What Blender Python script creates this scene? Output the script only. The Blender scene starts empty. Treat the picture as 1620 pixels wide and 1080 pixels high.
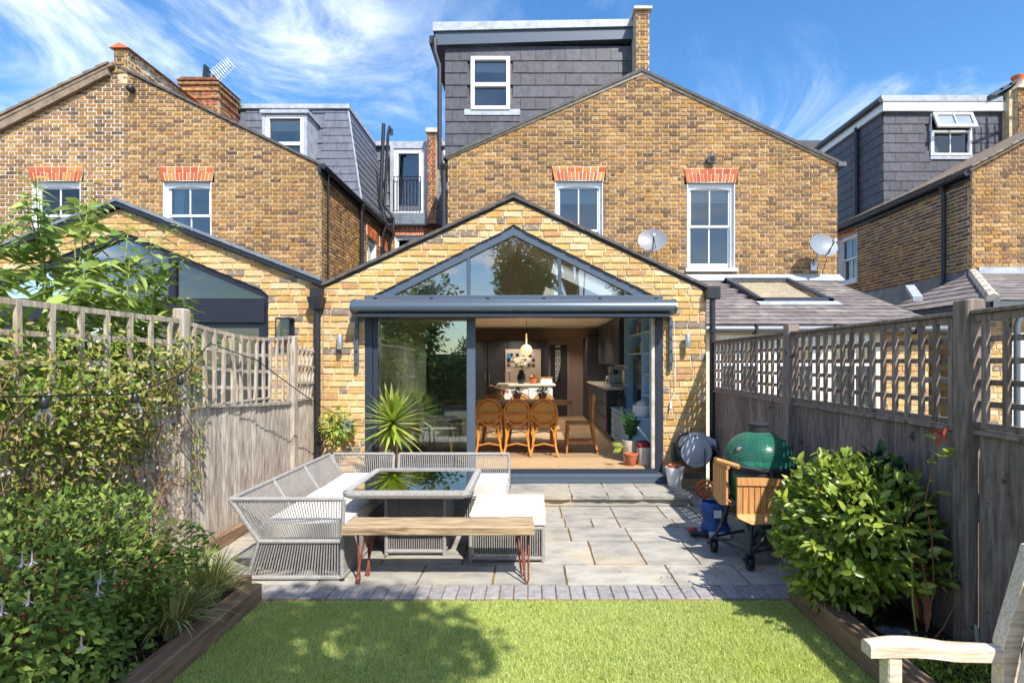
import bpy, math, random
import numpy as np
from mathutils import Vector, Matrix, Euler, Quaternion
R = math.radians
random.seed(7); rng = np.random.default_rng(7)
scene = bpy.context.scene
COL = scene.collection

# ------------------------------------------------------------------ camera, sky, sun, exposure
H = 1.6                      # eye height
F = 850.0                    # focal length in photo pixels (photo 1620 wide)
VX, VY = 840.0, 573.0        # vanishing point of the garden's long direction
cam = bpy.data.cameras.new('camera'); camo = bpy.data.objects.new('camera', cam); COL.objects.link(camo)
camo.location = (0, 0, H); camo.rotation_euler = (R(90), 0, 0)
cam.sensor_width = 36; cam.lens = F / 1620 * 36
cam.shift_x = -(VX - 810) / 1620; cam.shift_y = (VY - 540) / 1620
cam.clip_start = 0.05; cam.clip_end = 3000
scene.camera = camo
SUN = Vector((0.52, -1.0, 1.33)).normalized()
EL = math.asin(SUN.z); AZ = math.atan2(SUN.x, SUN.y)
world = bpy.data.worlds.new('World'); scene.world = world; world.use_nodes = True
wt = world.node_tree; wt.nodes.clear()
def wn(t, **k):
    n = wt.nodes.new(t)
    for a, b in k.items(): setattr(n, a, b)
    return n
sky = wn('ShaderNodeTexSky', sky_type='NISHITA', sun_disc=False)
sky.sun_elevation = EL; sky.sun_rotation = AZ; sky.air_density = 1.0; sky.dust_density = 0.6; sky.ozone_density = 2.2
bg = wn('ShaderNodeBackground'); bg.inputs[1].default_value = 0.15
wo = wn('ShaderNodeOutputWorld')
tc = wn('ShaderNodeTexCoord'); sep = wn('ShaderNodeSeparateXYZ'); wt.links.new(tc.outputs['Generated'], sep.inputs[0])
def wmath(op, a, b=None, clamp=False):
    n = wn('ShaderNodeMath', operation=op); n.use_clamp = clamp
    for i, v in enumerate((a, b)):
        if v is None: continue
        if isinstance(v, (int, float)): n.inputs[i].default_value = v
        else: wt.links.new(v, n.inputs[i])
    return n.outputs[0]
zz = wmath('ADD', wmath('MAXIMUM', sep.outputs[2], 0.0), 0.12)
px = wmath('DIVIDE', sep.outputs[0], zz); py = wmath('DIVIDE', sep.outputs[1], zz)
cmb = wn('ShaderNodeCombineXYZ'); wt.links.new(px, cmb.inputs[0]); wt.links.new(py, cmb.inputs[1])
def cloud(scale, rot, sc, detail, rough, dist, lo, hi, off):
    mp = wn('ShaderNodeMapping'); mp.inputs['Rotation'].default_value = (0, 0, R(rot)); mp.inputs['Scale'].default_value = sc
    mp.inputs['Location'].default_value = off
    wt.links.new(cmb.outputs[0], mp.inputs[0])
    nz = wn('ShaderNodeTexNoise'); nz.inputs['Scale'].default_value = scale; nz.inputs['Detail'].default_value = detail
    nz.inputs['Roughness'].default_value = rough; nz.inputs['Distortion'].default_value = dist
    wt.links.new(mp.outputs[0], nz.inputs['Vector'])
    r = wn('ShaderNodeMapRange'); r.interpolation_type = 'SMOOTHSTEP'
    r.inputs[1].default_value = lo; r.inputs[2].default_value = hi
    wt.links.new(nz.outputs[0], r.inputs[0]); return r.outputs[0]
wisp = cloud(1.5, -14, (1.05, 0.62, 1), 11, 0.66, 1.1, 0.42, 0.74, (3.4, 1.7, 0))
mask = cloud(0.8, 0, (1, .7, 1), 3, 0.5, 0.3, 0.40, 0.58, (6.7, 4.1, 0))
puff = cloud(0.95, 0, (1, 1, 1), 8, 0.55, 0.2, 0.545, 0.68, (5.0, 9.2, 0))
cl = wmath('MAXIMUM', wmath('MULTIPLY', wisp, wmath('ADD', wmath('MULTIPLY', mask, 0.72), 0.13)), wmath('MULTIPLY', puff, 0.75), True)
mixc = wn('ShaderNodeMix', data_type='RGBA')
wt.links.new(cl, mixc.inputs[0])
hs = wn('ShaderNodeHueSaturation'); hs.inputs['Saturation'].default_value = 1.28; hs.inputs['Value'].default_value = 1.0
wt.links.new(sky.outputs[0], hs.inputs['Color']); wt.links.new(hs.outputs[0], mixc.inputs[6])
mixc.inputs[7].default_value = (7.0, 7.2, 7.6, 1)
wt.links.new(mixc.outputs[2], bg.inputs[0]); wt.links.new(bg.outputs[0], wo.inputs[0])
sl = bpy.data.lights.new('sun', 'SUN'); sl.energy = 4.3; sl.angle = R(0.55); sl.color = (1.0, 0.955, 0.88)
so = bpy.data.objects.new('sun', sl); COL.objects.link(so); so.location = SUN * 40
so.rotation_euler = (-SUN).to_track_quat('-Z', 'Y').to_euler()
vs = scene.view_settings
vs.view_transform = 'Standard'; vs.look = 'None'; vs.gamma = 1; vs.exposure = 0.80; vs.use_curve_mapping = False
scene.cycles.use_denoising = True
scene.cycles.max_bounces = 8; scene.cycles.transparent_max_bounces = 14; scene.cycles.diffuse_bounces = 5; scene.cycles.adaptive_threshold = 0.025
scene.cycles.caustics_reflective = False; scene.cycles.caustics_refractive = False

# ------------------------------------------------------------------ helpers
def sx(x, s): return (x - VX) / s            # photo column -> metres at a scale of s px per metre
def sz(y, s): return H + (VY - y) / s        # photo row -> height
def dY(s): return F / s                      # scale -> distance
class MB:
    def __init__(s): s.v = []; s.f = []
    def add(s, vs, fs):
        o = len(s.v); s.v += [tuple(p) for p in vs]; s.f += [tuple(i + o for i in f) for f in fs]; return s
    def box(s, x0, x1, y0, y1, z0, z1):
        if x1 < x0: x0, x1 = x1, x0
        if y1 < y0: y0, y1 = y1, y0
        if z1 < z0: z0, z1 = z1, z0
        return s.add([(x0,y0,z0),(x1,y0,z0),(x1,y1,z0),(x0,y1,z0),(x0,y0,z1),(x1,y0,z1),(x1,y1,z1),(x0,y1,z1)],
                     [(0,3,2,1),(4,5,6,7),(0,1,5,4),(1,2,6,5),(2,3,7,6),(3,0,4,7)])
    def bbox(s, x0, x1, y0, y1, z0, z1, b=0.006):
        """box with chamfered edges"""
        X=(x0,x0+b,x1-b,x1); Y=(y0,y0+b,y1-b,y1); Z=(z0,z0+b,z1-b,z1)
        V=[]; ix={}
        for i in (0,1):
            for j in (0,1):
                for k in (0,1):
                    xa=X[1] if i==0 else X[2]; ya=Y[1] if j==0 else Y[2]; za=Z[1] if k==0 else Z[2]
                    xo=X[0] if i==0 else X[3]; yo=Y[0] if j==0 else Y[3]; zo=Z[0] if k==0 else Z[3]
                    ix[i,j,k]=len(V); V += [(xo,ya,za),(xa,yo,za),(xa,ya,zo)]
        f=[]
        g=lambda i,j,k,a: ix[i,j,k]+a
        f+=[(g(0,0,0,0),g(0,0,1,0),g(0,1,1,0),g(0,1,0,0)),(g(1,0,0,0),g(1,1,0,0),g(1,1,1,0),g(1,0,1,0)),
            (g(0,0,0,1),g(1,0,0,1),g(1,0,1,1),g(0,0,1,1)),(g(0,1,0,1),g(0,1,1,1),g(1,1,1,1),g(1,1,0,1)),
            (g(0,0,0,2),g(0,1,0,2),g(1,1,0,2),g(1,0,0,2)),(g(0,0,1,2),g(1,0,1,2),g(1,1,1,2),g(0,1,1,2))]
        for j in (0,1):
            for k in (0,1): f.append((g(0,j,k,1),g(0,j,k,2),g(1,j,k,2),g(1,j,k,1)))
        for i in (0,1):
            for k in (0,1): f.append((g(i,0,k,0),g(i,0,k,2),g(i,1,k,2),g(i,1,k,0)))
        for i in (0,1):
            for j in (0,1): f.append((g(i,j,0,0),g(i,j,0,1),g(i,j,1,1),g(i,j,1,0)))
        for i in (0,1):
            for j in (0,1):
                for k in (0,1): f.append((g(i,j,k,0),g(i,j,k,1),g(i,j,k,2)))
        return s.add(V,f)
    def prism(s, pts, d):
        """polygon pts (3D, planar) swept along vector d"""
        n=len(pts); d=Vector(d); a=[Vector(p) for p in pts]; b=[p+d for p in a]
        return s.add(a+b,[tuple(range(n))[::-1],tuple(range(n,2*n))]+[(i,(i+1)%n,(i+1)%n+n,i+n) for i in range(n)])
    def bar(s, p, q, w, h, up=(0,0,1)):
        p=Vector(p); q=Vector(q); d=(q-p).normalized(); u=Vector(up)
        if abs(d.dot(u))>0.99: u=Vector((0,1,0))
        r=d.cross(u).normalized()*(w/2); u2=r.cross(d).normalized()*(h/2)
        return s.add([p-r-u2,p+r-u2,p+r+u2,p-r+u2,q-r-u2,q+r-u2,q+r+u2,q-r+u2],
                     [(0,1,2,3),(7,6,5,4),(0,4,5,1),(1,5,6,2),(2,6,7,3),(3,7,4,0)])
    def tube(s, pts, r, n=8, cap=True):
        pts=[Vector(p) for p in pts]; m=len(pts)
        rr=r if isinstance(r,(list,tuple)) else [r]*m
        V=[]; prev=None
        for i,p in enumerate(pts):
            d=(pts[min(i+1,m-1)]-pts[max(i-1,0)])
            d = d.normalized() if d.length>1e-9 else Vector((0,0,1))
            if prev is None:
                a=d.orthogonal().normalized()
            else:
                a=(prev-d*prev.dot(d)); a=a.normalized() if a.length>1e-6 else d.orthogonal().normalized()
            prev=a; b=d.cross(a)
            for k in range(n):
                t=2*math.pi*k/n; V.append(p+(a*math.cos(t)+b*math.sin(t))*rr[i])
        f=[]
        for i in range(m-1):
            for k in range(n):
                f.append((i*n+k,i*n+(k+1)%n,(i+1)*n+(k+1)%n,(i+1)*n+k))
        if cap: f+=[tuple(range(n))[::-1],tuple(range((m-1)*n,m*n))]
        return s.add(V,f)
    def lathe(s, prof, c=(0,0,0), n=24, axis='Z', cap=True):
        """prof: [(r, h)] about an axis through c"""
        c=Vector(c); V=[]; m=len(prof)
        for r,h in prof:
            for k in range(n):
                t=2*math.pi*k/n; x,y=r*math.cos(t),r*math.sin(t)
                V.append(c+(Vector((x,y,h)) if axis=='Z' else Vector((x,h,y)) if axis=='Y' else Vector((h,x,y))))
        f=[(i*n+k,i*n+(k+1)%n,(i+1)*n+(k+1)%n,(i+1)*n+k) for i in range(m-1) for k in range(n)]
        if cap: f+=[tuple(range(n))[::-1],tuple(range((m-1)*n,m*n))]
        return s.add(V,f)
    def sphere(s, c, r, n=12, m=8, sc=(1,1,1)):
        prof=[(max(1e-4,r*math.sin(math.pi*i/m)), -r*math.cos(math.pi*i/m)) for i in range(m+1)]
        o=len(s.v); s.lathe(prof,(0,0,0),n)
        for i in range(o,len(s.v)):
            p=s.v[i]; s.v[i]=(c[0]+p[0]*sc[0],c[1]+p[1]*sc[1],c[2]+p[2]*sc[2])
        return s
    def mesh(s, name, smooth=False):
        me=bpy.data.meshes.new(name); me.from_pydata(s.v,[],s.f)
        if smooth:
            me.polygons.foreach_set('use_smooth',[True]*len(me.polygons))
            try: me.set_sharp_from_angle(angle=R(40))
            except Exception: pass
        me.update(); return me
def link(o, parent=None):
    COL.objects.link(o)
    if parent is not None: o.parent = parent
    return o
def base_of(o):
    """world position of an unrotated parent chain"""
    p=Vector((0,0,0))
    while o is not None: p+=o.location; o=o.parent
    return p
def obj(name, mb, mat, parent=None, smooth=False, local=False):
    """one mesh object; the MB is in world coordinates unless local=True"""
    me = mb.mesh(name, smooth) if isinstance(mb, MB) else mb
    if mat is not None and len(me.materials)==0: me.materials.append(mat)
    o = bpy.data.objects.new(name, me); link(o, parent)
    if parent is not None and not local: o.location = -base_of(parent)
    return o
def tag(o, label=None, cat=None, group=None, kind=None):
    for k,v in (('label',label),('category',cat),('group',group),('kind',kind)):
        if v: o[k]=v
    return o
def thing(name, label, cat, loc=(0,0,0), rz=0, group=None):
    o = bpy.data.objects.new(name, None); o.empty_display_size=0.1
    o.location=loc; o.rotation_euler=(0,0,rz); COL.objects.link(o)
    return tag(o,label,cat,group)
def copy_tree(o, parent=None):
    c=o.copy(); COL.objects.link(c); c.parent=parent
    for ch in list(o.children): copy_tree(ch,c)
    return c
def inst(name, me, parent, loc, rot=(0,0,0), sc=(1,1,1), mat=None):
    o=bpy.data.objects.new(name, me); COL.objects.link(o)
    if parent is not None: o.parent=parent
    o.location=Vector(loc)-(base_of(parent) if parent is not None else Vector((0,0,0)))
    o.rotation_euler=rot; o.scale=sc
    return o
def np_mesh(name, V, Fq, mat, smooth=False):
    """V (n,3), Fq (m,k) int array"""
    me=bpy.data.meshes.new(name); k=Fq.shape[1]
    me.vertices.add(len(V)); me.vertices.foreach_set('co', np.ascontiguousarray(V,dtype=np.float32).ravel())
    me.loops.add(Fq.size); me.loops.foreach_set('vertex_index', np.ascontiguousarray(Fq,dtype=np.int32).ravel())
    me.polygons.add(len(Fq)); me.polygons.foreach_set('loop_start', np.arange(0,Fq.size,k,dtype=np.int32))
    me.polygons.foreach_set('loop_total', np.full(len(Fq),k,dtype=np.int32))
    if smooth: me.polygons.foreach_set('use_smooth', np.ones(len(Fq),dtype=bool))
    me.update(calc_edges=True); me.validate()
    if mat: me.materials.append(mat)
    return me

# ------------------------------------------------------------------ materials
def lin(c):
    return tuple((v/255/12.92 if v/255<=0.04045 else ((v/255+0.055)/1.055)**2.4) for v in c)+(1,)
def mk(name, c, c2=None, rnd=None, rough=.7, nscale=6, stretch=(1,1,1), lo=.4, hi=.65, bump=0, bscale=40, bstretch=None,
       metal=0, spec=.5, trans=0, vary=0, coat=0, detail=5, c3=None, nscale3=1.5, lo3=.5, hi3=.7, bdist=.01, f3=1.0, grime=0):
    m=bpy.data.materials.new(name); m.use_nodes=True; t=m.node_tree; N=t.nodes; L=t.links; N.clear()
    out=N.new('ShaderNodeOutputMaterial'); p=N.new('ShaderNodeBsdfPrincipled')
    p.inputs['Roughness'].default_value=rough; p.inputs['Metallic'].default_value=metal
    p.inputs['Specular IOR Level'].default_value=spec; p.inputs['Coat Weight'].default_value=coat
    g=N.new('ShaderNodeNewGeometry')
    def mapped(st):
        mp=N.new('ShaderNodeMapping'); mp.inputs['Scale'].default_value=st; L.new(g.outputs['Position'],mp.inputs[0]); return mp.outputs[0]
    def noise(vec,sc,det=detail):
        n=N.new('ShaderNodeTexNoise'); n.inputs['Scale'].default_value=sc; n.inputs['Detail'].default_value=det
        n.inputs['Roughness'].default_value=.6; L.new(vec,n.inputs['Vector']); return n.outputs[0]
    rv=None
    if rnd or vary:
        oi=N.new('ShaderNodeObjectInfo'); a=N.new('ShaderNodeMath'); a.operation='ADD'
        L.new(oi.outputs['Random'],a.inputs[0]); L.new(g.outputs['Random Per Island'],a.inputs[1])
        fr=N.new('ShaderNodeMath'); fr.operation='FRACT'; L.new(a.outputs[0],fr.inputs[0]); rv=fr.outputs[0]
    def rgb(c):
        n=N.new('ShaderNodeRGB'); n.outputs[0].default_value=tuple(c)[:3]+(1,); return n.outputs[0]
    def ramp(fac,stops,interp='LINEAR'):
        r=N.new('ShaderNodeValToRGB'); r.color_ramp.interpolation=interp
        e=r.color_ramp.elements
        while len(e)<len(stops): e.new(0.5)
        for i,(q,cc) in enumerate(stops): e[i].position=q; e[i].color=tuple(cc)[:3]+(1,)
        L.new(fac,r.inputs[0]); return r.outputs[0]
    def mix(f,a,b,bt='MIX'):
        n=N.new('ShaderNodeMix'); n.data_type='RGBA'; n.blend_type=bt
        if isinstance(f,float): n.inputs[0].default_value=f
        else: L.new(f,n.inputs[0])
        L.new(a,n.inputs[6]); L.new(b,n.inputs[7]); return n.outputs[2]
    def mrange(v,lo,hi,a=0,b=1):
        n=N.new('ShaderNodeMapRange'); n.inputs[1].default_value=lo; n.inputs[2].default_value=hi
        n.inputs[3].default_value=a; n.inputs[4].default_value=b; L.new(v,n.inputs[0]); return n.outputs[0]
    col = ramp(rv,[(i/len(rnd),cc) for i,cc in enumerate(rnd)],'CONSTANT') if rnd else rgb(c)
    if c2 is not None: col=mix(mrange(noise(mapped(stretch),nscale),lo,hi),col,rgb(c2))
    if c3 is not None: col=mix(mrange(noise(mapped((1,1,1)),nscale3),lo3,hi3,0,f3),col,rgb(c3))
    if vary:
        h=N.new('ShaderNodeHueSaturation'); L.new(col,h.inputs['Color'])
        m2=N.new('ShaderNodeMath'); m2.operation='MULTIPLY'; m2.inputs[1].default_value=7.31; L.new(rv,m2.inputs[0])
        f2=N.new('ShaderNodeMath'); f2.operation='FRACT'; L.new(m2.outputs[0],f2.inputs[0])
        L.new(mrange(f2.outputs[0],0,1,1-vary,1+vary),h.inputs['Value']); col=h.outputs[0]
    if grime:
        gr=N.new('ShaderNodeHueSaturation'); L.new(col,gr.inputs['Color'])
        L.new(mrange(noise(mapped((1,1,.55)),.9,6),.3,.7,1-grime,1+grime*.6),gr.inputs['Value']); col=gr.outputs[0]
    L.new(col,p.inputs['Base Color'])
    if bump:
        b=N.new('ShaderNodeBump'); b.inputs['Strength'].default_value=bump; b.inputs['Distance'].default_value=bdist
        L.new(noise(mapped(bstretch or stretch),bscale,6),b.inputs['Height']); L.new(b.outputs[0],p.inputs['Normal'])
    if trans:
        tr=N.new('ShaderNodeBsdfTranslucent'); L.new(col,tr.inputs['Color'])
        ms=N.new('ShaderNodeMixShader'); ms.inputs[0].default_value=trans
        L.new(p.outputs[0],ms.inputs[1]); L.new(tr.outputs[0],ms.inputs[2]); L.new(ms.outputs[0],out.inputs[0])
    else: L.new(p.outputs[0],out.inputs[0])
    return m
def mk_glass(name, tint=(1,1,1), ior=1.5, k=1.8, rough=0.0, dark=0.0):
    m=bpy.data.materials.new(name); m.use_nodes=True; t=m.node_tree; N=t.nodes; L=t.links; N.clear()
    out=N.new('ShaderNodeOutputMaterial'); tr=N.new('ShaderNodeBsdfTransparent'); tr.inputs[0].default_value=tuple(tint)+(1,)
    gl=N.new('ShaderNodeBsdfGlossy'); gl.inputs['Roughness'].default_value=rough
    fr=N.new('ShaderNodeFresnel'); fr.inputs[0].default_value=ior
    mu=N.new('ShaderNodeMath'); mu.operation='MULTIPLY'; mu.use_clamp=True; mu.inputs[1].default_value=k; L.new(fr.outputs[0],mu.inputs[0])
    ms=N.new('ShaderNodeMixShader'); L.new(mu.outputs[0],ms.inputs[0]); L.new(tr.outputs[0],ms.inputs[1]); L.new(gl.outputs[0],ms.inputs[2])
    L.new(ms.outputs[0],out.inputs[0]); return m
def L8(*c): return lin(c)[:3]
BR_EXT=[L8(202,165,106),L8(208,173,118),L8(198,157,94),L8(212,181,132),L8(196,151,91),L8(206,169,110),L8(191,145,96),L8(216,191,149),L8(200,161,100),L8(185,140,96),L8(208,175,121),L8(136,121,108),L8(198,153,88),L8(206,177,128),L8(204,167,104),L8(200,163,112)]
BR_OLD=[L8(183,143,93),L8(168,126,81),L8(150,113,81),L8(189,147,96),L8(176,132,85),L8(125,94,73),L8(185,140,80),L8(159,124,88),L8(177,138,93),L8(108,83,69),L8(169,128,77),L8(151,111,80),L8(193,155,106),L8(139,105,77),L8(179,129,68),L8(164,125,93)]
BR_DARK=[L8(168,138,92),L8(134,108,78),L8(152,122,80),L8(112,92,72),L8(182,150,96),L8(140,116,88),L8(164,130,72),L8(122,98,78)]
BR_RED=[L8(206,108,61),L8(214,121,69),L8(197,97,58),L8(185,91,58),L8(216,130,75),L8(176,86,58)]
BR_CHIM=[L8(178,116,78),L8(190,128,80),L8(150,92,68),L8(186,146,92),L8(122,90,74),L8(196,104,70),L8(166,130,90)]
M={}
M['brick_ext']=mk('yellow_stock_brick',(0,0,0),c2=L8(224,200,156),rnd=BR_EXT,rough=.88,nscale=24,lo=.50,hi=.80,c3=L8(166,116,70),nscale3=13,lo3=.58,hi3=.80,f3=.55,bump=.6,bscale=70,vary=.10,spec=.2,grime=.12)
M['brick_old']=mk('weathered_stock_brick',(0,0,0),c2=L8(92,76,60),rnd=BR_OLD,rough=.9,nscale=30,lo=.42,hi=.74,c3=L8(192,158,104),nscale3=20,lo3=.50,hi3=.76,f3=.8,grime=.28,bump=.6,bscale=60,vary=.14,spec=.2)
M['brick_dark']=mk('dark_stock_brick',(0,0,0),c2=L8(96,80,66),rnd=BR_DARK,rough=.9,nscale=16,lo=.48,hi=.72,bump=.6,bscale=60,vary=.12,spec=.2)  # darker brown brick mix for the right house flank
M['brick_red']=mk('red_rubber_brick',(0,0,0),rnd=BR_RED,rough=.85,vary=.1,bump=.3,spec=.2)
M['brick_chim']=mk('chimney_brick',(0,0,0),c2=L8(100,78,64),rnd=BR_CHIM,rough=.9,nscale=12,vary=.12,bump=.5,spec=.2)
M['mortar']=mk('lime_mortar',L8(216,202,176),c2=L8(190,172,142),nscale=9,rough=.95,bump=.5,bscale=90,spec=.1)
M['mortar_old']=mk('old_mortar',L8(210,192,158),c2=L8(178,158,126),nscale=5,rough=.95,bump=.5,bscale=90,spec=.1)
M['mortar_white']=mk('fresh_white_mortar',L8(238,232,220),c2=L8(214,204,186),nscale=7,rough=.95,bump=.4,bscale=90,spec=.1)
M['slate']=mk('grey_slate',L8(80,80,88),c2=L8(64,64,72),nscale=11,rough=.55,vary=.16,c3=L8(100,100,104),nscale3=6,lo3=.6,hi3=.8,bump=.15,bscale=50,spec=.4)
M['slate_blue']=mk('blue_slate',L8(104,108,120),c2=L8(84,88,100),nscale=5,stretch=(3,3,.6),rough=.5,vary=.08,bump=.15,bscale=50,spec=.45)
M['slate_brown']=mk('purple_brown_slate',L8(124,114,112),c2=L8(98,90,88),nscale=8,rough=.75,vary=.2,bump=.3,bscale=60,c3=L8(150,144,134),nscale3=3,lo3=.5,hi3=.75)
M['lead']=mk('lead_flashing',L8(172,178,186),c2=L8(146,152,160),nscale=7,rough=.55,bump=.2,bscale=20,spec=.5)
M['lead_dark']=mk('dark_lead',L8(120,130,140),c2=L8(98,108,118),nscale=6,rough=.5,bump=.1,bscale=20)
M['black']=mk('black_plastic',L8(30,31,36),c2=L8(42,43,48),nscale=20,rough=.42)
M['grey_gutter']=mk('grey_gutter',L8(86,92,98),rough=.45)
M['white']=mk('white_paint',L8(236,238,240),c2=L8(224,227,230),nscale=12,rough=.4)
M['cream']=mk('cream_paint',L8(226,216,190),c2=L8(212,202,176),nscale=3,rough=.6)
M['frame']=mk('slate_blue_aluminium',L8(76,88,102),rough=.42,spec=.5)
M['frame_dark']=mk('dark_aluminium',L8(44,52,66),rough=.45)
M['awning']=mk('satin_blue_grey_aluminium',L8(98,109,120),rough=.3,metal=.55)
M['navy']=mk('near_black_navy_frame',L8(28,30,42),rough=.45)
M['glass']=mk_glass('window_glass',(.80,.84,.84),1.52,2.3)
M['glass_gable']=mk_glass('gable_glass',(.90,.92,.91),1.52,4.6)
M['glass_next']=mk_glass('neighbour_glass',(.80,.80,.76),1.52,1.7)
M['glass_door']=mk_glass('door_glass',(.78,.86,.84),1.52,4.2)
M['glass_sky']=mk_glass('skylight_glass',(.94,.96,.96),1.5,1.6)
M['glass_table']=mk_glass('dark_table_glass',(.10,.13,.14),1.55,2.6)
M['glass_bulb']=mk_glass('bulb_glass',(.86,.88,.88),1.45,1.6)
M['blind']=mk('white_blind',L8(206,214,220),rough=.8)
M['room']=mk('painted_dim_room',L8(38,39,43),rough=.9)  # dark colour paints in the dimness behind windows; floodlight lens shares it
M['tile_clay']=mk('brown_clay_tile',L8(140,122,104),c2=L8(110,96,82),nscale=9,rough=.85,vary=.15,bump=.4)
M['coping']=mk('stone_coping',L8(206,196,180),c2=L8(170,160,144),nscale=8,rough=.85,bump=.3)
M['terracotta']=mk('terracotta',L8(206,116,74),c2=L8(186,98,64),nscale=8,rough=.8)
M['verge']=mk('dark_verge_slate',L8(74,72,74),c2=L8(100,92,86),nscale=14,rough=.8,vary=.15,bump=.4)
M['fence_l']=mk('sun_bleached_board',L8(194,182,166),c2=L8(136,122,108),nscale=3.2,stretch=(13,13,1.6),lo=.38,hi=.66,rough=.85,vary=.16,bump=.5,bscale=5,bstretch=(18,18,1.8),c3=L8(206,172,122),nscale3=1.3,lo3=.56,hi3=.74,f3=.6,spec=.2)
M['fence_r']=mk('weathered_brown_board',L8(150,134,124),c2=L8(104,92,86),nscale=3.2,stretch=(13,13,1.6),lo=.36,hi=.66,rough=.85,vary=.24,bump=.5,bscale=5,bstretch=(18,18,1.8),c3=L8(72,62,58),nscale3=9,lo3=.64,hi3=.70,spec=.2)
M['sleeper']=mk('weathered_sleeper',L8(146,118,94),c2=L8(108,84,66),nscale=3,stretch=(9,1.2,9),lo=.38,hi=.68,rough=.88,bump=.6,bscale=5,bstretch=(12,1.2,12),vary=.08,spec=.2)
M['slab']=mk('grey_riven_sandstone',L8(168,163,152),c2=L8(128,124,118),nscale=3.2,stretch=(1,2.0,1),lo=.42,hi=.72,rough=.82,vary=.13,bump=.5,bscale=14,c3=L8(188,172,142),nscale3=1.3,lo3=.52,hi3=.75,bdist=.012,spec=.25,detail=8)
M['block']=mk('grey_border_block',L8(158,152,150),c2=L8(134,130,128),nscale=18,rough=.9,vary=.08,bump=.5,bscale=120)
M['joint']=mk('sandy_joint',L8(96,84,66),c2=L8(150,118,54),nscale=5,rough=.95,bump=.5,bscale=80)
M['turf']=mk('turf_backing',L8(128,146,64),c2=L8(112,130,56),nscale=30,rough=.95)
M['blade']=mk('turf_blade',(0,0,0),rnd=[L8(202,212,126),L8(190,202,112),L8(212,220,142),L8(172,186,98),L8(206,216,132),L8(216,222,158),L8(196,206,118)],rough=.5,vary=.12,trans=.38,spec=.3,c2=L8(200,206,108),nscale=1.1,lo=.5,hi=.8)
M['soil']=mk('dark_soil',L8(64,50,40),c2=L8(42,34,28),nscale=30,rough=.95,bump=.8,bscale=60)
M['earth']=mk('neighbouring_ground',L8(128,124,112),c2=L8(104,104,84),nscale=1.2,rough=.95,bump=.3,bscale=20)
M['rope']=mk('grey_rope_weave',L8(158,154,150),c2=L8(138,134,130),nscale=60,rough=.8,bump=.4,bscale=200,vary=.05)
M['cushion']=mk('off_white_cushion_fabric',L8(222,216,206),c2=L8(206,199,187),nscale=5,rough=.9,bump=.15,bscale=12,spec=.15)
M['bench']=mk('reclaimed_bench_wood',L8(184,158,124),c2=L8(112,88,66),nscale=2.6,stretch=(1.2,18,18),lo=.44,hi=.66,rough=.75,bump=.4,bscale=6,bstretch=(1.5,26,26))
M['rust']=mk('rusted_steel',L8(150,84,58),c2=L8(120,66,48),nscale=30,rough=.75,metal=.2)
M['egg']=mk('green_ceramic_glaze',L8(40,112,88),c2=L8(32,98,76),nscale=10,rough=.22,bump=.0,coat=.5)
M['teak']=mk('oiled_teak',L8(206,152,94),c2=L8(178,122,70),nscale=3,stretch=(18,18,2),lo=.4,hi=.68,rough=.6,vary=.1,bump=.2,bscale=6,bstretch=(20,20,2))
M['teak_grey']=mk('silvered_teak',L8(222,210,192),c2=L8(178,158,132),nscale=3.5,stretch=(2.2,26,26),lo=.42,hi=.70,rough=.7,bump=.25,bscale=5,bstretch=(3,26,26),c3=L8(214,176,134),nscale3=3,lo3=.55,hi3=.75,f3=.7)
M['steel_black']=mk('black_powder_coat',L8(48,48,54),rough=.5)
M['reel_grey']=mk('grey_reel_plastic',L8(190,194,200),c2=L8(180,184,190),rough=.35)
M['reel_dark']=mk('dark_reel_plastic',L8(66,70,76),rough=.4)
M['pot_white']=mk('white_glazed_pot',L8(228,226,222),rough=.4)
M['pot_cream']=mk('woven_cream_pot',L8(206,196,180),c2=L8(180,168,150),nscale=40,rough=.85,bump=.4,bscale=120)
M['orange']=mk('orange_plastic',L8(224,112,38),rough=.45)
M['blue_bag']=mk('blue_woven_bag',L8(42,86,150),c2=L8(30,66,126),nscale=12,rough=.6,bump=.4,bscale=25)
M['red']=mk('red_plastic',L8(176,48,44),rough=.5)
M['cloth_red']=mk('dark_red_cloth',L8(126,30,46),rough=.9)
M['grey_pot']=mk('grey_green_planter',L8(138,150,148),rough=.6)
M['dish']=mk('light_grey_dish',L8(122,126,130),c2=L8(150,128,88),nscale=4,lo=.62,hi=.75,rough=.45)
M['reel_light']=mk('pale_grey_dish',L8(118,126,136),rough=.5)
M['galv']=mk('galvanised_steel',L8(184,188,194),rough=.38,metal=.7)
M['chrome']=mk('brushed_chrome',L8(206,208,210),rough=.18,metal=1)
M['wire']=mk('black_cable',L8(26,26,26),rough=.6)
M['filament']=mk('brass_filament',L8(206,168,84),rough=.4,metal=.5)
M['stem']=mk('woody_stem',L8(132,104,72),c2=L8(98,76,54),nscale=20,rough=.85)
M['stem_green']=mk('green_stem',L8(140,152,70),rough=.6)
M['stem_red']=mk('reddish_stem',L8(150,94,66),rough=.7)
def leafmat(name, cols, rough=.42, trans=.28, vary=.18, spec=.45):
    return mk(name,(0,0,0),rnd=[L8(*c) for c in cols],rough=rough,trans=trans,vary=vary,spec=spec)
M['leaf_camellia']=leafmat('glossy_evergreen_leaf',[(122,144,52),(142,160,60),(104,128,48),(158,172,68),(128,150,56),(170,182,84),(94,118,46)],rough=.32,spec=.5)
M['leaf_fuchsia']=leafmat('soft_green_leaf',[(112,136,62),(96,122,56),(128,150,68),(148,166,76),(84,110,50),(120,142,68)],rough=.6,spec=.25)
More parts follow.
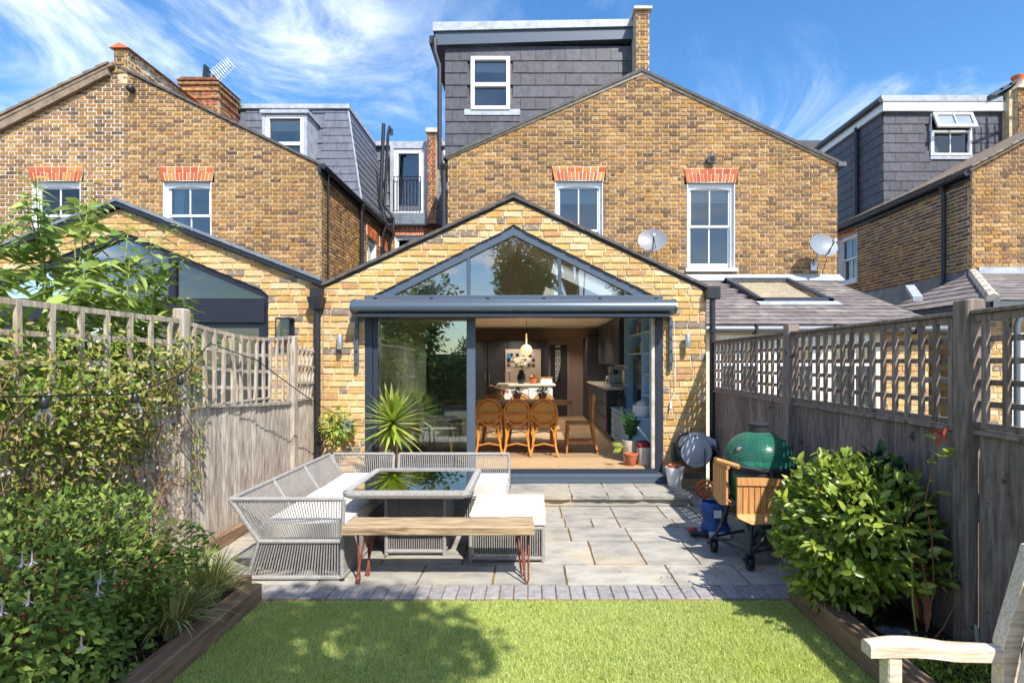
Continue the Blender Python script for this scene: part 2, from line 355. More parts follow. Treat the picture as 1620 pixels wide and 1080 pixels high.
M['leaf_jasmine']=leafmat('jasmine_leaf',[(120,140,50),(150,158,60),(98,124,46),(168,168,78),(128,146,54),(164,146,84),(110,132,48),(146,128,76)],rough=.4)
M['leaf_buddleia']=leafmat('long_bright_leaf',[(140,164,74),(156,176,86),(124,148,64),(168,186,98),(110,136,60),(178,192,112)],rough=.5,trans=.35)
M['leaf_yucca']=leafmat('yellow_green_sword_leaf',[(170,184,72),(150,170,60),(188,196,92),(136,160,58),(196,198,108)],rough=.38,trans=.3)
M['leaf_grass']=leafmat('variegated_sedge_blade',[(150,156,84),(184,184,120),(124,138,66),(168,170,102),(202,198,144)],rough=.5,trans=.3)
M['leaf_tree']=leafmat('tree_leaf',[(104,132,60),(92,118,54),(120,146,70),(134,156,80),(80,106,48)],rough=.5,trans=.5)
M['leaf_house']=leafmat('dark_houseplant_leaf',[(46,84,40),(58,98,48),(38,72,36)],rough=.35)
M['leaf_herb']=leafmat('herb_leaf',[(66,104,42),(82,120,50)],rough=.5)
M['leaf_ground']=leafmat('ground_cover_leaf',[(158,174,62),(130,154,54),(176,186,76),(110,134,50)],rough=.5,trans=.3)
M['leaf_rose']=leafmat('young_rose_leaf',[(168,176,70),(150,164,62)],rough=.4,trans=.35)
M['leaf_redrose']=leafmat('new_red_leaf',[(176,62,40),(190,84,46)],rough=.4,trans=.35)
M['petal_white']=leafmat('white_petal',[(240,236,220),(232,226,204)],rough=.6,trans=.3,vary=.05)
M['petal_pink']=leafmat('pale_pink_petal',[(216,186,208),(204,170,200),(226,202,216)],rough=.6,trans=.3,vary=.08)
# interior
M['plaster']=mk('off_white_plaster',L8(226,222,206),rough=.85)
M['mauve']=mk('mauve_brown_wall',L8(164,146,138),rough=.85)
M['cab_dark']=mk('dark_navy_cabinet',L8(56,58,66),rough=.5)
M['cab_blue']=mk('powder_blue_cabinet',L8(160,200,226),rough=.5)
M['worktop']=mk('white_stone_worktop',L8(226,220,208),rough=.25)
M['floor_oak']=mk('pale_oak_floor',L8(196,166,126),c2=L8(168,136,98),nscale=3,stretch=(2,14,14),lo=.4,hi=.7,rough=.5,vary=.08)
M['rug']=mk('brown_jute_rug',L8(150,124,92),rough=.95,bump=.4,bscale=200)
M['rattan']=mk('honey_rattan',L8(212,142,58),c2=L8(186,112,40),nscale=12,rough=.5)
M['cane']=mk('woven_cane',L8(206,146,72),c2=L8(186,124,56),nscale=60,rough=.65)
M['oak']=mk('golden_oak',L8(192,130,72),c2=L8(166,104,54),nscale=3,stretch=(8,8,2),rough=.5)
M['lampshade']=mk('lit_pendant_globe',L8(232,190,140),rough=.6)
_p=[n for n in M['lampshade'].node_tree.nodes if n.type=='BSDF_PRINCIPLED'][0]; _p.inputs['Emission Color'].default_value=(1,.62,.34,1); _p.inputs['Emission Strength'].default_value=.7
M['paper']=mk('pale_notice_board',L8(190,178,166),rough=.8)
M['photo_a']=mk('blue_print',L8(60,140,180),rough=.6); M['photo_b']=mk('dark_print',L8(70,60,58),rough=.6)
M['screen']=mk('black_screen',L8(12,12,14),rough=.15)
M['vase']=mk('dark_glass_vase',L8(30,34,36),rough=.15)
M['copper']=mk('copper',L8(200,120,80),rough=.3,metal=.8)
M['stained']=mk('patterned_white_pane',L8(230,232,236),rough=.3)
# ------------------------------------------------------------------ brickwork
class Wall:
    """courses of bricks on a plane; face 'F' looks to -Y, 'E' to +X, 'W' to -X"""
    def __init__(s, face, plane): s.face=face; s.p=plane
    def at(s,u,d,z):
        if s.face=='F': return (u,s.p-d,z)
        if s.face=='E': return (s.p+d,u,z)
        return (s.p-d,u,z)
def rect_hole(x0,x1,z0,z1): return (lambda z:x0, lambda z:x1, z0, z1)
BRK={}
def brick_proto(L,h,rough,mat):
    key=(round(L,4),round(h,4),mat.name)
    if key not in BRK:
        l=[]
        for k in range(6):
            mb=MB(); r=random.Random(k*31+int(L*1000)); b=.006; jj=lambda a=rough:r.uniform(-a,a)
            V=[(-L/2,.016,-h/2),(L/2,.016,-h/2),(L/2,.016,h/2),(-L/2,.016,h/2)]
            Fv=[(-L/2+b+jj(),jj(.0035),-h/2+b+jj()),(L/2-b+jj(),jj(.0035),-h/2+b+jj()),(L/2-b+jj(),jj(.0035),h/2-b+jj()),(-L/2+b+jj(),jj(.0035),h/2-b+jj())]
            mid=[(p[0],.004,p[2]) for p in V]
            mb.add(V+mid+Fv,[(8,9,10,11)]+[(i,(i+1)%4,(i+1)%4+4,i+4) for i in range(4)]+[(4+i,4+(i+1)%4,8+(i+1)%4,8+i) for i in range(4)])
            me=mb.mesh('brick'); me.materials.append(mat); l.append(me)
        BRK[key]=l
    return BRK[key]
def brickwork(parent, face, plane, z0, z1, left, right, holes, mb_mat, mo_mat, course=.078, Ls=.235, Lh=.115, joint=.011,
              bond='flemish', n_ind=0, thick=.12, rough=.003, seed=1, mo_split=None, keep=None):
    W=Wall(face,plane); r=random.Random(seed); mo=MB(); mo2=MB(); jn=MB(); ind=[]
    n=int(math.ceil((z1-z0)/course))
    for i in range(n):
        zb=z0+i*course; zt=min(zb+course,z1); zm=(zb+zt)/2
        spans=[(left(zb),left(zt),right(zb),right(zt))]
        hs=sorted([h for h in holes if h[2]<=zm<=h[3]],key=lambda h:h[0](zm))
        for h in hs:
            new=[]
            for (a,b,c,d) in spans:
                hl=(h[0](zb),h[0](zt)); hr=(h[1](zb),h[1](zt))
                if hr[0]<=a or hl[0]>=c: new.append((a,b,c,d)); continue
                if hl[0]>a or hl[1]>b: new.append((a,b,hl[0],hl[1]))
                if hr[0]<c or hr[1]<d: new.append((hr[0],hr[1],c,d))
            spans=new
        # row of bricks
        U0=min(left(z0),left(z1))-1; U1=max(right(z0),right(z1))+1
        bricks=[]; u=U0-(((Ls+Lh)/2) if i%2 else 0); k=0
        if bond=='mixed': u=U0-r.uniform(0,Ls)
        while u<U1:
            if bond=='flemish': L=Ls if k%2==0 else Lh
            else: L=Ls if r.random()<.78 else Lh
            bricks.append((u,u+L,L)); u+=L; k+=1
        for (a,b,c,d) in spans:
            if max(c,d)-min(a,b)<.01: continue
            c=max(c,a+1e-4); d=max(d,b+1e-4)
            def mstrip(mm,a,b,c,d):
                V=[W.at(a,-.012,zb),W.at(c,-.012,zb),W.at(d,-.012,zt),W.at(b,-.012,zt),W.at(a,-thick,zb),W.at(c,-thick,zb),W.at(d,-thick,zt),W.at(b,-thick,zt)]
                mm.add(V,[(0,1,2,3),(7,6,5,4),(0,4,5,1),(1,5,6,2),(2,6,7,3),(3,7,4,0)])
            if mo_split is not None and a<mo_split<c:
                mstrip(mo,a,b,mo_split,mo_split); mstrip(mo2,mo_split,mo_split,c,d)
            elif mo_split is not None and a>=mo_split: mstrip(mo2,a,b,c,d)
            else: mstrip(mo,a,b,c,d)
            for (p,q,L) in bricks:
                g=joint/2; p1,q1=p+g,q-g
                if q1<=min(a,b)+.006 or p1>=max(c,d)-.006: continue
                poly=clip_brick(p1,q1,zb+g,zt-g,zb,zt,a,b,c,d)
                if len(poly)<3: continue
                us=[t[0] for t in poly]; uc=(min(us)+max(us))/2
                if max(us)-min(us)<.004: continue
                full = p1>=max(a,b) and q1<=min(c,d) and zt-zb>course-.002
                if keep is not None and not keep(uc,zm): continue
                if full and face=='F' and n_ind:
                    ind.append((uc,zm,L-joint)); continue
                jn_add(jn,W,poly,r,rough)
    if ind:
        ind.sort(key=lambda t:(t[0]**2+plane**2+(t[1]-H)**2))
        for (uc,zm,L) in ind[n_ind:]:
            hh=(course-joint)/2; jn_add(jn,W,[(uc-L/2,zm-hh),(uc+L/2,zm-hh),(uc+L/2,zm+hh),(uc-L/2,zm+hh)],r,rough)
        for (uc,zm,L) in ind[:n_ind]:
            me=r.choice(brick_proto(L,course-joint,rough,mb_mat))
            inst('brick',me,parent,(uc+r.uniform(-.0015,.0015),plane-r.uniform(-.001,.004),zm+r.uniform(-.002,.002)),(0,r.uniform(-.009,.009),r.uniform(-.012,.012)))
    w=obj('wall',mo,mo_mat,parent)
    if mo2.v: obj('wall',mo2,M['mortar_old'],parent)
    if jn.v: tag(obj('brickwork',jn,mb_mat,parent),kind='stuff')
    return w
def clip_brick(u0,u1,z0,z1,zb,zt,a,b,c,d):
    P=[(u0,z0),(u1,z0),(u1,z1),(u0,z1)]
    for (xb,xt,sg) in ((a,b,1),(c,d,-1)):
        f=lambda p: sg*(p[0]-(xb+(xt-xb)*(p[1]-zb)/(zt-zb)))
        Q=[]
        for i in range(len(P)):
            p,q=P[i],P[(i+1)%len(P)]; fp,fq=f(p),f(q)
            if fp>=0: Q.append(p)
            if (fp>=0)!=(fq>=0):
                t=fp/(fp-fq); Q.append((p[0]+(q[0]-p[0])*t,p[1]+(q[1]-p[1])*t))
        P=Q
        if len(P)<3: return []
    return P
def jn_add(jn,W,poly,r,rough):
    n=len(poly); cu=sum(p[0] for p in poly)/n; cz_=sum(p[1] for p in poly)/n; b=.005
    us=[p[0] for p in poly]; zs_=[p[1] for p in poly]; iu=min(b,(max(us)-min(us))*.25); iz=min(b,(max(zs_)-min(zs_))*.25); k=rough if max(us)-min(us)>.05 else 0
    sgn=lambda v:(v>1e-6)-(v<-1e-6)
    V=[W.at(u,-.015,z) for u,z in poly]+[W.at(u-sgn(u-cu)*iu+r.uniform(-k,k),r.uniform(-.003,.003),z-sgn(z-cz_)*iz+r.uniform(-k,k)*.7) for u,z in poly]
    jn.add(V,[tuple(range(n,2*n))]+[(i,(i+1)%n,(i+1)%n+n,i+n) for i in range(n)])

def place(o, loc, rot):
    p=o.parent; o.location=Vector(loc)-(base_of(p) if p is not None else Vector((0,0,0))); o.rotation_euler=(0,0,rot); return o
ROT={'F':0,'E':R(90),'W':R(-90)}
def sash_window(parent, face, plane, uc, z0, w, h, blind=.2, bars=1, curtain=False, recess=.10, sill=True, arch=.03, room=True):
    """white sliding sash window in local coords: u along x, outward = -y, origin bottom centre of the opening"""
    fr=MB(); a=w/2
    fr.box(-a,-a+.012,0.0,recess+.06,0,h).box(a-.012,a,0.0,recess+.06,0,h)          # painted reveals
    fr.box(-a+.012,-a+.06,recess-.03,recess+.06,0,h).box(a-.06,a-.012,recess-.03,recess+.06,0,h)
    n=8
    for i in range(n):                                                           # shallow arched head
        u0=-a+.012+(w-.024)*i/n; u1=-a+.012+(w-.024)*(i+1)/n
        f=lambda u: h-.035-arch*(u/a)**2
        fr.prism([(u0,recess-.04,f(u0)-.045),(u1,recess-.04,f(u1)-.045),(u1,recess-.04,h+.02),(u0,recess-.04,h+.02)],(0,.10,0))
    win=obj('window',fr,M['white'],parent,local=True)
    loc={'F':(uc,plane,z0),'E':(plane,uc,z0),'W':(plane,uc,z0)}[face]
    place(win,loc,ROT[face])
    iw=a-.06; mid=h*.5; top=h-.07
    for nm,zb,zt,y in (('upper_sash',mid-.01,top,recess+.0),('lower_sash',.045,mid+.02,recess+.035)):
        s=MB(); t=.036
        s.box(-iw,-iw+t,y,y+.03,zb,zt).box(iw-t,iw,y,y+.03,zb,zt).box(-iw+t,iw-t,y,y+.03,zb,zb+(.04 if nm[0]=='u' else .06)).box(-iw+t,iw-t,y,y+.03,zt-.038,zt)
        so_=obj('sash',s,M['white'],win,local=True)
        if bars: obj('glazing_bar',MB().box(-.011,.011,y-.004,y+.026,zb+.03,zt-.03),M['white'],win,local=True)
        obj('pane',MB().box(-iw+t-.004,iw-t+.004,y+.012,y+.016,zb+.02,zt-.02),M['glass'],win,local=True)
    if sill: obj('sill',MB().bbox(-a-.04,a+.04,-.06,recess-.031,-.075,-.004),M['white'],win,local=True)
    if room:
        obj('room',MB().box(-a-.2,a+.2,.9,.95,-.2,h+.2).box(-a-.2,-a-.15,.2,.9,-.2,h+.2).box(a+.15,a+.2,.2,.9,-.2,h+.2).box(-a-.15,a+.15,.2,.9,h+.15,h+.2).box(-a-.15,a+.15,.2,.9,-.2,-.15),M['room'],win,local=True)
    if blind: obj('blind',MB().box(-iw+.01,iw-.01,recess+.085,recess+.09,h*(1-blind),h-.02),M['blind'],win,local=True)
    if curtain:
        c=MB(); k=9
        for i in range(k):
            u0=-iw+.02+i*.022; u1=u0+.022; y0=recess+.12+(.02 if i%2 else 0); y1=recess+.12+(0 if i%2 else .02)
            fl=.10*(1 if i>4 else 0)
            c.add([(u0,y0,0),(u1-fl,y1,0),(u1,y1,h-.03),(u0,y0,h-.03)],[(0,1,2,3)])
        obj('curtain',c,M['blind'],win,local=True)
    return win
def lintel(parent, face, plane, uc, z, w, h=.24, n=14, splay=.05):
    """red soldier-brick arch: mortar backing with each brick a piece"""
    mb=MB(); a=w/2+.012
    mb.prism([(-a,-.012,0),(a,-.012,0),(a+splay,-.012,h+.06),(-a-splay,-.012,h+.06)],(0,.024,0))
    l=obj('lintel',mb,M['mortar_white'],parent,local=True)
    loc={'F':(uc,plane,z),'E':(plane,uc,z),'W':(plane,uc,z)}[face]; place(l,loc,ROT[face])
    r=random.Random(int(uc*100)+5)
    def pc(u0b,u1b,u0t,u1t,z0,z1):
        b=MB(); y=-.022-r.uniform(0,.003)
        b.prism([(u0b,y,z0),(u1b,y,z0),(u1t,y,z1),(u0t,y,z1)],(0,.02,0)); obj('brick',b,M['brick_red'],l,local=True)
    for i in range(n):
        f0,f1=i/n,(i+1)/n; g=.0085; hh=h*.78
        lb=lambda f,k: (-a+2*a*f)*(1+splay/a*k)
        sag=.018*(1-((f0+f1-1))**2)
        pc(lb(f0,0)+g,lb(f1,0)-g,lb(f0,.78)+g,lb(f1,.78)-g,.004+sag,hh-.006)
    m=max(4,n//2)
    for i in range(m):
        f0,f1=i/m,(i+1)/m; g=.010
        lb=lambda f,k: (-a+2*a*f)*(1+splay/a*k)
        pc(lb(f0,.8)+g,lb(f1,.8)-g,lb(f0,1.15)+g,lb(f1,1.15)-g,h*.78+.012,h+.05)
    return l
def slate_proto(w,e,mat):
    key=('s',round(w,3),round(e,3),mat.name)
    if key not in BRK:
        l=[]
        for k in range(4):
            r=random.Random(k+int(w*991)); q=lambda: r.uniform(-.0025,.0025)
            mb=MB(); a=w/2-.003
            V=[(-a+q(),-.021+q(),q()),(a+q(),-.021+q(),q()),(a,-.004,e+.05),(-a,-.004,e+.05),(-a,-.006,0),(a,-.006,0)]
            mb.add(V,[(0,1,2,3),(0,4,5,1),(0,3,4),(1,5,2)]); me=mb.mesh('slate'); me.materials.append(mat); l.append(me)
        BRK[key]=l
    return BRK[key]
def slates(parent, p0, u, v, width, height, sw, se, mat, skip=None, shape=None, seed=3):
    """rows of slates, each an object; p0 bottom-left, u along the row, v up the slope. shape(v)->(u0,u1) clips the row"""
    u=Vector(u).normalized(); v=Vector(v).normalized(); nrm=u.cross(v); p0=Vector(p0)
    Mr=Matrix((u,-nrm,v)).transposed().to_4x4(); r=random.Random(seed); base=base_of(parent)
    i=0; protos=slate_proto(sw,se,mat)
    while i*se<height-.02:
        u0,u1=(0,width) if shape is None else shape(min(i*se+se/2,height))
        t=math.floor(u0/sw)*sw+(sw/2 if i%2 else 0)-sw
        while t<u1:
            a=max(t,u0); b=min(t+sw,u1)
            if b-a>.03 and not (skip and skip((a+b)/2,i*se+se/2)):
                c=p0+u*((a+b)/2)+v*(i*se)
                o=bpy.data.objects.new('slate',r.choice(protos)); COL.objects.link(o); o.parent=parent
                o.matrix_basis=Matrix.Translation(c-base)@Mr@Matrix.Diagonal(((b-a)/sw,1,1,1))
            t+=sw
        i+=1
def pipe(parent, pts, r, mat, name='drainpipe', collars=()):
    o=obj(name,MB().tube(pts,r,10),mat,parent,smooth=True)
    for (x,y,z) in collars: obj('pipe_collar',MB().lathe([(r*1.3,-.03),(r*1.3,.03)],(x,y,z),10),mat,parent)
    return o

# ------------------------------------------------------------------ setting: ground, lawn, patio
def struct(name, mb, mat, parent=None): return tag(obj(name,mb,mat,parent),kind='structure')
struct('ground',MB().add([(-400,-400,-.03),(400,-400,-.03),(400,400,-.03),(-400,400,-.03)],[(0,1,2,3)]),M['earth'])
LX0,LX1=-1.80,1.73                       # lawn between the sleepers
struct('lawn',MB().box(LX0-.02,LX1+.02,-3.5,3.61,-.025,-.004),M['turf'])
def grass():
    n=300000
    y=1.05+(3.60-1.05)*rng.random(n)**0.85; x=LX0+(LX1-LX0)*rng.random(n)
    ang=rng.random(n)*2*np.pi; h=.012+.012*rng.random(n); lean=.010*rng.standard_normal((n,2)); w=.0018+.0010*rng.random(n)
    dx,dy=np.cos(ang)*w,np.sin(ang)*w
    V=np.zeros((n,3,3)); V[:,0]=np.stack([x-dx,y-dy,np.full(n,-.004)],1); V[:,1]=np.stack([x+dx,y+dy,np.full(n,-.004)],1)
    V[:,2]=np.stack([x+lean[:,0],y+lean[:,1],h-.004],1)
    Fi=np.arange(n*3).reshape(n,3)
    o=bpy.data.objects.new('grass_blades',np_mesh('grass_blades',V.reshape(-1,3),Fi,M['blade'])); link(o)
    tag(o,'short bright green artificial turf blades covering the lawn','grass',kind='stuff')
grass()
patio=struct('patio',MB().box(-2.72,2.30,3.62,6.86,-.06,-.012),M['joint'])
rows=[(3.875,4.27,[-2.72,-2.2,-1.55,-.83,-.28,.26,1.06,1.59,2.28]),(4.27,4.83,[-2.72,-2.0,-1.2,-.55,-.02,.51,.92,1.35,1.75,2.28]),
      (4.83,5.23,[-2.72,-2.3,-1.7,-1.0,-.3,.36,.91,1.5,2.28]),(5.23,5.53,[-2.72,-2.05,-1.4,-.8,-.25,.34,.61,.87,1.44,1.78,2.28]),
      (5.53,6.0,[-2.72,-1.9,-1.15,-.3,.32,.875,1.4,1.75,2.28]),(6.0,6.84,[1.82,2.28]),(6.0,6.84,[-2.72,-2.2])]
def riven(x0,x1,y0,y1,zt,th=.04,seed=0,ov=.006):
    r=random.Random(seed); mb=MB(); nx=max(2,int((x1-x0)/.09)); ny=max(2,int((y1-y0)/.09)); V=[]; q=lambda a:r.uniform(-a,a)
    for j in range(ny+1):
        for i in range(nx+1):
            e=(i in (0,nx)) or (j in (0,ny))
            V.append((x0+(x1-x0)*i/nx+(q(ov) if i in(0,nx) else 0),y0+(y1-y0)*j/ny+(q(ov) if j in (0,ny) else 0),zt+q(.0015)-(.004 if e else 0)))
    f=[(j*(nx+1)+i,j*(nx+1)+i+1,(j+1)*(nx+1)+i+1,(j+1)*(nx+1)+i) for j in range(ny) for i in range(nx)]
    rim=[i for i in range(nx+1)]+[j*(nx+1)+nx for j in range(1,ny+1)]+[ny*(nx+1)+i for i in range(nx-1,-1,-1)]+[j*(nx+1) for j in range(ny-1,0,-1)]
    o=len(V); V+=[(V[k][0]+q(ov*.6),V[k][1]+q(ov*.6),zt-th) for k in rim]; m=len(rim)
    f+=[(rim[k],o+k,o+(k+1)%m,rim[(k+1)%m]) for k in range(m)]
    return mb.add(V,f)
sd=0
for (a,b,xs) in rows:
    for i in range(len(xs)-1):
        sd+=1; g=.008
        obj('paving_slab',riven(xs[i]+g,xs[i+1]-g,a+g,b-g,random.uniform(-.001,.002),.04,sd,.003),M['slab'],patio)
x=-1.98
while x<1.98:
    w=.098; obj('border_block',MB().bbox(x,x+w-.006,3.655,3.868,-.05,random.uniform(-.001,.002),.005),M['block'],patio); x+=w
step=struct('patio_step',MB().box(-2.2,1.79,6.02,6.63,-.005,.07),M['slab'])
for i,(a,b) in enumerate(zip([-2.2,-1.5,-.85,-.25,.46,.86,1.26],[-1.5,-.85,-.25,.46,.86,1.26,1.81])):
    obj('step_slab',riven(a+.004,b-.004,5.985,6.66,.115,.042,900+i,.009),M['slab'],step)
# raised beds
struct('left_bed_soil',MB().box(-2.74,-1.92,-1,3.70,-.02,.075),M['soil'])
struct('right_bed_soil',MB().box(1.85,2.30,-1,3.52,-.02,.10),M['soil'])

# ------------------------------------------------------------------ our kitchen extension
YF=F/124
ext=thing('kitchen_extension','gabled yellow brick extension with blue-grey glazed gable and wide sliding doors','building',(-.22,YF,0))
EXL,EXR,EAX=-2.655,2.24,-.22
zeL,zeR,zA=2.53,2.50,3.66
def ext_l(z): return EXL if z<=zeL else EXL+(EAX-EXL)*min(1,(z-zeL)/(zA-zeL))
def ext_r(z): return EXR if z<=zeR else EXR+(EAX-EXR)*min(1,(z-zeR)/(zA-zeR))
GX0,GX1,GZ0,GZ1=-2.10,1.66,2.41,3.345
def g_l(z): return -2.125 if z<GZ0 else GX0+(EAX-GX0)*min(1,max(0,(z-GZ0)/(GZ1-GZ0)))
def g_r(z): return 1.685 if z<GZ0 else GX1+(EAX-GX1)*min(1,max(0,(z-GZ0)/(GZ1-GZ0)))
brickwork(ext,'F',YF,-.05,zA,ext_l,ext_r,[(g_l,g_r,-.1,GZ1)],M['brick_ext'],M['mortar'],course=.0832,Ls=.235,Lh=.118,joint=.013,bond='mixed',n_ind=300,thick=.2,rough=.0045,seed=11)
# right flank of the extension
brickwork(ext,'E',EXR-.001,-.05,2.5,lambda z:YF+.013,lambda z:10.3,[],M['brick_ext'],M['mortar'],course=.0832,bond='mixed',thick=.15,seed=5)
# roof slabs with a skylight opening in each slope
def slope_slab(mb, xa, za, xb, zb, y0, y1, th, op=None, off=0):
    """slope from ridge (xa,za) to eave (xb,zb); op=(t0,t1,yo0,yo1) opening"""
    P=lambda t:(xa+(xb-xa)*t, za+(zb-za)*t-off)
    def piece(t0,t1,a,b):
        (x0,z0),(x1,z1)=P(t0),P(t1); mb.prism([(x0,a,z0),(x1,a,z1),(x1,a,z1-th),(x0,a,z0-th)],(0,b-a,0))
    if op is None: piece(0,1,y0,y1)
    else:
        t0,t1,a,b=op; piece(0,1,y0,a); piece(0,1,b,y1); piece(0,t0,a,b); piece(t1,1,a,b)
rf=MB(); pl=MB()
OPL=(.24,.74,7.35,8.65); OPM=(.24,.74,8.90,10.15)
for (xb,zb) in ((EXL-.03,zeL+.02),(EXR+.05,zeR+.02)):
    slope_slab(rf,EAX,zA+.055,xb,zb+.03,YF+.02,8.78,.07,OPL); slope_slab(rf,EAX,zA+.055,xb,zb+.03,8.78,10.36,.07,OPM); slope_slab(pl,EAX,zA+.055,xb,zb+.03,YF+.22,8.78,.015,OPL,.085); slope_slab(pl,EAX,zA+.055,xb,zb+.03,8.78,10.3,.015,OPM,.085)
roof=obj('roof',rf,M['slate'],ext)
for (xb,zb,tx) in ((EXL-.03,zeL+.02,'l'),(EXR+.05,zeR+.02,'r')):
    P=lambda t,o=0:(EAX+(xb-EAX)*t, zA+.055+(zb+.03-zA-.055)*t+o)
    for (y0_,y1_) in ((7.35,8.65),(8.90,10.15)):
        k=MB()
        for (t0,t1,a,b) in ((.22,.24,y0_-.02,y1_+.02),(.74,.76,y0_-.02,y1_+.02),(.24,.74,y0_-.02,y0_+.03),(.24,.74,y1_-.03,y1_+.02)):
            (x0,z0),(x1,z1)=P(t0,.05),P(t1,.05); k.prism([(x0,a,z0),(x1,a,z1),(x1,a,z1-.20),(x0,a,z0-.20)],(0,b-a,0))
        sk=obj('skylight',k,M['white'],ext)
        (x0,z0),(x1,z1)=P(.24,.03),P(.74,.03); obj('pane',MB().prism([(x0,y0_+.03,z0),(x1,y0_+.03,z1),(x1,y0_+.03,z1-.008),(x0,y0_+.03,z0-.008)],(0,y1_-y0_-.06,0)),M['glass_sky'],sk)
# verge slates in short lengths
for (xb,zb) in ((EXL-.06,zeL),(EXR+.07,zeR)):
    n=11
    for i in range(n):
        t0,t1=i/n,(i+1)/n-.002
        p=Vector((EAX+(xb-EAX)*t0,YF-.035,zA+.075+(zb+.055-zA-.075)*t0)); q=Vector((EAX+(xb-EAX)*t1,YF-.035,zA+.075+(zb+.055-zA-.075)*t1))
        p.z+=random.uniform(-.004,.004); q.z+=random.uniform(-.004,.004)
        obj('verge_slate',MB().prism([p,q,q-Vector((0,0,.038)),p-Vector((0,0,.038))],(0,.16,0)),M['verge'],ext)
obj('ridge_cap',MB().prism([(EAX-.14,YF-.03,zA+.035),(EAX,YF-.03,zA+.115),(EAX+.14,YF-.03,zA+.035),(EAX+.14,YF-.03,zA+.015),(EAX,YF-.03,zA+.09),(EAX-.14,YF-.03,zA+.015)],(0,3.3,0)),M['verge'],ext)
# gable window
fw=.105
def tri(x0,x1,z0,zt,xa): return [(x0,z0),(x1,z0),(xa,zt)]
gf=MB(); yA,yB=YF+.03,YF+.13
sl_l=(GZ1-GZ0)/(EAX-GX0); sl_r=(GZ1-GZ0)/(GX1-EAX)
def barp(mb,pts): mb.prism([(x,yA,z) for x,z in pts],(0,yB-yA,0))
dz=fw*math.sqrt(1+sl_l**2)
barp(gf,[(GX0,GZ0),(EAX,GZ1),(EAX,GZ1-dz),(GX0+dz/sl_l,GZ0)])
barp(gf,[(EAX,GZ1),(GX1,GZ0),(GX1-dz/sl_r,GZ0),(EAX,GZ1-dz)])
gw=obj('gable_window',gf,M['frame'],ext)
obj('bottom_rail',MB().bbox(GX0-.02,GX1+.02,YF-.02,YF+.14,GZ0-.045,GZ0+.045),M['frame'],gw)
for xm in (-.805,.37):
    zt=GZ1-dz-abs(xm-EAX)*(sl_l if xm<EAX else sl_r)+.02
    obj('mullion',MB().bbox(xm-.02,xm+.02,YF+.035,YF+.11,GZ0+.045,zt),M['awning'],gw)
xs=[GX0+.12,-.825,-.785,.35,.39,GX1-.12]
for k in range(3):
    a,b=xs[2*k],xs[2*k+1]
    top=lambda x: GZ1-.09-abs(x-EAX)*(sl_l if x<EAX else sl_r)
    pts=[(a,GZ0+.04),(b,GZ0+.04)]+([(b,top(b))] if top(b)>GZ0+.06 else [])+([(EAX,top(EAX))] if a<EAX<b else [])+([(a,top(a))] if top(a)>GZ0+.06 else [])
    obj('pane',MB().prism([(x,YF+.07,z) for x,z in pts],(0,.012,0)),M['glass_gable'],gw)
for i in range(6):
    xx=GX0+.12+i*.715; obj('fixing_cap',MB().box(xx-.02,xx+.02,YF-.03,YF-.02,GZ0-.016,GZ0+.014),M['navy'],gw)
# sliding door: fixed pane at the near side, opening beside it
dz0,dz1=.24,2.285
df=MB(); df.box(-2.125,-2.03,YF+.02,YF+.16,.12,dz1).box(1.60,1.685,YF+.02,YF+.16,.12,dz1).box(-2.125,1.685,YF-.01,YF+.18,dz1,GZ0-.047)
door=obj('sliding_door',df,M['frame_dark'],ext)
obj('door_head',MB().bbox(-2.14,1.70,YF-.05,YF-.012,2.19,2.245),M['frame_dark'],door)
obj('sill',MB().bbox(-2.12,1.69,6.64,YF+.16,.116,.205).box(-2.1,1.67,6.60,6.66,.117,.15),M['frame'],door)
obj('track',MB().box(-2.0,1.6,6.76,6.80,.205,.225).box(-2.0,1.6,6.86,6.90,.205,.235),M['frame_dark'],door)
obj('door_stile',MB().bbox(-.825,-.715,YF+.03,YF+.09,.235,dz1-.003),M['frame'],door)
obj('door_stile',MB().bbox(-2.029,-1.965,YF+.03,YF+.09,.235,dz1-.003),M['frame_dark'],door)
obj('bottom_rail',MB().bbox(-1.965,-.825,YF+.035,YF+.085,.235,.30),M['frame_dark'],door)
obj('door_pane',MB().box(-1.963,-.827,YF+.055,YF+.067,.30,dz1-.003),M['glass_door'],door)
obj('door_pane',MB().box(-1.95,-.84,YF+.125,YF+.137,.25,dz1-.003),M['glass_door'],door)
obj('flyscreen_jamb',MB().bbox(1.545,1.60,YF+.04,YF+.10,.235,dz1-.003),M['coping'],door)
# awning
aw=thing('awning','closed blue-grey awning cassette fixed across the wall above the sliding doors','awning',(-.22,YF,2.2))
prof=[(0,2.375),(-.13,2.385),(-.22,2.365),(-.27,2.325),(-.285,2.28),(-.27,2.235),(-.22,2.205),(-.05,2.20),(0,2.20)]
def extr(mb,prof,x0,x1,y): return mb.prism([(x0,y+a,b) for a,b in prof],(x1-x0,0,0))
obj('cassette',extr(MB(),prof,-2.195,1.77,YF-.022),M['awning'],aw,smooth=True)
obj('front_bar',MB().bbox(-2.14,1.71,YF-.26,YF-.08,2.155,2.203),M['frame_dark'],aw)
for xx in (-2.211,1.77): obj('end_cap',extr(MB(),[(a*1.03,(b-2.29)*1.05+2.29) for a,b in prof],xx,xx+.016,YF-.02),M['awning'],aw)
for xx in (-2.21,1.77):
    b=obj('wall_bracket',MB().bbox(xx-.022,xx+.022,YF-.06,YF-.014,1.50,2.17),M['frame'],aw)
    for zz_ in (1.58,1.74,1.90,2.05): obj('bolt',MB().lathe([(.012,0),(.012,.012)],(xx,YF-.072,zz_),8,'Y'),M['navy'],b)
